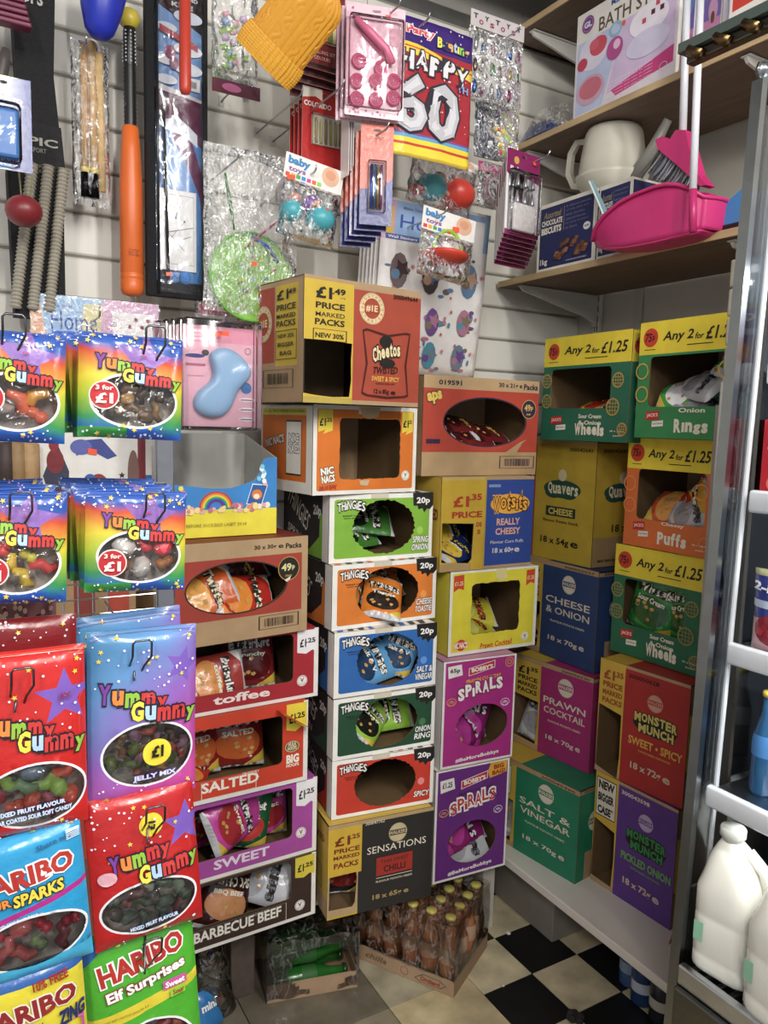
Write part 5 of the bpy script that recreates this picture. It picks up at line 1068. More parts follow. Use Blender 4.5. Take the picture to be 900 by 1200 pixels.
# --- baby toy bags
def baby_header(W, H=.05):
    a = Art(W, H, '#e9e4de', 'film'); a.t('baby', .05, .42, .70, .42, '#2f80b8', .05); a.t('toys', .07, .36, .36, .25, '#8a4a9a', .03); a.ell(.78, .6, .15, .4, '#e0b090'); a.ell(.78, .66, .09, .2, '#d89a78')
    for k, c in enumerate(('#d83a2c', '#e8a02c', '#3aa84a', '#2f80c8', '#c84a9a', '#e8622c', '#8ac84a')): a.rect(.03 + k*.09, .06, .10 + k*.09, .22, c)
    return a
def baby_bag(label, u0, v0, u1, v1, Y, seed, toys, tilt=0, head=.3):
    cx, W, zt, H = span(u0, v0, u1, v1, Y); t = thing('baby_toy_bag', label, 'toy', (cx, Y, zt), rot=(0, radians(tilt), 0))
    hh = H*head; a = baby_header(W, hh); mb = MB(); fn = lambda u, v, q: (u - W/2, q - .004, v - hh); a.sheet(mb, fn, .0015); mb.build('header_card', t); mb = MB(); a.decals(mb, fn); mb.build('print', t)
    toys(t, W, H); bag_film(t, W*.98, H*(1-head), .05, CLR, -hh, seed=seed, y0=-.004); return t, W, H
def ball(t, x, y, z, r, c, name='toy_ball', sq=1):
    mb = MB(); mb.lathe([(.001, -r*sq)] + [(r*sin(pi*i/12), -r*sq*cos(pi*i/12)) for i in range(1, 12)] + [(.001, r*sq)], M(c, 'plastic'), 22); o = mb.build(name, t, True, (x, y, z)); return o
def toys1(t, W, H):
    ball(t, W*.20, -.005, -H*.68, W*.24, '#3fa0ac', 'teal_figure', .85); ball(t, -W*.28, -.003, -H*.68, W*.17, '#3fa0ac', 'teal_figure'); ball(t, W*.05, .006, -H*.52, W*.15, '#7a4a9c', 'purple_hood'); ball(t, W*.10, -.012, -H*.55, W*.10, '#d8a07c', 'head'); ball(t, W*.22, -.028, -H*.60, W*.05, '#d8482c', 'red_nose'); ball(t, W*.05, -.021, -H*.56, W*.028, '#2a2020', 'eye'); ball(t, W*.13, -.021, -H*.565, W*.028, '#2a2020', 'eye'); ball(t, -W*.25, .0, -H*.52, W*.09, '#c88a7c', 'head')
t, W, H = baby_bag('baby toy bag with teal and purple figures below the red crayon cards', 334, 190, 402, 286, 1.68, 2, toys1, 8); sticker(t, -W*.38, -H*.30, -.008)
hook(400, 102, 1.60, 'long hook in front of the white card edges')
hook(368, 202, 1.66, 'hook through the header of the baby toy bag with teal figures')
def toys2(t, W, H):
    ball(t, W*.24, -.004, -H*.60, W*.24, '#cc3a2c', 'red_fruit', .8); ball(t, -W*.14, -.002, -H*.65, W*.2, '#4a9aa2', 'teal_figure', .8); ball(t, -W*.05, .0, -H*.48, W*.1, '#8a5a3c', 'head'); ball(t, -W*.32, .004, -H*.76, W*.12, '#a83028', 'red_base', .5)
t, W, H = baby_bag('baby toy bag with a red fruit and teal figure under the birthday bunting pack', 484, 178, 560, 252, 1.74, 5, toys2, 10, .15)
def toys3(t, W, H):
    n = 26; mb = MB(); mb.lathe([(.003, -.02)] + [(W*.34*(sin(i/8*pi/2))**.6, -.02 + .028*i/8) for i in range(1, 9)] + [(W*.30, .012)], M('#d0402c', 'plastic'), 24); mb.build('red_basket', t, True, (W*.02, -.006, -H*.66))
    mb = MB(); mb.tube([(W*.02 + W*.27*cos(pi*i/14), -.006, -H*.62 + H*.36*sin(pi*i/14)) for i in range(15)], .0042, M('#9aba2c', 'plastic'), 8); mb.build('green_handle', t, True)
    ball(t, -W*.02, -.006, -H*.56, W*.13, '#ece8e0', 'toy_egg', .9); ball(t, W*.12, -.006, -H*.58, W*.09, '#e0a83c', 'toy_egg')
t, W, H = baby_bag('baby toy bag with a red basket in front of the tall sticker sheet', 494, 250, 556, 330, 1.66, 7, toys3, 6, .33); sticker(t, W*.12, -H*.22, -.008)
hook(520, 250, 1.62, 'hook through the header of the baby toy bag with the red basket')
# --- pink hair roller blister card
def art(W, H):
    a = Art(W, H, '#d9a3b4', 'film'); a.zr(0, 0, 1, .08, '#e6c0cc').zr(0, .92, 1, 1, '#e6bcc8')
    for k in range(16): a.circ(random.uniform(.05, .95), random.choice((.03, .05, .95, .9)), .003, '#b0587a', 8)
    a.t('beauty set', .25, .62, .86, .03, '#8a4a66', .01); a.ell(.15, .87, .05, .02, '#8a3a5c'); a.poly([(.72, .66), (.9, .66), (.9, .82), (.72, .82)], '#c8899c'); return a
t, W, H = card('hair_roller_set', 'pink blister card with rose shaped hair rollers and a pink handle', 'hair set', 408, 6, 470, 138, 1.58, art, .002, yaw=-16)
pts = [(-W*.36, -.012, -H*.16), (-W*.1, -.014, -H*.28), (W*.16, -.014, -H*.40), (W*.26, -.014, -H*.52)]; mb = MB(); mb.tube(pts, [.007, .009, .0095, .009], M('#d4688c', 'plastic'), 12); mb.build('roller_handle', t, True)
for k, (x, z) in enumerate(((-.28, .52), (.10, .56), (-.30, .70), (.02, .68), (.32, .66), (-.30, .86), (.02, .85), (.32, .81))):
    mb = MB(); r = W*.125
    mb.lathe([(.002, -.012), (r, -.01), (r, .0), (r*.8, .002)], M('#c04a72', 'plastic'), 16, Matrix.Rotation(pi/2, 4, 'X')); mb.tube([(r*(.75 - .65*i/16)*cos(i*.9), -.001 - .001, r*(.75 - .65*i/16)*sin(i*.9)) for i in range(17)], .0016, M('#a83a62', 'plastic'), 6); mb.build('rose_roller', t, True, (W*x, -.006, -H*z))
mb = MB(); mb.bbox((-W*.46, -.022, -H*.93), (W*.46, -.001, -H*.12), BLI, .006); mb.build('blister', t, True); sticker(t, W*.2, -H*.09, -.004, .012, 0)
copies(t, 2, .02, 'pink hair roller card', 'pink hair roller cards behind the front one', -.001, 0)
hook(466, 8, 1.54, 'hook above the pink hair roller card')
# white card edges seen side on
for k in range(3):
    p = at(404 + k*1.2, 100, 1.66); mb = MB(); mb.box((-.001, -.02, -.20 + .01*k), (.001, .02, .02), M('#d8cfcc', 'film')); tag(mb.build('backing_card', loc=p + Vector((.003*k + .004, 0, 0))), 'thin white card seen edge on by the pink roller card, %s' % ('leftmost', 'middle one', 'rightmost')[k], 'card', 'white backing cards left of the pink roller card')
# --- birthday candle cards orange and blue
def art(W, H):
    a = Art(W, H, '#c84a2c', 'film'); a.zr(0, 0, 1, .36, '#232a78').zone([(.55, .36), (1, .48), (1, .2), (.8, .25)], '#2c3a8c'); a.t('Party', .2, .8, .88, .05, '#e8b49a', .02); a.rect(.28, .15, .74, .62, '#7a5a6a')
    for k in range(6):
        for j in range(8): a.circ(.33 + k*.07, .18 + j*.05, .0028, ('#3a6ac8', '#c8a83a', '#c83a9a', '#3aa8b8')[(k+j) % 4], 6)
    return a
t, W, H = card('candle_card', 'front orange and blue card of glitter candles', 'candles', 424, 146, 458, 264, 1.60, art, .002, yaw=-18)
for k in range(4): mb = MB(); mb.tube([(W*(-.16+.1*k), -.006, -H*.40), (W*(-.16+.1*k), -.006, -H*.84)], .0032, M(('#2f5ab0', '#4a86c8', '#c89a3a', '#b83a9a')[k], 'foil'), 8); mb.build('candle', t, True)
mb = MB(); mb.bbox((-W*.28, -.014, -H*.88), (W*.28, -.0005, -H*.36), BLI, .004); mb.build('blister', t, True)
copies(t, 4, .024, 'orange and blue candle card', 'candle cards behind the front one', .0, -.008)
hook(452, 152, 1.56, 'hook above the orange and blue candle cards')
# --- birthday bunting pack
def art(W, H):
    a = Art(W, H, '#a82430', 'film'); a.zr(0, .80, 1, 1, '#3a1f72')
    for k, (c, o) in enumerate((('#e8c820', 0), ('#d8602c', .022), ('#e8d23a', .034))): a.zone([(0, .83-o), (.3, .82-o), (.7, .765-o), (1, .75-o), (1, .70-o), (.6, .75-o), (0, .80-o)], c)
    a.zr(0, 0, 1, .14, '#e8d01c').zr(0, .085, 1, .105, '#c8432a').zr(0, .14, 1, .165, '#5aa0c8').zr(0, 0, 1, .025, '#d0b020').zr(0, .165, 1, .18, '#7a4a9a')
    a.t('Party', .17, .50, .905, .075, '#d83a4a', .05, 0, 0, '#f0ece8', .05); a.arc('Bunting', .53, .95, .875, .075, ['#e8e04a', '#8ac84a', '#e8a83a', '#a8c8e8'], '#2a1450', .04, .0, .07)
    a.arc('HAPPY', .10, .95, .695, .135, ['#dcdadc'], '#2a2230', .05, .0, .07, .010, -.03)
    a.t('60', .04, .84, .385, .43, '#b9b7bc', .045, 0, -3, '#241c2c', .03); a.t('60', .08, .80, .385, .38, '#cfcdd2', .0, 0, -3); a.t('TH', .80, .95, .585, .05, '#8a98c8', .04, 0, 0, '#1c1430', .05)
    for k in range(46): a.circ(random.uniform(.02, .98), random.uniform(.2, .7), random.choice((.0012, .002)), '#f0d8dc', 6)
    for k in range(14): a.circ(random.uniform(.03, .97), random.uniform(.84, .99), .0022, '#d8d0e8', 6)
    return a
cx, W, zt, H = span(456, 28, 552, 190, 1.60)
t = thing('bunting_pack', 'glossy red and purple Happy 60th party bunting pack with yellow base', 'party bunting', (cx, 1.60, zt), rot=(0, 0, 0))
a = art(W, H); fn = lambda u, v, q: (u - W/2, q - .006*sin(pi*u/W) + .003*noise.noise(Vector((u*30, v*20, 0))), v - H); mb = MB(); a.sheet(mb, fn, .004, M('#c8c8cc', 'film'), .012); mb.build('pack', t, True); mb = MB(); a.decals(mb, fn, .0022); mb.build('print', t)
hook(500, 24, 1.56, 'hook above the birthday bunting pack')
# --- glitter key ring bag
cx, W, zt, H = span(549, 26, 612, 122, 1.66); t = thing('key_ring_bag', 'clear pack of glittery silver party favours with a patterned header at the top', 'toy', (cx, 1.66, zt), 0, rot=(0, 0, 0))
a = Art(W, H*.2, '#c8c0c0', 'film'); mb = MB()
for k in range(9): a.t('TOYS'[k % 4], .05 + k*.1, .13 + k*.1, .5 + .15*(-1)**k, .3, ('#2a2430', '#8a2a4a')[k % 2], .04)
fn = lambda u, v, q: (u - W/2, q - .003, v - H*.2 + H*.06); a.sheet(mb, fn, .0015); a.decals(mb, fn); mb.build('header_card', t)
for j in range(3):
    for k in range(6): mb = MB(); c = ('#b8b8bc', '#7a6a5c', '#4a6a9a', '#b09a6a', '#8a4a6a', '#5a8a5a')[(k*2+j) % 6]; mb.lathe([(.001, -.018), (.006, -.012), (.0065, .008), (.003, .014), (.001, .017)], M(c, 'foil'), 9); mb.build('party_favour', t, True, (W*(-.40+.16*k), -.004 + .004*(k % 2), -H*(.34+.26*j)))
bag_film(t, W, H*.86, .022, CRK, -H*.14, seed=12)
hook(606, 36, 1.60, 'thin hook above the glittery favour pack')
# --- green and yellow toy bag under it
cx, W, zt, H = span(556, 122, 608, 188, 1.72); t = thing('toy_bag', 'clear bag of bright toys with a lime strip below the glittery favours', 'toy', (cx, 1.72, zt))
mb = MB(); mb.bbox((W*.12, -.004, -H*.9), (W*.46, .004, -.003), M('#9cb82c', 'plastic'), .003); mb.build('lime_strip', t)
mb = MB(); mb.bbox((-W*.46, .004, -H), (W*.1, .008, 0), M('#1c2a44', 'card'), .002); mb.build('backing_card', t)
for k in range(12): ball(t, W*random.uniform(-.35, .4), -.01, -H*random.uniform(.45, .9), .007, random.choice(('#c85a3a', '#4a7ab0', '#d8c23a', '#d0d4d8', '#c8485a')), 'plastic_bead')
bag_film(t, W, H, .03, CRK, 0, seed=15)
# --- bracelets
cx, W, zt, H = span(560, 192, 600, 246, 1.70); t = thing('bracelet_bag', 'clear bag of coiled pink and green bracelets left of the magenta cutlery card', 'bracelets', (cx, 1.7, zt))
a = Art(W, H*.2, '#a82f6a', 'film'); mb = MB(); a.sheet(mb, lambda u, v, q: (u-W/2, q, v - H*.2), .0015); mb.build('header_card', t)
for k, c in enumerate(('#2a3a3c', '#c04a7a', '#3a8a6a', '#9a2a4a', '#b8b8c0', '#5a4a8a')): mb = MB(); mb.tube([(W*(.30-.02*k)*cos(2*pi*i/24), -.003*k + .006, -H*.55 + H*(.34-.025*k)*sin(2*pi*i/24)) for i in range(25)], .002, M(c, 'gloss'), 6); mb.build('bracelet', t, True)
bag_film(t, W, H, .03, CLR, 0, seed=19)
# --- magenta cake decorating card
def art(W, H):
    a = Art(W, H, '#e0d8dc', 'film'); a.zone([(0, .72), (.3, .62), (.7, .70), (1, .66), (1, 1), (0, 1)], '#86245c'); a.circ(.28, .88, .009, '#c8a04a'); a.t('Bake', .1, .5, .78, .05, '#e8d0dc', .03); a.zr(.0, 0, 1, .06, '#8a2a60'); return a
t, W, H = card('icing_nozzle_card', 'front magenta and white card of silver icing nozzles with a white piping bag', 'baking set', 590, 178, 634, 278, 1.58, art, .002, yaw=8, tilt=0)
for j in range(2):
    for k in range(3): mb = MB(); mb.lathe([(.0065, -.014), (.0062, -.01), (.0025, .014), (.0018, .015)], M('#b4b6ba', 'metal'), 14); mb.build('nozzle', t, True, (W*(-.22+.22*k), -.008, -H*(.36+.19*j)))
mb = MB(); mb.bbox((-W*.32, -.012, -H*.95), (W*.32, -.002, -H*.62), M('#d6d2d0', 'cloth'), .004); mb.build('piping_bag', t)
mb = MB(); mb.bbox((-W*.45, -.018, -H*.96), (W*.45, -.0005, -H*.24), BLI, .004); mb.build('blister', t, True); sticker(t, W*.30, -H*.10, -.004, .012, 0)
copies(t, 7, .016, 'magenta icing nozzle card', 'icing nozzle cards behind the front one', .0085, -.007)
hook(640, 184, 1.54, 'hook above the magenta icing nozzle cards')
# --- tall sticker sheets (plain flower, leaf and star stickers)
def stickers(a, x0, y0, x1, y1, n, seed, cols):
    r = random.Random(seed)
    for q in range(n*7):
        x, y = r.uniform(x0+.03, x1-.06), r.uniform(y0+.01, y1-.01); a.ell(x, y, r.uniform(.01, .04), r.uniform(.006, .02), r.choice(cols), 7)
        if q % 4 == 0: a.star(r.uniform(x0+.05, x1-.05), y, .006, '#c0566c', r.random(), .45, 6)
    for k in range(n):
        cx, cy = x0 + (x1-x0)*((k % 3)+.5)/3 + r.uniform(-.03, .03), y1 - (y1-y0)*((k//3)+.5)/math.ceil(n/3) + r.uniform(-.01, .01); c = cols[k % len(cols)]; s_ = min(a.w/3, (y1-y0)*a.h/math.ceil(n/3))*.40
        a.ell(cx, cy, s_*.6/a.w, s_/a.h, c, 12); a.star(cx + .02, cy + .01, s_*.6, cols[(k+1) % len(cols)], r.random(), .5, 5); a.circ(cx - .03, cy - .02, s_*.3, cols[(k+2) % len(cols)], 8)
        a.star(cx + .12, cy + .03, s_*.22, '#c86a7a', 0, .3, 8)
def art(W, H):
    a = Art(W, H, '#dedad8', 'film'); a.zr(0, .77, 1, .985, '#8fb0d8').zr(0, .77, .12, .985, '#c8a0c0').zr(.02, .80, .1, .95, '#d8b84a').zr(.62, .70, .95, .95, '#e6e2e0'); a.t('Make Your Own', .18, .45, .95, .015, '#4a5a9a'); a.t('Home', .16, .66, .875, .075, '#3a4a9c', .0); a.rect(.04, .77, .34, .80, '#5a6aa8'); a.t('Wall Stickers', .06, .32, .785, .015, '#e8e8f0')
    stickers(a, .03, .46, .97, .73, 3, 3, ('#6a5a5c', '#3a2c30', '#5a7a9c', '#b08a70')); stickers(a, .05, .02, .97, .43, 6, 5, ('#6a7a8a', '#6a4a8a', '#a8708a', '#7a6a5a', '#4a8aa0')); return a
cx, W, zt, H = span(447, 240, 572, 440, 1.78)
t = thing('sticker_pack', 'tall white sheet of wall stickers behind the basket toy, above the wide red carton', 'stickers', (cx, 1.78, zt), 0, rot=(radians(6), 0, 0))
a = art(W, H); fn = lambda u, v, q: (u - W/2, q + .03*max(0, (.25 - v/H))**1.5*2, v - H); mb = MB(); a.sheet(mb, fn, .002, M('#d8d4d0', 'card'), .03); mb.build('sheet', t, True); mb = MB(); a.decals(mb, fn, .0008); mb.build('print', t)
for k in range(5):
    c = copy_tree(t); c.location = (cx - .004 - .004*k, 1.80 + .013*k, zt - .003); c['label'] = 'white wall sticker sheet, %s from the front behind the tall one' % ('second', 'third', 'fourth', 'fifth', 'sixth')[k]; c['group'] = 'wall sticker sheets behind the tall front one'
# --- home sticker pack at left and sheet below
def art(W, H):
    a = Art(W, H, '#ddd6dc', 'film'); a.zr(0, .30, 1, 1, '#8fb4d8').zone([(0, .3), (.12, .3), (.06, 1), (0, 1)], '#d8a07c').zone([(.4, .9), (.62, .9), (.6, .3), (.36, .3)], '#cfc48a').zone([(.55, 1), (1, 1), (1, .3), (.52, .3)], '#cfa0c0').zr(.62, .25, .96, .82, '#e4e0e0').zr(0, .0, 1, .28, '#dcd8d8'); a.t('Home', .15, .50, .62, .30, '#3a4a9c', .0); a.t('Make Your Own', .18, .32, .84, .05, '#5a6ab0'); a.t('UP', .37, .5, .36, .12, '#6a8ac0', .0); a.ring(.63, .62, .018, .018, .001, '#c06a9a'); a.t('3D', .61, .655, .62, .08, '#8a5a9a', .0)
    for k in range(5): a.star(.76 + .05*k, .6 + .12*(k % 2), .007, '#8a2a4a', k, .5, 6)
    for k in range(9): a.ell(.1 + .1*k, .1, .03, .06, ('#8a4a5a', '#5a4a5a', '#a06a5a')[k % 3], 8)
    return a
t, W, H = card('sticker_pack', 'pastel home wall sticker pack on the slatwall under the orange bat', 'stickers', 36, 350, 186, 424, 1.88, art, .002)
mb = MB(); mb.grid(12, 8, lambda i, j: ((i-.5)*W*1.02, -.006 + .003*noise.noise(Vector((i*6, j*6, 0))), -H*j), CLR); mb.build('clear_wrap', t, True)
hook(116, 372, 1.80, 'dark hook through the pastel home sticker pack', up=.02)
def art(W, H):
    a = Art(W, H, '#dcd8d2', 'film'); a.zr(.86, 0, .93, 1, '#7a2430').zr(.93, 0, 1, .55, '#2f6ab0')
    a.poly([(.07, .55), (.18, .95), (.28, .6), (.25, .1), (.17, .05)], '#3a3a4c'); a.ell(.17, .72, .07, .14, '#7a2a30'); a.ell(.16, .9, .04, .07, '#8a2a30'); a.poly([(.32, .95), (.55, .98), (.68, .78), (.6, .74), (.45, .85), (.34, .78)], '#3f4a8c'); a.ell(.38, .88, .09, .09, '#5a62a8'); a.ell(.52, .45, .08, .12, '#8a3230'); a.ell(.45, .5, .05, .07, '#2f5a9c'); a.poly([(.42, .3), (.66, .32), (.68, .2), (.45, .18)], '#3a3a4c'); a.star(.72, .55, .008, '#3a2a2a'); a.ell(.82, .55, .05, .3, '#7a5a50'); return a
t, W, H = card('sticker_pack', 'white sheet of red and blue stickers with an orange price dot between the rainbow bags', 'stickers', 40, 512, 180, 612, 1.86, art, .002, slot=False); sticker(t, -W*.03, -H*.17, -.004, .02, -8)
def art(W, H):
    a = Art(W, H, '#dedad4', 'film'); a.zr(0, .88, 1, 1, '#3a3438')
    for k in range(12): a.star(.08 + .08*k, .94, .006, '#b8485a', k, .5, 5)
    a.ring(.5, .75, .06, .03, .002, '#c8c4be'); return a
card('sticker_pack', 'white sticker sheet with a dark header strip showing between the two upper rainbow bags', 'stickers', 62, 440, 125, 512, 1.87, art, .002, slot=False)
# --- pink callus blister packs
def art(W, H):
    a = Art(W, H, '#d79fb0', 'film'); a.zr(0, .84, 1, 1, '#d98fa6').zr(.02, .02, .98, .98, '#dba6b6').zr(0, .84, 1, 1, '#d98ca4'); a.t('AMAZING', .06, .46, .945, .035, '#f0e0e4', .03); a.t('FOOT CARE', .1, .40, .905, .028, '#f0e0e4', .02); a.t('PERFECTER', .08, .42, .868, .025, '#f0e0e4', .02)
    a.ell(.16, .70, .13, .02, '#2f2f7a'); a.ell(.30, .735, .05, .03, '#2a2028'); a.rect(.04, .60, .3, .625, '#b05a7c'); a.rect(.06, .5, .28, .505, '#a0708a'); a.circ(.86, .40, .012, '#2f6aa8'); a.ring(.88, .775, .007, .007, .001, '#5a1c2c')
    for k, yy in enumerate((.28, .18, .08)): a.ell(.87, yy, .11, .022, '#e9dfe2'); a.rect(.78, yy-.008, .95, yy+.004, '#6a5a6a')
    return a
cx, W, zt, H = span(214, 385, 300, 500, 1.60)
t, W, H = card('foot_file_pack', 'pink blister card with a pale blue curved foot file, above the rainbow sweet box', 'foot file', 214, 383, 300, 500, 1.60, art, .0015)
bl = M('#86a8c8', 'plastic'); path = [(.10, .76), (.02, .70), (-.02, .58), (-.04, .45), (-.08, .33), (-.18, .22), (-.26, .17)]; rad = [.018, .026, .024, .022, .026, .032, .020]
cl = [(.16*W, .76*H), (.14*W, .66*H), (.05*W, .55*H), (.02*W, .42*H), (-.03*W, .32*H), (-.12*W, .22*H)]
mb = MB(); prof = []
O = [(-.16,.74),(-.02,.80),(.12,.79),(.28,.72),(.42,.60),(.40,.50),(.28,.42),(.20,.34),(.14,.18),(.0,.09),(-.2,.085),(-.36,.15),(-.38,.26),(-.30,.37),(-.14,.44),(-.10,.55),(-.16,.66)]
n = len(O); cxo = sum(p_[0] for p_ in O)/n; lv = [(1, -.001), (1, -.012), (.93, -.019), (.75, -.024), (.45, -.026)]
spine = lambda z: (.05 if z > .5 else -.10 if z < .3 else -.10 + .15*(z-.3)/.2)
vs = []
for k_, y_ in lv:
    for (x, z) in O:
        sx = spine(z); zz = .44 + (z-.44)*(.5 + .5*k_); vs.append(((sx + (x-sx)*k_)*W, y_, (zz - 1)*H))
fs = [(j*n+i, j*n+(i+1) % n, (j+1)*n+(i+1) % n, (j+1)*n+i) for j in range(len(lv)-1) for i in range(n)] + [tuple((len(lv)-1)*n + i for i in range(n))]
mb.add(vs, [tuple(reversed(f_)) for f_ in fs], bl); o = mb.build('foot_file', t, True); sb = o.modifiers.new('s', 'SUBSURF'); sb.levels = sb.render_levels = 2
mb = MB(); mb.bbox((-W*.52, -.032, -H*1.04), (W*.52, .002, .012), clear('tray_plastic', '#ffffff', .0, .15, 8), .005); mb.build('clear_tray', t, True); sticker(t, W*.0, -H*.08, -.034, .015, 0)
copies(t, 4, .026, 'pink foot file pack', 'foot file packs behind the front one', -.008, 0)
hook(262, 376, 1.55, 'dark hook above the pink foot file packs')
# --- green net in crinkly bag
cx, W, zt, H = span(241, 176, 346, 368, 1.80); t = thing('net_toy_bag', 'big crinkly clear bag with a lime green round net', 'toy', (cx, 1.80, zt))
g = M('#7cc43a', 'cloth'); mb = MB(); mb.tube([(W*.46*cos(2*pi*i/32), -.002, -H*.77 + W*.46*sin(2*pi*i/32)) for i in range(33)], .0028, M('#5aa82a', 'plastic'), 8); mb.build('hoop', t, True)
mb = MB(); mb.grid(18, 18, lambda a, b: ((W*.46*(2*a-1))*sqrt(max(0, 1-.5*(2*b-1)**2)), .003 + .012*noise.noise(Vector((a*6, b*6, 2))), -H*.77 + W*.46*(2*b-1)*sqrt(max(0, 1-.5*(2*a-1)**2))), gl('net_green', '#8ed04a', .72)); mb.build('net', t, True)
mb = MB()
for k in range(26):
    a_, b_ = random.uniform(-.6, .6), random.uniform(-.6, .6); c = random.choice(('#4a8ab0', '#3a9a5a', '#c8c83a', '#b04a7a'))
    mb.tube([(W*.4*a_, -.006, -H*.77 + W*.4*b_), (W*.4*a_ + .008, -.006, -H*.77 + W*.4*b_ + .006)], .0025, M(c, 'cloth'), 5)
mb.build('sequins', t)['kind'] = 'stuff'
mb = MB(); mb.tube([(-W*.3, -.004, -H*.17), (-W*.24, -.004, -H*.36), (-W*.2, -.004, -H*.5)], [.003, .005, .002], M('#2f7a2c', 'plastic'), 8); mb.build('handle', t, True)
mb = MB(); mb.tube([(-W*.08, .0, -H*.60), (W*.1, -.004, -H*.50), (W*.30, 0, -H*.40), (W*.42, .0, -H*.30)], [.002, .003, .003, .002], M('#c04a6a', 'cloth'), 6); mb.tube([(0, .0, -H*.52), (W*.18, -.004, -H*.57), (W*.3, 0, -H*.66)], .004, M('#3a6ac0', 'cloth'), 6); mb.build('ribbon', t, True)
bag_film(t, W*1.04, H*1.0, .03, CRK, 0, seed=23, amp=.012); sticker(t, -.004, -H*.70, -.03, .014, 0)
hook(278, 186, 1.74, 'dark hook at the top of the big crinkly bag')
# pink bag bottom peeking under
p = at(262, 358, 1.86); t = thing('toy_bag', 'small clear bag with a pink net below the lime green net', 'toy', p)
mb = MB(); mb.grid(8, 6, lambda a, b: ((a-.5)*.12, .004*noise.noise(Vector((a*8, b*8, 0))), -.035*b + .01), M('#b0486a', 'cloth')); mb.build('pink_net', t, True); bag_film(t, .14, .06, .02, CLR, .02, seed=31)
# brown rolls at the far left between the rainbow bags
for k, (u, c) in enumerate(((8, '#3a2c28'), (22, '#8f7048'), (37, '#a9865a'))):
    p = at(u, 585, 1.84); mb = MB(); mb.lathe([(.017, 0), (.019, .003), (.019, .055), (.0165, .058), (.019, .061), (.019, .14), (.014, .143)], M(c, 'wood'), 18)
    tag(mb.build('wooden_tool', smooth=True, loc=p + Vector((0, 0, -.02))), '%s wooden tool handle at the far left between the rainbow sweet bags' % ('darkest', 'tan', 'lightest')[k], 'handle')
# ------------------------------------------------------------------ sweets stand at the front left
YS = .95
stand = thing('sweet_stand', 'grey wire sweet stand at the front left holding the hanging sweet bags', 'display stand', (.0, 1.16, 0))
mw = M('#c9ccce', 'metal')
ux = at(194, 600, 1.16).x
for x in (-.12, ux):
    mb = MB(); mb.bbox((x-.0145, 0, 0), (x+.0145, .02, 1.58), M('#a4a6aa', 'metal'), .003); mb.build('upright', stand)
mb = MB()
for k in range(17): x = -.11 + k*.02; mb.tube([(x, .0, .95), (x, .0, 1.30)], .0012, mw, 5)
for k in range(15): mb.tube([(-.12, -.001, .96 + k*.023), (ux-.016, -.001, .96 + k*.023)], .0012, mw, 5)
mb.build('wire_mesh', stand)['kind'] = 'stuff'
mb = MB(); mb.tube([(-.25, -.2, .012), (-.12, 0, .012), (ux, 0, .012), (ux, -.2, .012)], .008, mw, 8); mb.build('foot', stand, True)
for z in (1.60, 1.40, 1.28, 1.1): mb = MB(); mb.tube([(-.2, -.004, z), (ux, -.004, z)], .003, mw, 6); mb.build('crossbar', stand, True)
HM = M('#6a6a6c', 'metal')
def loop_hook(x, z, yf):
    """euro hook: two wires running forward and a rectangular price loop in front"""
    mb = MB(); y0 = -.006; yf -= 1.16; w = .011
    mb.tube([(x, y0, z + .012), (x, yf + .035, z), (x - .006, yf + .012, z - .028), (x - .008, yf + .004, z - .036)], .0014, HM, 6)
    mb.tube([(x - w, yf + .02, z - .026), (x - w, yf - .004, z - .004), (x - w, yf - .006, z + .012), (x - w + .003, yf - .006, z + .015), (x + w - .003, yf - .006, z + .015), (x + w, yf - .006, z + .012), (x + w, yf - .004, z - .006), (x + w*.4, yf + .006, z - .02), (x + w*.1, yf + .02, z - .038)], .0014, HM, 6)
    mb.build('hook', stand, True)
RBW = ramp_mat('rainbow_print', [(0, '#2450a0'), (.20, '#2858b0'), (.30, '#2f8a4a'), (.42, '#9ab828'), (.54, '#d8c626'), (.64, '#d88a2c'), (.72, '#c84828'), (.79, '#2f56a8'), (1, '#1f4898')], (.45, 0, 6.2, .52))
RBW2 = ramp_mat('violet_print', [(0, '#c8408e'), (.3, '#b84a9c'), (.5, '#8a60b4'), (.7, '#5a8cc0'), (1, '#3a7aa0')], (-2.6, 0, 2.6, .5))
SWC = {'mix': ('#6a5038', '#8a4a3c', '#5a6a3a', '#a86a5a', '#7a5a6c', '#b8844a', '#4a3a34'), 'foam': ('#ece4dc', '#e8962a', '#f0e8e0', '#e08a2c', '#f2eadc', '#d85a3c'), 'cola': ('#4a3a2c', '#6a5438', '#3a3028', '#8a6a3c', '#5a4a3a'), 'bears': ('#c8a02a', '#b83a3a', '#2a8a7a', '#c88a2a', '#a82a4a', '#a8a83a'),
       'worm': ('#ece0d4', '#c83a44', '#8a5a2c', '#d84a52', '#b8b06a', '#e8dcd0'), 'sour': ('#7aa04a', '#b8503c', '#5a6a7c', '#b05a3c', '#8a3a4a', '#6a8a6a'), 'dark': ('#4a5a4c', '#6a4a4a', '#5a6a60', '#7a8a7a', '#54504c'), 'heart': ('#a83040', '#6a8a5a', '#8a2a3a', '#b05a5a', '#7a3a44'), 'elf': ('#7a2a34', '#8a3a3c', '#5a2a34', '#9a4a3a')}
_sw = {}
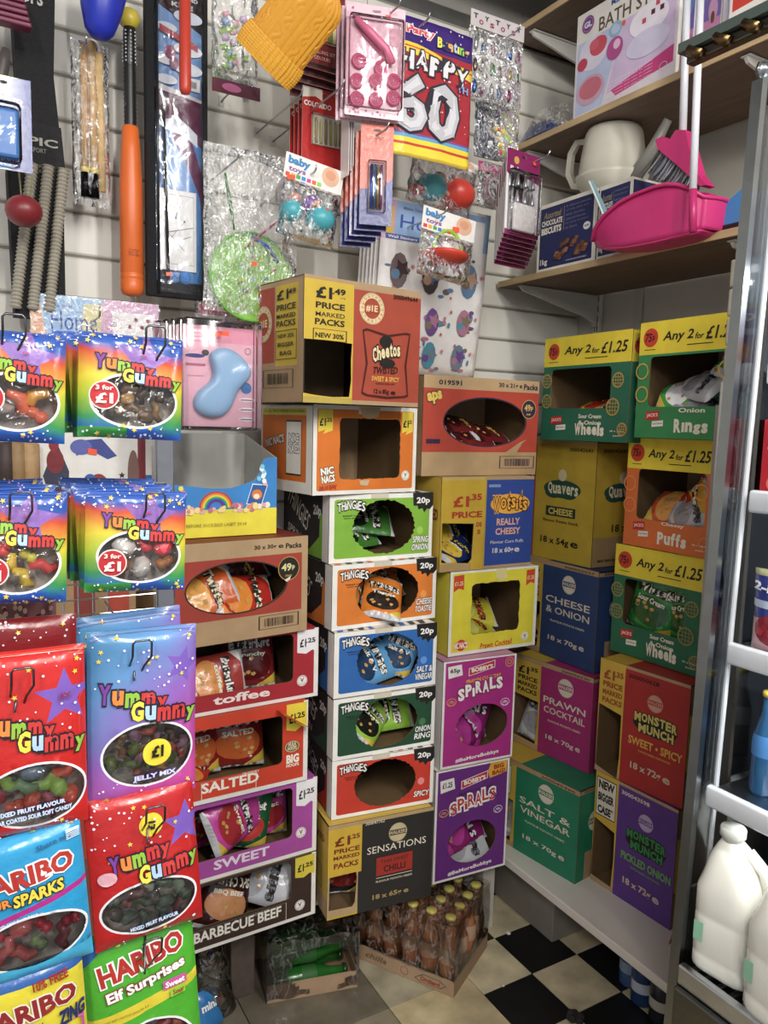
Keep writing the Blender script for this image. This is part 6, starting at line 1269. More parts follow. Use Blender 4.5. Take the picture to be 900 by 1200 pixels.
def sweet(t, cx, cy, rx, ry, kind, y, n=26, seed=1, size=.011, dep=None):
    r = random.Random(seed); cols = SWC[kind]; k = 0; tries = 0; pts = []
    while k < n and tries < 900:
        tries += 1; x, z = r.uniform(-1, 1), r.uniform(-1, .75)
        lim = max(.25, 1 - size*.85/ry) if abs(z) > abs(x) else max(.3, 1 - size*.9/rx)
        if x*x + z*z > lim: continue
        p = (cx + x*rx, cz_ := cy + z*ry)
        if any((p[0]-q[0])**2 + (p[1]-q[1])**2 < (size*1.05)**2 for q in pts): continue
        pts.append(p); k += 1; shp = r.randrange(3); c = r.choice(cols); key = (shp, c, round(size, 4))
        if key not in _sw:
            mb = MB(); s = size
            if shp == 0: mb.lathe([(.001, -s*.8), (s*.5, -s*.55), (s*.62, 0), (s*.5, s*.55), (.001, s*.8)], M(c, 'sweet'), 9)
            elif shp == 1: mb.tube([(-s*.9, 0, -s*.3), (-s*.3, -s*.1, .2*s), (s*.35, 0, -.1*s), (s*.9, 0, s*.3)], [s*.25, s*.42, s*.42, s*.25], M(c, 'sweet'), 8)
            else: mb.lathe([(.001, -s*.6), (s*.4, -s*.5), (s*.42, -s*.1), (s*.25, 0), (s*.42, s*.15), (s*.3, s*.55), (.001, s*.62)], M(c, 'sweet'), 9)
            o = mb.build('sweet', t, True); _sw[key] = o.data
        else:
            o = bpy.data.objects.new('sweet', _sw[key]); COL.objects.link(o); o.parent = t
        o.location = (p[0], (dep(p[0], p[1]) if dep else y) + r.uniform(-.001, .002), p[1]); o.rotation_euler = (r.uniform(-.3, .3), r.uniform(0, 6.28), r.uniform(-.3, .3))
WINF = clear('window_film', '#eeeae6', .05, .9, 40)
def sweetbag(label, w, h, base, win, kind, deco, loc, rot=(0, 0, 0), thick=.03, seed=1, group=None, nsw=24, ssz=.011, sweets=True, holep=None):
    """pillow bag with a clear window (cx,cy,rx,ry as fractions) over loose sweets"""
    t = thing('sweet_bag', label, 'sweet bag', loc, rot=rot, group=group); a = Art(w, h, base, 'film')
    cx, cy, rx, ry = win; rr = (rx*w, ry*h)
    a.z.append((ellp(cx*w, cy*h, rr[0]+.0028, rr[1]+.0028, 40), M('#ece8e8', 'film'))); a.holes.append(ellp(cx*w, cy*h, rr[0], rr[1], 40))
    a.discs = []; deco(a)
    b = bulge(w, h, thick/2, seed, .0022)
    def wav(x, y): return .004*noise.noise(Vector((x*9+seed, y*9, seed)))
    fn = lambda u, v, q: (u - w/2, wav(u, v) - b(u, v) + q, v - h/2)
    V, F, mats = a.base_tris(.0075); mb = MB(); mb.v = [fn(x, y, 0) for x, y in V]
    for f_, mt in zip(F, mats): mb.f.append(f_); mb.m.append(mb.mi(mt))
    mb.build('bag_front', t, True)
    mb = MB(); mb.grid(12, 16, lambda p, q: (w/2 - p*w, wav(w-p*w, q*h) + .0012 + b(w-p*w, q*h), q*h - h/2), M('#cdc7c0', 'film')); mb.build('bag_back', t, True)
    mb = MB(); n = 30; W_ = Art(w, h, WINF); W_.outline = ellp(cx*w, cy*h, rr[0], rr[1], 30); V, F, _ = W_.base_tris(.009); mb.v = [fn(x, y, -.0002) for x, y in V]; mb.f = list(F); mb.m = [mb.mi(WINF)]*len(F); mb.build('window', t, True)
    if a.discs:
        mb = MB()
        for i, (x0, y0, r, c) in enumerate(a.discs):
            D_ = Art(w, h, c, 'film'); D_.outline = ellp(x0*w, y0*h, r, r, 26); V, F, _ = D_.base_tris(.006); mb.add([fn(x, y, -.0008 - .0005*i) for x, y in V], F, M(c, 'film'))
        mb.build('price_dot', t, True)
    mb = MB(); a.decals(mb, fn, .0018, .00034); mb.build('print', t)
    if sweets: sweet(t, (cx-.5)*w, (cy-.5)*h, rr[0]*.95, rr[1]*.92, kind, 0, nsw, seed, ssz, lambda x, z: -.62*b(x + w/2, z + h/2) + ssz*.35)
    return t
YC = ['#7a3a9c', '#e8822a', '#8ab828', '#c8302c', '#c8302c', '#e8cc28']; GC = ['#f0d428', '#a8c8ea', '#c8302c', '#c8302c', '#8ab828', '#8a5ab0']
def dots(a, n, y0, y1, seed, r0=.0011):
    r = random.Random(seed)
    for k in range(n):
        x, y = r.uniform(.03, .97), r.uniform(y0, y1); a.circ(x, y, r.uniform(.6, 1.4)*r0, '#ece8f4', 6)
        if k % 5 == 0: a.star(r.uniform(.05, .95), r.uniform(y0, y1), .0034, '#e8c83a', r.random(), .45)
def yg(a, x0, x1, y, hh, tilt=-.06, out='#1c1420'):
    a.arc('Yummy', x0, x0 + (x1-x0)*.68, y, hh, YC, out, .05, .0, .07, .003, tilt); a.arc('Gummy', x0 + (x1-x0)*.30, x1, y - hh*.86, hh, GC, out, .05, .0, .07, .003, tilt*.7)
def rb_deco(price, s=1):
    def f(a):
        a.z.append((star(.60*a.w, .76*a.h, .034, .15, .45), M('#8a64b0', 'film'))); a.zr(0, 0, .45, .10, '#2f8a3c') if s % 2 == 0 else None
        dots(a, 30, .84, .99, s); dots(a, 22, .01, .12, s+4); yg(a, .14, .97, .70, .135); a.t('JX', .56, .64, .79, .03, '#a83a5a', .02)
        if price: a.discs += [(price[0], price[1], .0165, '#e8dcd8'), (price[0], price[1], .0150, '#c0242a')]; a.t('3 for', price[0]-.08, price[0]+.08, price[1]+.07, .045, '#f0e8e0', .03); a.t('£1', price[0]-.08, price[0]+.08, price[1]-.03, .10, '#f0e8e0', .04)
        for k in range(4): a.rect(.02, .945 + .012*k, .98, .949 + .012*k, '#5a7ac8')
    return f
def place(u0, v0, u1, v1, Y):
    cx, W, zt, H = span(u0, v0, u1, v1, Y); return Vector((cx, Y, zt - H/2)), W, H
def rainbow(label, box, Y, kind, price, seed, n_behind, dxy=(-.006, .022), blabel='', bgroup='', ssz=.013, win=(.52, .36, .40, .245), nsw=20):
    p, W, H = place(*box, Y); t = sweetbag(label, W, H, RBW, win, kind, rb_deco(price, seed), p, (radians(-3), radians(2), radians(-4)), .034, seed, None, nsw, ssz)
    for k in range(1, n_behind+1):
        if k == 1: c = b1 = sweetbag(blabel, W, H, RBW, win, kind, rb_deco(None, seed), p, (0, 0, 0), .026, seed+1, bgroup, 8, ssz)
        else: c = copy_tree(b1)
        c['label'] = '%s, %s in line' % (blabel, ('first', 'second', 'third', 'fourth')[k-1])
        c.location = p + Vector((dxy[0]*k, dxy[1]*k + .012, .002*k)); c.rotation_euler = (radians(-3), radians(2*((-1)**k)), radians(-4 + 2*k))
    return t, p, W, H
t, p, W, H = rainbow('rainbow bag of dark cola sweets at the upper right of the sweet stand', (92, 393, 212, 514), YS, 'cola', (.23, .40), 2, 4, (-.004, .024), 'rainbow sweet bag hanging behind the upper right front bag', 'rainbow bags behind the upper right one')
loop_hook(at(176, 400, YS).x, at(176, 400, YS).z, YS - .022)
t, p, W, H = rainbow('rainbow bag of white and orange foam sweets at the upper left edge of the photo', (-44, 388, 76, 518), YS, 'foam', (.24, .38), 3, 3, (-.004, .024), 'rainbow sweet bag hanging behind the upper left front bag', 'rainbow bags behind the upper left one', .019, nsw=14)
loop_hook(at(14, 388, YS).x, at(14, 388, YS).z, YS - .022)
t, p, W, H = rainbow('rainbow bag of red and white sweets, second row right on the stand', (100, 576, 216, 692), YS, 'worm', (.25, .30), 4, 4, (-.004, .024), 'rainbow sweet bag hanging behind the second row right bag', 'rainbow bags behind the second row right one', .018, nsw=14)
loop_hook(at(176, 590, YS).x, at(176, 590, YS).z, YS - .022)
t, p, W, H = rainbow('rainbow bag of coloured gummy bears at the left edge in the second row', (-44, 576, 78, 706), YS, 'bears', (.28, .30), 5, 3, (-.004, .024), 'rainbow sweet bag hanging behind the second row left bag', 'rainbow bags behind the second row left one', .016)
loop_hook(at(22, 590, YS).x, at(22, 590, YS).z, YS - .022)
# pink header strip of a pack below the second row
def art(W, H):
    a = Art(W, H, '#8a5a5c', 'film'); a.zr(0, .0, 1, .12, '#b08a68')
    for k in range(22): a.ell(random.uniform(.05, .95), random.uniform(.3, .85), .03, .12, random.choice(('#d8a8a0', '#7a2a3c', '#e0c0a0', '#3a2a2c')), 7)
    return a
card('sweet_card', 'strip of dark pink sweet packs showing above the large red bag at the left edge', 'sweets', -30, 706, 66, 735, 1.03, art, .004, slot=False)
# big violet bag
def deco(a):
    a.z.append((star(.84*a.w, .78*a.h, .024, .3, .45), M('#7a58b4', 'film'))); dots(a, 34, .62, .98, 3, .0013); dots(a, 14, .02, .14, 8, .0013); yg(a, .08, .98, .635, .115); a.discs.append((.60, .29, .0175, '#f0d81c')); a.t('£1', .545, .655, .30, .075, BLK, .05)
    a.t('JELLY MIX', .38, .78, .155, .038, '#d8d4f0', .04, 0, 2, '#2a3a8c', .06)
    for k in range(5): a.rect(.02, .955 + .009*k, .98, .957 + .009*k, '#8a8ac8')
p, W, H = place(102, 737, 229, 934, YS)
sweetbag('large blue and violet bag of jelly mix with a yellow one pound dot', W, H, RBW2, (.53, .285, .41, .18), 'mix', deco, p, (radians(-2), radians(1), 0), .036, 6, None, 34, .0125)
b2 = sweetbag('second blue and violet jelly bag hanging just behind the large front one', W, H, RBW2, (.53, .285, .41, .18), 'mix', deco, p + Vector((-.006, .034, .014)), (radians(-2), radians(-1.5), radians(3)), .022, 7, None, 6, .0125)
loop_hook(at(160, 760, YS).x, at(160, 757, YS).z, YS - .026)
# big red bag left
def deco(a):
    a.z.append((star(.80*a.w, .74*a.h, .034, .0, .42), M('#7a58b4', 'film'))); dots(a, 34, .55, .98, 5, .0013); dots(a, 14, .02, .12, 9, .0013); yg(a, .12, .98, .62, .115); a.t('MIXED FRUIT FLAVOUR', .18, .78, .165, .026, '#d0e0f4', .04, 0, 3, '#2a4a8c', .05); a.t('SUGAR COATED SOUR SOFT CANDY', .12, .84, .125, .026, '#d0e0f4', .04, 0, 3, '#2a4a8c', .05)
    a.t('JX', .74, .86, .75, .04, '#8a1f4a', .03)
    for k in range(5): a.rect(.02, .955 + .009*k, .98, .958 + .009*k, '#e8604a')
p, W, H = place(-36, 762, 101, 974, YS - .02)
sweetbag('large red bag of sour sweets at the left edge with a violet star', W, H, '#c8201c', (.53, .23, .44, .165), 'sour', deco, p, (radians(-2), 0, 0), .036, 9, None, 24, .017)
b2 = sweetbag('dark red sweet bag hanging behind the large red one', W, H, '#7a161a', (.53, .23, .44, .165), 'sour', lambda a: dots(a, 20, .85, .99, 2), p + Vector((-.004, .036, .028)), (radians(-2), radians(1), radians(2)), .022, 10, None, 5, .0125)
loop_hook(at(21, 782, YS).x, at(21, 782, YS).z, YS - .05)
# red bag lower right
def deco(a):
    a.z.append((star(.88*a.w, .72*a.h, .030, .1, .45), M('#7a58b4', 'film'))); dots(a, 30, .6, .98, 12, .0013); dots(a, 8, .02, .08, 4, .0013); yg(a, .16, .98, .60, .125, .06); a.discs.append((.56, .78, .0145, '#f0d81c')); a.t('£1', .52, .60, .78, .05, BLK, .05, 0, 80)
    a.t('MIXED FRUIT FLAVOUR', .30, .74, .135, .028, '#d0e0f4', .04, 0, 4, '#2a4a8c', .05); a.ell(.14, .50, .022/ a.w*.5, .045, '#e0a8b0')
p, W, H = place(104, 926, 231, 1094, YS - .015)
sweetbag('red bag of grey green sour worms below the violet bag', W, H, '#b81c1c', (.50, .245, .43, .165), 'dark', deco, p, (radians(-4), radians(-3), 0), .034, 13, None, 26, .0135)
loop_hook(at(171, 938, YS).x, at(171, 938, YS).z, YS - .045)
# blue sparks bag left
def deco(a):
    a.zr(0, 0, 1, .13, '#3aa8d0'); a.z.append(([(0, .42*a.h), (a.w, .56*a.h), (a.w, .60*a.h), (0, .46*a.h)], M('#b02a86', 'film')))
    a.t('HARIBO', .05, .90, .745, .135, '#b0281c', .04, 0, 5, '#f0ece8', .06); a.t('SOUR', .05, .36, .60, .06, '#e88a2a', .04, 0, 5, BLK, .05); a.t('SPARKS', .37, .80, .615, .085, '#e8cc2c', .04, .1, 5, BLK, .06); a.t('made with real fruit juice ...', .1, .6, .47, .02, '#f0e4f0', .01, 0, 5); a.t('Share me', .6, .9, .92, .035, '#1a5a8c', .02, 0, 6)
    for k in range(6): a.rect(.86, .90 + .012*k, .98, .905 + .012*k, '#e8f0f4')
p, W, H = place(-40, 976, 102, 1142, YS - .03)
sweetbag('bright blue sour sweet bag with red heart and green sweets at the left edge', W, H, '#1f96c8', (.50, .28, .46, .17), 'heart', deco, p, (radians(-2), radians(-4), 0), .034, 15, None, 20, .017)
# yellow zing bag bottom left
def deco(a):
    a.zr(0, .9, 1, 1, '#2a5a9c'); a.z.append(([(0, .62*a.h), (a.w, .72*a.h), (a.w, .86*a.h), (0, .78*a.h)], M('#d8c81c', 'film'))); a.t('HARIBO', .08, .92, .73, .14, '#8a1c1c', .04, 0, 5, '#e8e0cc', .05); a.t('Rainbow', .30, .62, .61, .06, '#2a3a6c', .02, 0, 4); a.t('Strips', .18, .66, .50, .12, '#e8e4dc', .05, 0, 4, '#1c1c2c', .06); a.t('Z!NG', .74, .99, .60, .12, '#1c2a5c', .05, .2, 3)
    a.t('10% FREE', .56, .86, .90, .07, '#a01c1c', .03, 0, 4); a.frame([(.02, .42), (.97, .55), (.97, .3), (.02, .1)], .003, '#c8589c')
p, W, H = place(-40, 1133, 102, 1290, YS - .035)
sweetbag('yellow rainbow strip sweet bag in the bottom left corner', W, H, '#dccc18', (.50, .24, .42, .17), 'bears', deco, p, (radians(-2), radians(-3), 0), .034, 17, None, 18, .014)
# green elf bag bottom
def deco(a):
    a.z.append(([(0, .60*a.h), (0, .53*a.h), (a.w, .63*a.h), (a.w, .68*a.h)], M('#d8c41c', 'film'))); a.z.append(([(0, a.h), (0, .86*a.h), (.22*a.w, .97*a.h)], M('#2a62a8', 'film')))
    a.t('HARIBO', .12, .88, .845, .105, '#b02418', .04, 0, 9, '#f0ece8', .06); a.t('Elf Surprises', .17, .88, .73, .068, '#f0ece4', .04, 0, 9, '#7a1c24', .06); a.t('made with real fruit juice by 2.5 ...', .12, .55, .60, .016, '#5a4a10', .0, 0, 5)
    a.rect(.66, .655, .88, .70, '#c8589c'); a.t('Sweet', .68, .86, .678, .03, '#f4e8f0', .04); a.rect(.72, .61, .86, .648, '#8ac82c'); a.t('Sour', .74, .85, .63, .026, '#a02418', .03)
    a.discs.append((.14, .42, .018, '#e8c81c')); a.t('£1.25', .06, .22, .42, .035, BLK, .04)
p, W, H = place(102, 1084, 232, 1300, YS - .01)
sweetbag('green surprise mix sweet bag with red lettering at the bottom of the sweet stand', W, H, '#48a81f', (.50, .30, .43, .22), 'elf', deco, p, (radians(-4), radians(-3), 0), .034, 19, None, 30, .015)
loop_hook(at(168, 1086, YS).x, at(168, 1086, YS).z, YS - .045)
# red brown cartons and a grey upright behind the sweets
z = zb
for k, (h_, c, s_) in enumerate(((.30, '#9a7a54', '#7a4a34'), (.31, '#8c6a48', '#a8402a'), (.31, '#9c7a54', '#7a2c22'))):
    f = Art(.28, h_, c); f.zr(.55, 0, .70, 1, s_).zr(.78, 0, .95, 1, '#a83c28').zr(.2, 0, .4, 1, '#5c4436')
    carton('bk%d' % k, '%s brown carton with red stripes behind the sweet stand' % ('lowest', 'middle', 'topmost')[k], .085, 1.69, z, 0, .28, h_, .28, 0, f, None); z += h_ + .001
# ------------------------------------------------------------------ on the wall shelves
S1, S2, XF = 2.3445, 1.9515, 1.555
def shelfbox(name, label, cat, y1, y0, h, d, z, X, art, side='#e6e2da', th=0, sidemat=None):
    """printed box on a shelf, its front turned to the room (-X); y1 far end, y0 near end"""
    t = thing(name, label, cat, (X, y1, z), -pi/2 + radians(th)); w = y1 - y0; a = art(w, h); mb = MB(); a.sheet(mb, lambda u, v, q: (u, q, v), .002, M('#cfc8bc', 'card')); mb.build('box_front', t)
    mb = MB(); a.decals(mb, lambda u, v, q: (u, q, v)); mb.build('print', t)
    s_ = Art(d, h, side); s_.zr(.04, .03, .96, .97, sidemat or side)
    mb = MB(); s_.sheet(mb, lambda u, v, q: (w - q, min(max(u, .0025), d), v), .002); mb.box((0, .0025, .001), (.002, d, h-.001), M(side, 'card')); mb.box((.002, d-.002, .001), (w-.002, d, h-.001), M(side, 'card')); mb.box((.002, .0025, h-.003), (w-.002, d-.002, h-.001), M(side, 'card')); mb.box((.002, .0025, .001), (w-.002, d-.002, .003), M(side, 'card')); mb.build('box_body', t); return t
ya, yb_ = atX(675, 70, XF).y, atX(792, 60, XF).y
hb = atX(675, 22, XF).z - S1
def art(w, h):
    a = Art(w, h, '#dcd2d8'); a.zr(0, .72, 1, 1, '#ded8d0').zone([(.02, .0), (.3, .0), (.5, .72), (.02, .72)], '#b8c0dc').zone([(.5, .72), (.98, .72), (.98, .18), (.35, .1)], '#d0b8d8').zone([(.45, .05), (.98, .12), (.98, .27), (.40, .12)], '#cc3a80').zr(0, 0, 1, .02, '#dcd2d8')
    a.t('BATH STUFF', .24, .96, .805, .13, '#5a4a3a', .01); a.t('Make Your Own', .36, .78, .945, .055, '#3a5a9c', .02); a.circ(.12, .87, .022, '#5a4a8a'); a.ring(.12, .87, .019, .019, .003, '#c05a8a'); a.t('GL', .08, .16, .87, .06, '#e8d8e8', .04)
    a.ell(.19, .57, .15, .165, '#d8d0e0'); a.ell(.245, .61, .09, .09, '#c84a5a'); a.ell(.20, .64, .05, .05, '#d05a6a'); a.ell(.08, .50, .055, .06, '#c03a52'); a.ell(.18, .22, .15, .14, '#c8a0b4'); a.ell(.18, .235, .12, .10, '#c86a7c'); a.circ(.42, .50, .028, '#b04a8a'); a.circ(.44, .53, .012, '#e0b8d0'); a.ring(.42, .68, .022, .018, .006, '#8ab8d0'); a.ell(.74, .60, .18, .14, '#e8e0ea'); a.ell(.74, .40, .2, .12, '#d0c8e0')
    for x, y in ((.7, .66), (.76, .62), (.8, .68), (.84, .62), (.68, .58)): a.rect(x, y, x+.035, y+.045, random.choice(('#5a1c2a', '#c8485a', '#e8e0e8')))
    for k in range(5): a.t('soaps scents and salts to make', .34, .80, .20 - .03*k + .0, .014, '#f4e4ec', 0, 0, 3)
    a.ring(.90, .12, .012, .008, .001, '#f0f0f0'); a.circ(.5, .86 if 0 else .69, .006, '#f0552c'); return a
shelfbox('craft_box', 'white and pink bath craft box on the upper wooden shelf', 'box', ya, yb_, hb, .08, S1, XF, art)
yc = atX(838, 50, XF).y
def art(w, h):
    a = Art(w, h, '#6a5a9c'); a.zr(0, 0, 1, .35, '#b87aa0').zr(.3, 0, .34, 1, '#e0d8e8'); a.ell(.62, .72, .2, .13, '#4a3088'); a.ell(.62, .74, .1, .07, '#b8a0d8'); a.ell(.18, .6, .1, .12, '#5a7ab0'); a.ell(.80, .42, .12, .1, '#b88aa8'); a.ell(.8, .36, .05, .05, '#6a3a2a'); a.ell(.15, .25, .12, .08, '#c04a6a'); a.t('MAGIC', .40, .9, .92, .08, '#d8c8f0', .04); return a
shelfbox('craft_box', 'purple craft box standing behind the two white handles on the upper shelf', 'box', yb_ - .006, yc, hb*.98, .07, S1, XF + .012, art)
yd = atX(851, 40, XF).y
def art(w, h):
    a = Art(w, h, '#d0c8da'); a.t('PLAYSET', -1.2, 2.2, .6, .10, '#6a5a8a', .03, 0, -90); a.zr(0, 0, 1, .2, '#9a7ab0'); return a
shelfbox('craft_box', 'slim lilac box next to the purple craft box on the upper shelf', 'box', yc - .004, yd, hb*.98, .07, S1, XF + .014, art)
def art(w, h):
    a = Art(w, h, '#e4ded8'); a.zone([(.02, .25), (.02, .38), (.28, .46), (.30, .58), (.45, .62), (.40, .28)], '#d03a2c'); a.ell(.35, .80, .12, .14, '#e8a04a'); a.ell(.34, .82, .06, .07, '#e8d07a'); a.t('Toy', .02, .12, .12, .06, BLK, .02); return a
shelfbox('craft_box', 'white box with a red and orange print at the top right corner', 'box', yd - .004, yd - .36, .30, .08, S1, XF, art)
# blue and yellow bag on the upper shelf
p = atX(638, 138, 1.60); t = thing('toy_bag', 'clear bag with blue and yellow toys at the far end of the upper shelf', 'toy', (1.61, p.y - .01, S1))
def half(r, sx, sy, sz, c, loc, nm):
    mb = MB(); mb.lathe([(r, 0)] + [(r*cos(pi/2*i/7), r*sin(pi/2*i/7)) for i in range(1, 7)] + [(.001, r)], M(c, 'plastic'), 24, Matrix.Diagonal((sx, sy, sz, 1))); return mb.build(nm, t, True, loc)
half(.055, .6, 1.5, 1.0, '#2450b0', (-.015, .02, .004), 'blue_toy'); half(.055, .7, 1.5, 1.0, '#c8a02a', (.055, -.06, .004), 'yellow_toy')
mb = MB(); mb.grid(18, 14, lambda a, b: ((.085 - .03*b)*cos(2*pi*a) + .02, (.15 - .05*b)*sin(2*pi*a)*(1+.1*noise.noise(Vector((a*9, b*5, 1)))) - .02, .003 + .075*b + .008*noise.noise(Vector((a*9, b*6, 9)))), CLR); mb.build('film_bag', t, True)
# biscuit boxes
y1_, y2_ = atX(628, 310, XF).y, atX(694.5, 297, XF).y; hb2 = atX(630, 243, XF).z - S2; hb2 = min(hb2, .20)
def art(w, h):
    a = Art(w, h, '#e4ded2'); a.zr(.04, .045, .965, .945, '#23295c'); a.t('Assorted', .10, .42, .83, .10, '#a89468', .01, .3, 0); a.t('CHOCOLATE', .07, .44, .715, .085, '#e8e2d4', .04); a.t('BISCUITS', .07, .43, .60, .10, '#e8e2d4', .05); a.rect(.465, .55, .472, .9, '#a89468')
    for k in range(6): a.t(('A delicious selection', 'of milk, plain and', 'white chocolate', 'covered biscuits', 'for every occasion', 'to share')[k], .50, .50 + (.42, .38, .32, .34, .38, .2)[k], .88 - .062*k, .03, '#8a86a0', 0)
    a.t('1kg', .07, .2, .13, .11, '#e8e2d4', .02); a.ell(.87, .52, .06, .055, '#e8e4dc'); a.t('NEW', .83, .91, .52, .03, '#23295c', .03)
    r = random.Random(5)
    for k in range(26):
        x = .36 + .52*r.random(); y = .14 + .26*(1-abs((x-.62)/.28)**2*.9)*r.random() + .02
        P = [(x-.05, y-.03), (x+.02, y-.04), (x+.055, y+.035), (x-.01, y+.05)]; a.poly(P, r.choice(('#8a5a3c', '#6a4028', '#9a6a48', '#7a4c30'))); a.frame(P, .0012, '#4a2a1a')
    a.t('CONTAINS MILK AND WHEAT', .55, .9, .09, .018, '#c8c4cc'); return a
shelfbox('biscuit_box', 'navy assorted chocolate biscuit box under the cream watering can', 'biscuits', y1_, y2_, hb2, .17, S2, XF + .003, art, '#d9d4ca', 0, '#23295c')
shelfbox('biscuit_box', 'second navy biscuit box half hidden behind the pink dustpan', 'biscuits', y2_ - .006, y2_ - .12, hb2, .17, S2, XF + .008, art, '#d9d4ca', -2, '#23295c')
# cream watering can lying on top of the biscuit boxes
p = atX(697, 232, 1.60); t = thing('watering_can', 'cream plastic watering can with a square handle on top of the biscuit boxes', 'watering can', (1.655, p.y - .005, S2 + hb2 + .001))
CR = M('#cfcaba', 'plastic'); mb = MB(); mb.lathe([(.05, 0), (.075, .006), (.098, .045), (.099, .052), (.092, .056), (.088, .10), (.078, .165), (.072, .178), (.055, .185), (.002, .186)], CR, 40); mb.build('can_body', t, True)
mb = MB(); mb.tube([(-.02, .085, .045), (-.02, .125, .055), (-.02, .15, .095), (-.02, .145, .15), (-.02, .12, .178), (-.02, .075, .168)], .0115, CR, 4); mb.build('handle', t)
mb = MB(); mb.tube([(0, -.08, .03), (.0, -.13, .08), (.0, -.185, .15)], [.022, .016, .011], M('#8a8880', 'plastic'), 16); mb.build('spout', t, True)
# teal white striped brush leaning by the boxes
p = atX(705, 236, 1.53); t = thing('cleaning_brush', 'pale blue grey flat brush handle leaning against the biscuit boxes', 'brush', (1.545, p.y, S2 + .001))
q0, q1 = atX(712, 258, 1.545), atX(691, 213, 1.53)
mb = MB(); v0 = Vector((0, q0.y - p.y, q0.z - S2)); v1 = Vector((-.01, q1.y - p.y, q1.z - S2)); mb.tube([v0 - (v1-v0)*.3, v0, v0.lerp(v1, .5), v1], [.008, .009, .008, .006], M('#7fa0a8', 'plastic'), 6); mb.build('handle', t)
mb = MB(); mb.tube([v0.lerp(v1, .1) + Vector((-.008, 0, 0)), v1 + Vector((-.007, 0, 0))], .0025, M('#d8e0e0', 'plastic'), 6); mb.build('white_stripe', t)
# grey green bowl
p = atX(738, 262, 1.60); mb = MB(); mb.lathe([(.062, 0), (.06, .004), (.055, .06), (.045, .105), (.03, .125), (.001, .13)], M('#a8b2a4', 'plastic'), 30)
tag(mb.build('plastic_bowl', smooth=True, loc=(1.66, p.y + .01, S2 + .03)), 'grey green upturned plastic bowl behind the pink dustpan', 'bowl')
# dustpan
PK_ = '#cf2a74'
XD = 1.50; rimp = [atX(u, v, XD) for u, v in ((697, 283), (706, 270), (720, 256), (740, 241), (760, 231), (782, 223), (795, 220), (808, 220), (819, 224), (827, 231))]
basep = [atX(u, v, XD) for u, v in ((699, 289), (712, 292), (728, 292), (746, 291), (764, 288), (780, 285), (795, 281), (804, 278), (814, 274), (821, 268))]
t = thing('dustpan', 'bright pink long handled dustpan resting on the lower shelf edge', 'dustpan', (XD, (rimp[0].y + rimp[-1].y)/2, S2 + .002)); TL = t.location
def lerpp(P, a): a *= len(P)-1; i = min(len(P)-2, int(a)); return P[i].lerp(P[i+1], a - i)
zmin = min(p.z for p in basep)
def dp(a, b):
    B = lerpp(basep, a); Rr = lerpp(rimp, a); e = .035*(1-abs(2*a-1)**3)
    return Vector((-(e + .006*b), (B.y*(1-b) + Rr.y*b) - TL.y, B.z*(1-b) + Rr.z*b - TL.z + (TL.z - zmin)*0))
mb = MB(); mb.grid(36, 8, dp, M(PK_, 'plastic'))
mb.grid(36, 6, lambda a, b: Vector((dp(a, 0).x*(1-b) + b*.10, dp(a, 0).y, dp(a, 0).z)), M(PK_, 'plastic'))
mb.grid(10, 8, lambda a, b: Vector((dp(1, b).x + .012*0 + a*.10, dp(1, b).y - .012*sin(pi*a), dp(1, b).z)), M(PK_, 'plastic'))
mb.grid(20, 6, lambda a, b: Vector((.10 + dp(.35 + .65*a, b).x, dp(.35 + .65*a, b).y, dp(.35 + .65*a, b).z)), M(PK_, 'plastic'))
o = mb.build('pan', t, True); sd = o.modifiers.new('thick', 'SOLIDIFY'); sd.thickness = .003
mb = MB(); mb.tube([dp(i/36, 1) + Vector((-.003, 0, 0)) for i in range(37)] + [Vector((dp(1, 1).x + .10*i/8, dp(1, 1).y - .012*sin(pi*i/8), dp(1, 1).z)) for i in range(1, 9)], .0046, M(PK_, 'plastic'), 8); mb.build('rim', t, True)
q1 = atX(812, 272, 1.455); q2 = atX(812, 222, 1.455); q3 = atX(820, 20, 1.455)
mb = MB(); mb.tube([(1.455 - XD, q1.y - TL.y, q1.z - TL.z), (1.455 - XD, q2.y - TL.y, q2.z - TL.z)], .0085, M('#c4266c', 'plastic'), 12); mb.build('handle_socket', t, True)
mb = MB(); a_ = Vector((1.455 - XD, q2.y - TL.y, q2.z - TL.z)); b_ = Vector((1.455 - XD, q3.y - TL.y, q3.z - TL.z)); mb.tube([a_ - (b_-a_)*.03, b_ + (b_-a_)*.12], .0082, M('#dcdde4', 'gloss'), 14); mb.build('pole', t, True)
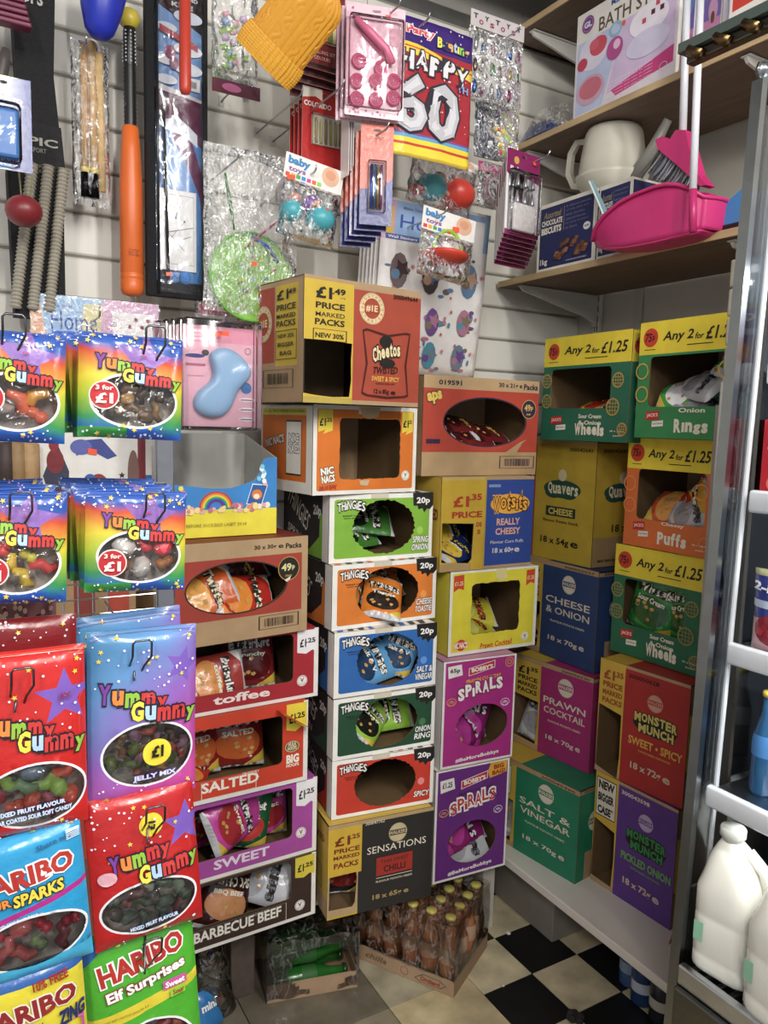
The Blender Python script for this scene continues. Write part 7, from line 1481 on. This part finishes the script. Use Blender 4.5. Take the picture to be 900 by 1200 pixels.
# broom
t = thing('long_broom', 'pink broom head with grey bristles and a white pole standing behind the dustpan', 'broom', (1.53, atX(797, 190, 1.53).y, S2 + .04))
def bp(u, v, X=1.53): q = atX(u, v, X); return Vector((X - 1.53, q.y - t.location.y, q.z - S2 - .04))
mb = MB(); P = [bp(u, v) for u, v in ((773, 166), (781, 161), (790, 165), (797, 154), (809, 154), (812, 170), (822, 205), (833, 218), (826, 220), (800, 196), (776, 176))]
n = len(P); vs = [p_ + Vector((-.016, 0, 0)) for p_ in P] + [p_ + Vector((.016, 0, 0)) for p_ in P]; mb.add(vs, [tuple(range(n)), tuple(range(2*n-1, n-1, -1))] + [(i, n+i, n+(i+1) % n, (i+1) % n) for i in range(n)], M(PK_, 'plastic')); mb.build('broom_head', t)
mb = MB()
for k in range(90):
    f_ = random.random(); a_ = bp(776 + 46*f_, 176 + 34*f_); b_ = bp(756 + 62*f_ + random.uniform(-3, 3), 205 + 20*f_ + random.uniform(-3, 3)); dx = random.uniform(-.012, .012)
    mb.tube([a_ + Vector((dx, 0, 0)), a_.lerp(b_, .6) + Vector((dx*1.3, 0, 0)), b_ + Vector((dx*1.8, 0, 0))], [.0022, .0018, .0010], M(random.choice(('#5a5c64', '#9a9ca4', '#74767e')), 'plastic'), 5)
mb.build('bristles', t)['kind'] = 'stuff'
mb = MB(); a_ = bp(800, 158); b_ = bp(805, 0); mb.tube([a_, b_ + (b_-a_)*.05], .0088, M('#dcdde4', 'gloss'), 14); mb.build('pole', t, True)
# blue tape dispenser
p = atX(850, 262, 1.50); t = thing('tape_dispenser', 'blue tape dispenser with a black base at the right end of the lower shelf', 'tape dispenser', (1.58, p.y - .0, S2 + .001))
mb = MB(); P = [(-.06, 0), (.055, 0), (.06, .03), (.03, .065), (.0, .075), (-.045, .05)]; vs = [(-.02, -x, z+.012) for x, z in P] + [(.02, -x, z+.012) for x, z in P]; n = 6; mb.add(vs, [tuple(range(n)), tuple(range(2*n-1, n-1, -1))] + [(i, n+i, n+(i+1) % n, (i+1) % n) for i in range(n)], M('#3a86c4', 'plastic')); mb.build('dispenser_body', t)
mb = MB(); mb.box((-.0206, -.03, .02), (-.0201, .005, .055), M('#1c2a38', 'ink')); mb.bbox((-.022, -.07, 0), (.022, .06, .012), M('#1a1a1c', 'plastic'), .003); mb.build('black_base', t)
# black comb of a clip strip by the fridge top: dark glass canopy with brass clips
p0 = atX(811, 58, 1.12); 
t = thing('canopy_strip', 'dark glass canopy strip with brown metal clips at the top right', 'canopy', (1.12, p0.y, p0.z))
mb = MB(); Lc = .55; mb.bbox((-.035, -Lc, -.016), (.0, 0, .0), M('#4a5650', 'gloss'), .001); mb.build('glass_strip', t)
mb = MB(); mb.bbox((-.025, -Lc, -.034), (-.005, -.01, -.0165), M('#5a5650', 'metal'), .003); mb.build('rail', t)
for k in range(6): mb = MB(); mb.tube([(-.03, -.02 - k*.05, -.016), (-.03, -.045 - k*.05, -.032)], .009, M('#6a5434', 'metal'), 12); mb.build('clip', t, True)
# ------------------------------------------------------------------ fridge
YF = .78; DX, DY = .065, .06
fr = thing('display_fridge', 'open upright fridge with chrome edged glass side at the right edge', 'fridge', (1.0, YF, 0))
def F(x, y, z): return (x - 1.0, y - YF, z)
a0 = at(786, 1150, YF); a1 = at(863, 333, YF)                # lower and upper point of the slanting chrome edge
sl = (a1.x - a0.x)/(a1.z - a0.z); ex = lambda z: a0.x + sl*(z - a0.z)
CH = M('#8e9294', 'metal')
def slant(name, w0, w1, y0, y1, z0, z1, mt, n=10):
    mb = MB(); vs = []
    for i in range(n+1):
        z = z0 + (z1-z0)*i/n; x = ex(z)
        vs += [F(x+w0, y0, z), F(x+w1, y0, z), F(x+w1, y1, z), F(x+w0, y1, z)]
    fs = [(0,3,2,1), tuple(4*n+k for k in range(4))] + [(4*i+k, 4*i+(k+1) % 4, 4*i+4+(k+1) % 4, 4*i+4+k) for i in range(n) for k in range(4)]
    mb.add(vs, fs, mt); return mb.build(name, fr)
ztop = at(880, 92, YF).z
slant('chrome_post', 0, .012, YF-.012, YF+.006, .04, ztop, CH); slant('chrome_trim', .0125, .018, YF-.009, YF+.003, .04, ztop, M('#5a5d60', 'metal'))
slant('chrome_trim', .060, .068, YF-.006, YF+.004, .04, ztop - .03, M('#d4d8dc', 'gloss')); slant('glass_side', .0185, .0595, YF-.003, YF+.001, .75, ztop - .03, clear('fridge_glass', '#e4e8ea', .10, .15, 4))
slant('lower_side_panel', .0185, .0595, YF-.003, YF+.001, .04, .745, M('#8e8f88', 'metal'))
mb = MB(); mb.lathe([(.0, 0)], CH, 4) if 0 else mb.bbox(F(ex(ztop) - .002, YF-.014, ztop+.0005), F(ex(ztop) + .07, YF + .008, ztop + .03), CH, .014); mb.build('post_cap', fr, True)
mb = MB(); mb.box(F(1.145, YF-.002, .60), F(1.6, YF+.004, 1.80), clear('fridge_glass_inner', '#b8c0c4', .12, .1, 3)); mb.build('side_glass', fr)
DK = M('#3a4048', 'plastic'); WHT = M('#dfe3e8', 'gloss')
mb = MB(); mb.box(F(1.60, -.45, .5), F(1.63, YF+.01, 1.9), M('#7a828c', 'plastic')); mb.build('back_panel', fr)
mb = MB(); mb.bbox(F(1.012, -.45, .03), F(1.6, YF-.02, .60), M('#6a6a66', 'metal'), .004); mb.build('plinth', fr)
mb = MB(); mb.bbox(F(1.20, -.45, 1.79), F(1.6, YF-.02, 1.90), M('#c8ccd0', 'plastic'), .01); mb.build('light_housing', fr)
mb = MB(); em = bpy.data.materials.new('lamp_tube'); em.use_nodes = True; em.node_tree.nodes['Principled BSDF'].inputs['Emission Color'].default_value = (.9, .96, 1, 1); em.node_tree.nodes['Principled BSDF'].inputs['Emission Strength'].default_value = 3
mb.tube([F(1.22, .10, 1.778), F(1.22, .70, 1.778)], .007, em, 10); mb.build('lamp_tube', fr, True)
def fshelf(z, xf, thk=.022):
    mb = MB(); mb.box(F(xf+.02, -.45, z-.004), F(1.59, YF-.012, z), M('#aeb4ba', 'metal')); mb.build('fridge_shelf', fr)
    mb = MB(); mb.bbox(F(xf, -.45, z-thk), F(xf+.014, YF-.016, z+.014), WHT, .005); mb.build('price_rail', fr, True)
s_z = [atX(845, 757, 1.10).z, atX(866, 582, 1.127).z, atX(888, 436, 1.15).z, atX(834, 930, 1.067).z]
for z, xf in ((s_z[3], 1.06), (s_z[0], 1.085), (s_z[1], 1.11), (s_z[2], 1.13)): fshelf(z, xf)
mb = MB(); mb.box(F(1.0662, .715, s_z[3]-.016), F(1.0668, .742, s_z[3]-.001), M('#e0482c', 'gloss')); mb.build('price_sticker', fr)
for z_, x_ in ((s_z[0], 1.10), (s_z[1], 1.125), (s_z[3], 1.075), (s_z[2], 1.145)):  # glowing strips and fill lamps added to lift the dark fridge interior
    mb = MB(); mb.tube([F(x_ + .022, .05, z_ - .010), F(x_ + .022, .70, z_ - .010)], .004, em, 8); mb.build('lamp_strip', fr, True)
    area('added_fridge_fill', (x_ + .022, .40, z_ - .018), .02, .6, 1.6, (0, radians(-35), 0), (.9, .96, 1))
# bottom grille
zg = atX(850, 1120, 1.0).z; zg = .635
mb = MB(); mb.bbox(F(1.02, -.45, .601), F(1.035, YF-.02, zg), M('#c8ccd0', 'metal'), .003)
mb.build('front_lip', fr)
for k in range(22): mb = MB(); mb.bbox(F(1.04, YF-.04 - k*.022, .612), F(1.11, YF-.030 - k*.022, .626), M('#9a9ea2', 'metal'), .002); mb.build('grille_bar', fr)
mb = MB(); mb.box(F(1.036, -.45, .6015), F(1.59, YF-.021, .606), M('#22262a', 'plastic')); mb.build('tray', fr)
for x in (1.12, 1.28, 1.44): mb = MB(); mb.tube([F(x, -.3, .627), F(x, YF-.03, .627)], .005, M('#b4b8bc', 'metal'), 8); mb.build('deck_rod', fr, True)
# milk jugs
def jug(label, x, y, rz):
    t = thing('milk_bottle', label, 'milk', (x + DX, y + DY, .6335), rz); MK = gl('milk_plastic', '#e6e4d8', 1.0) if 'milk_plastic' not in bpy.data.materials else bpy.data.materials['milk_plastic']
    mb = MB(); n = 32; prof = [(.9, 0), (.97, .004), (1, .012), (1, .028), (.975, .032), (1, .036), (1, .10), (.98, .104), (1, .108), (1, .15), (.92, .175), (.72, .20), (.45, .222), (.30, .232)]; vs = []; fs = []
    for s_, z in prof:
        for k in range(n):
            a_ = 2*pi*k/n; p_ = 5 if z < .17 else 2.6; r = 1/((abs(cos(a_))**p_ + abs(sin(a_))**p_)**(1/p_)); xx = .052*s_*r*cos(a_); yy = .052*s_*r*sin(a_)
            if z > .17: yy += .012*(z-.17)/.06
            vs.append((xx, yy, z))
    for i in range(len(prof)-1):
        for k in range(n): fs.append((i*n+k, i*n+(k+1) % n, (i+1)*n+(k+1) % n, (i+1)*n+k))
    fs += [tuple(range(n))[::-1]]; mb.add(vs, fs, MK); mb.build('jug_body', t, True)
    mb = MB(); mb.tube([(0, -.047, .125), (0, -.056, .16), (0, -.046, .198), (0, -.016, .222)], [.010, .011, .011, .010], MK, 12); mb.build('jug_handle', t, True)
    mb = MB(); mb.lathe([(.017, .229), (.0165, .238), (.021, .239), (.021, .252), (.019, .255), (.001, .256)], M('#dcdcd2', 'plastic'), 22, Matrix.Translation((0, .013, 0))); mb.build('jug_cap', t, True)
    mb = MB(); mb.box((-.0535, .026, .055), (-.0530, .042, .09), M('#8ac0a0', 'film')); mb.build('label', t); t.scale = (.94, .94, .93); return t
jug('white plastic milk bottle standing nearest the glass side at the bottom of the fridge', 1.025, .655, radians(8))
jug('second milk bottle at the bottom right corner of the photo', 1.005, .545, radians(-6))
jug('milk bottle standing behind the front one on the fridge floor', 1.20, .640, 0)
# blue bottle
z = s_z[3] + .0005
def fb(label, x, y, glass, lab, cap, h=.20, r=.024): return bottle(glass, M('#123c5c', 'gloss') if 'blue glass' in label else M('#5a5a50', 'gloss'), label, (x + DX, y + DY, z), None, lab, cap, h, r)
fb('blue glass bottle with a yellow cap on the fridge shelf above the milk', 1.08, .66, gl('blue_glass', '#1f5a86', .8), '#3a78b4', '#c8b03a', .17, .021)
fb('clear bottle with a yellow cap standing right of the blue bottle', 1.09, .585, gl('pale_glass', '#9a9a98', .5), '#b8aec0', '#c8b83a', .165, .022)
fb('clear bottle standing deep in the fridge behind the blue bottle', 1.18, .655, gl('pale_glass', '#8a8a88', .5), '#9a98a0', '#b8a83a', .16, .022)
# pouches on the shelf above
def pouch(label, x, y, z, w, h, c1, c2, word, seed):
    t = thing('drink_pouch', label, 'pouch', (x + DX, y + DY, z + h/2 + .001), -pi/2); a = Art(w, h, c1, 'film'); a.zr(0, .0, 1, .42, c2).zone(ellp(.5, .30, .4, .18, 20), '#8a1c2c' if seed == 1 else '#d88a3a').zr(0, .93, 1, 1, '#8a8a60').zr(0, .55, 1, .64, '#b8c4d8'); a.t(word, .05, .95, .77, .14, '#e8e8f0', .04, 0, -6)
    for k in range(6): a.ell(.25 + .1*k, .27 + .05*(k % 2), .07, .05, ('#b02a3a', '#8a1a2a') [k % 2] if seed == 1 else '#e0a04a', 10)
    pillow(t, w, h, .03, a, c1, seed, .002, .009); return t
zz = s_z[0] + .0145
pouch('dark blue pouch of red berries on the middle fridge shelf', 1.06, .645, s_z[0], .085, .135, '#2c3a86', '#c8a0a8', '2-ingo', 1)
pouch('dark blue pouch of orange fruit right of the berry pouch', 1.05, .550, s_z[0], .085, .135, '#38468c', '#d8a06a', 'zingo', 2)
def fbox(name, label, cat, x0, y0, x1, y1, z, h, c, art=None):
    t = thing(name, label, cat, (x0 + (DX if z > 1 else 0), y1 + (DY if z > 1 else 0), z + .0005), -pi/2); w, d = y1-y0, x1-x0; mb = MB(); mb.bbox((0, 0, 0), (w, d, h), M(c, 'film'), .003); mb.build('pack_body', t)
    if art: a = Art(w, h, c); art(a); mb = MB(); a.decals(mb, lambda u, v, q: (u, q, v)); mb.build('print', t)
    return t
fbox('dessert_pack', 'red dessert pack on the upper fridge shelf', 'pack', 1.065, .65, 1.14, .70, s_z[1], .125, '#b81c2c', lambda a: (a.t('Jelly', .2, .8, .7, .15, '#e8c8cc', .04), a.ell(.5, .2, .25, .1, '#d86a5a')))
fbox('dessert_pack', 'pink and purple dessert pack beside the red one', 'pack', 1.065, .575, 1.14, .645, s_z[1], .12, '#c04a80', lambda a: (a.rect(.1, .5, .9, .9, '#8a5ab0'), a.ell(.5, .66, .2, .12, '#d8c060'), a.t('Mousse', .15, .85, .3, .12, '#f0d8e4', .04)))
fbox('dessert_pack', 'purple dessert pack at the right edge of the upper fridge shelf', 'pack', 1.065, .49, 1.14, .57, s_z[1], .12, '#8a5ab0', lambda a: (a.t('Mousse', .15, .85, .5, .12, '#f0d8e4', .04),))
pouch('purple foil pack on the topmost fridge shelf', 1.10, .655, s_z[2], .07, .11, '#7a3a9c', '#b84a9c', 'Grape', 3)
pouch('magenta foil pack next to the purple one on the topmost fridge shelf', 1.10, .58, s_z[2], .07, .11, '#b03a8c', '#8a5ac0', 'Berry', 4)
# things seen through the glass side, hanging behind the fridge
def art(W, H):
    a = Art(W, H, '#4a9ab4', 'film'); a.zr(0, .62, 1, .98, '#7a2a52').zr(0, .60, 1, .68, '#2a3a4c').zr(0, 0, 1, .10, '#8ab83a'); a.t('H', .3, .7, .50, .09, '#e4e8e4', .05); a.t('C', .3, .75, .37, .10, '#e4e8e4', .05); a.t('U', .3, .75, .24, .10, '#e4e8e4', .05); a.ell(.5, .8, .3, .1, '#c8a0a8'); return a
t, W, H = card('hanging_pack', 'teal and maroon pack seen through the glass side of the fridge', 'pack', 843, 448, 874, 580, .98, art, .006, slot=False)
p = at(846, 650, .985); t = thing('plastic_scoop', 'blue plastic spoon shaped scoop behind the fridge side', 'scoop', p)
mb = MB(); mb.grid(10, 14, lambda a, b: ((.004 + .016*sin(pi*min(1, b**1.6))**.8)*(2*a-1), .004*(2*a-1)**2, .09 - .13*b), M('#2f74b4', 'plastic')); mb.build('scoop', t, True)
mb = MB(); mb.tube([(0, -.002, .085), (0, -.002, .12)], .003, M('#2a2a30', 'plastic'), 8); mb.build('stem', t, True)
p = at(862, 440, 1.0)
for k in range(5):
    mb = MB(); mb.bbox((-.02, 0, .0), (.04, .05, .055), M(('#b4ac98', '#a89f8c', '#bdb5a2')[k % 3], 'card'), .004); tag(mb.build('paper_block', loc=(p.x + .045, 1.0, 1.56 + k*.058)), 'grey beige paper block stacked behind the fridge side, %s' % ('lowest', 'second lowest', 'middle', 'second highest', 'highest')[k], 'paper')
mb = MB(); mb.bbox((-.02, 0, 0), (.05, .06, 1.32), M('#9a958a', 'white'), .002); tag(mb.build('shelf_end', loc=(p.x + .045, 1.0, zb)), 'grey board standing on the right bench behind the fridge side', 'board')
fbox('dark_carton', 'dark blue carton on the right bench between the snack cartons and the fridge', 'carton', 1.62, .95, 1.88, 1.14, zb, .42, '#26304c')
fbox('dark_carton', 'black carton on top of the dark blue carton beside the fridge', 'carton', 1.62, .95, 1.88, 1.14, zb + .421, .3, '#2a2624')
# torn red flap at the front end of the purple box
p = atZ(783, 1108, zb); mb = MB(); mb.add([(0, 0, .001), (.008, -.004, .03), (.012, .0, .075), (.02, -.004, .09), (.03, .006, .05), (.022, .004, .001)], [(0,1,2,3,4,5), (5,4,3,2,1,0)], M('#b8342a', 'film')); tag(mb.build('torn_wrapper', loc=p), 'scrap of red wrapper at the end of the purple carton on the right bench', 'wrapper')

# flat print belongs to the face it lies on
for r_ in [o for o in bpy.data.objects if o.parent is None]:
    kids = {c.name.split('.')[0]: c for c in r_.children}
    face = next((kids[k] for k in ('front_panel', 'packet_front', 'bag_front', 'box_front', 'header_card', 'pack_body', 'pack', 'sheet', 'card', 'kite_insert') if k in kids), None)
    for c in list(r_.children):
        n = c.name.split('.')[0]
        if n in ('print', 'front_print', 'badge', 'window') and face and c is not face: c.parent = face
        elif n in ('side_print', 'top_print') and 'carton_body' in kids: c.parent = kids['carton_body']
        elif n == 'label_band': c.parent = kids['can_body']
        elif n == 'bottle_label': c.parent = kids['bottle_glass']
        elif n == 'slots': c.parent = kids['rail']
        elif n == 'eye' and 'head' in kids: c.parent = kids['head']; c.location = c.location - kids['head'].location
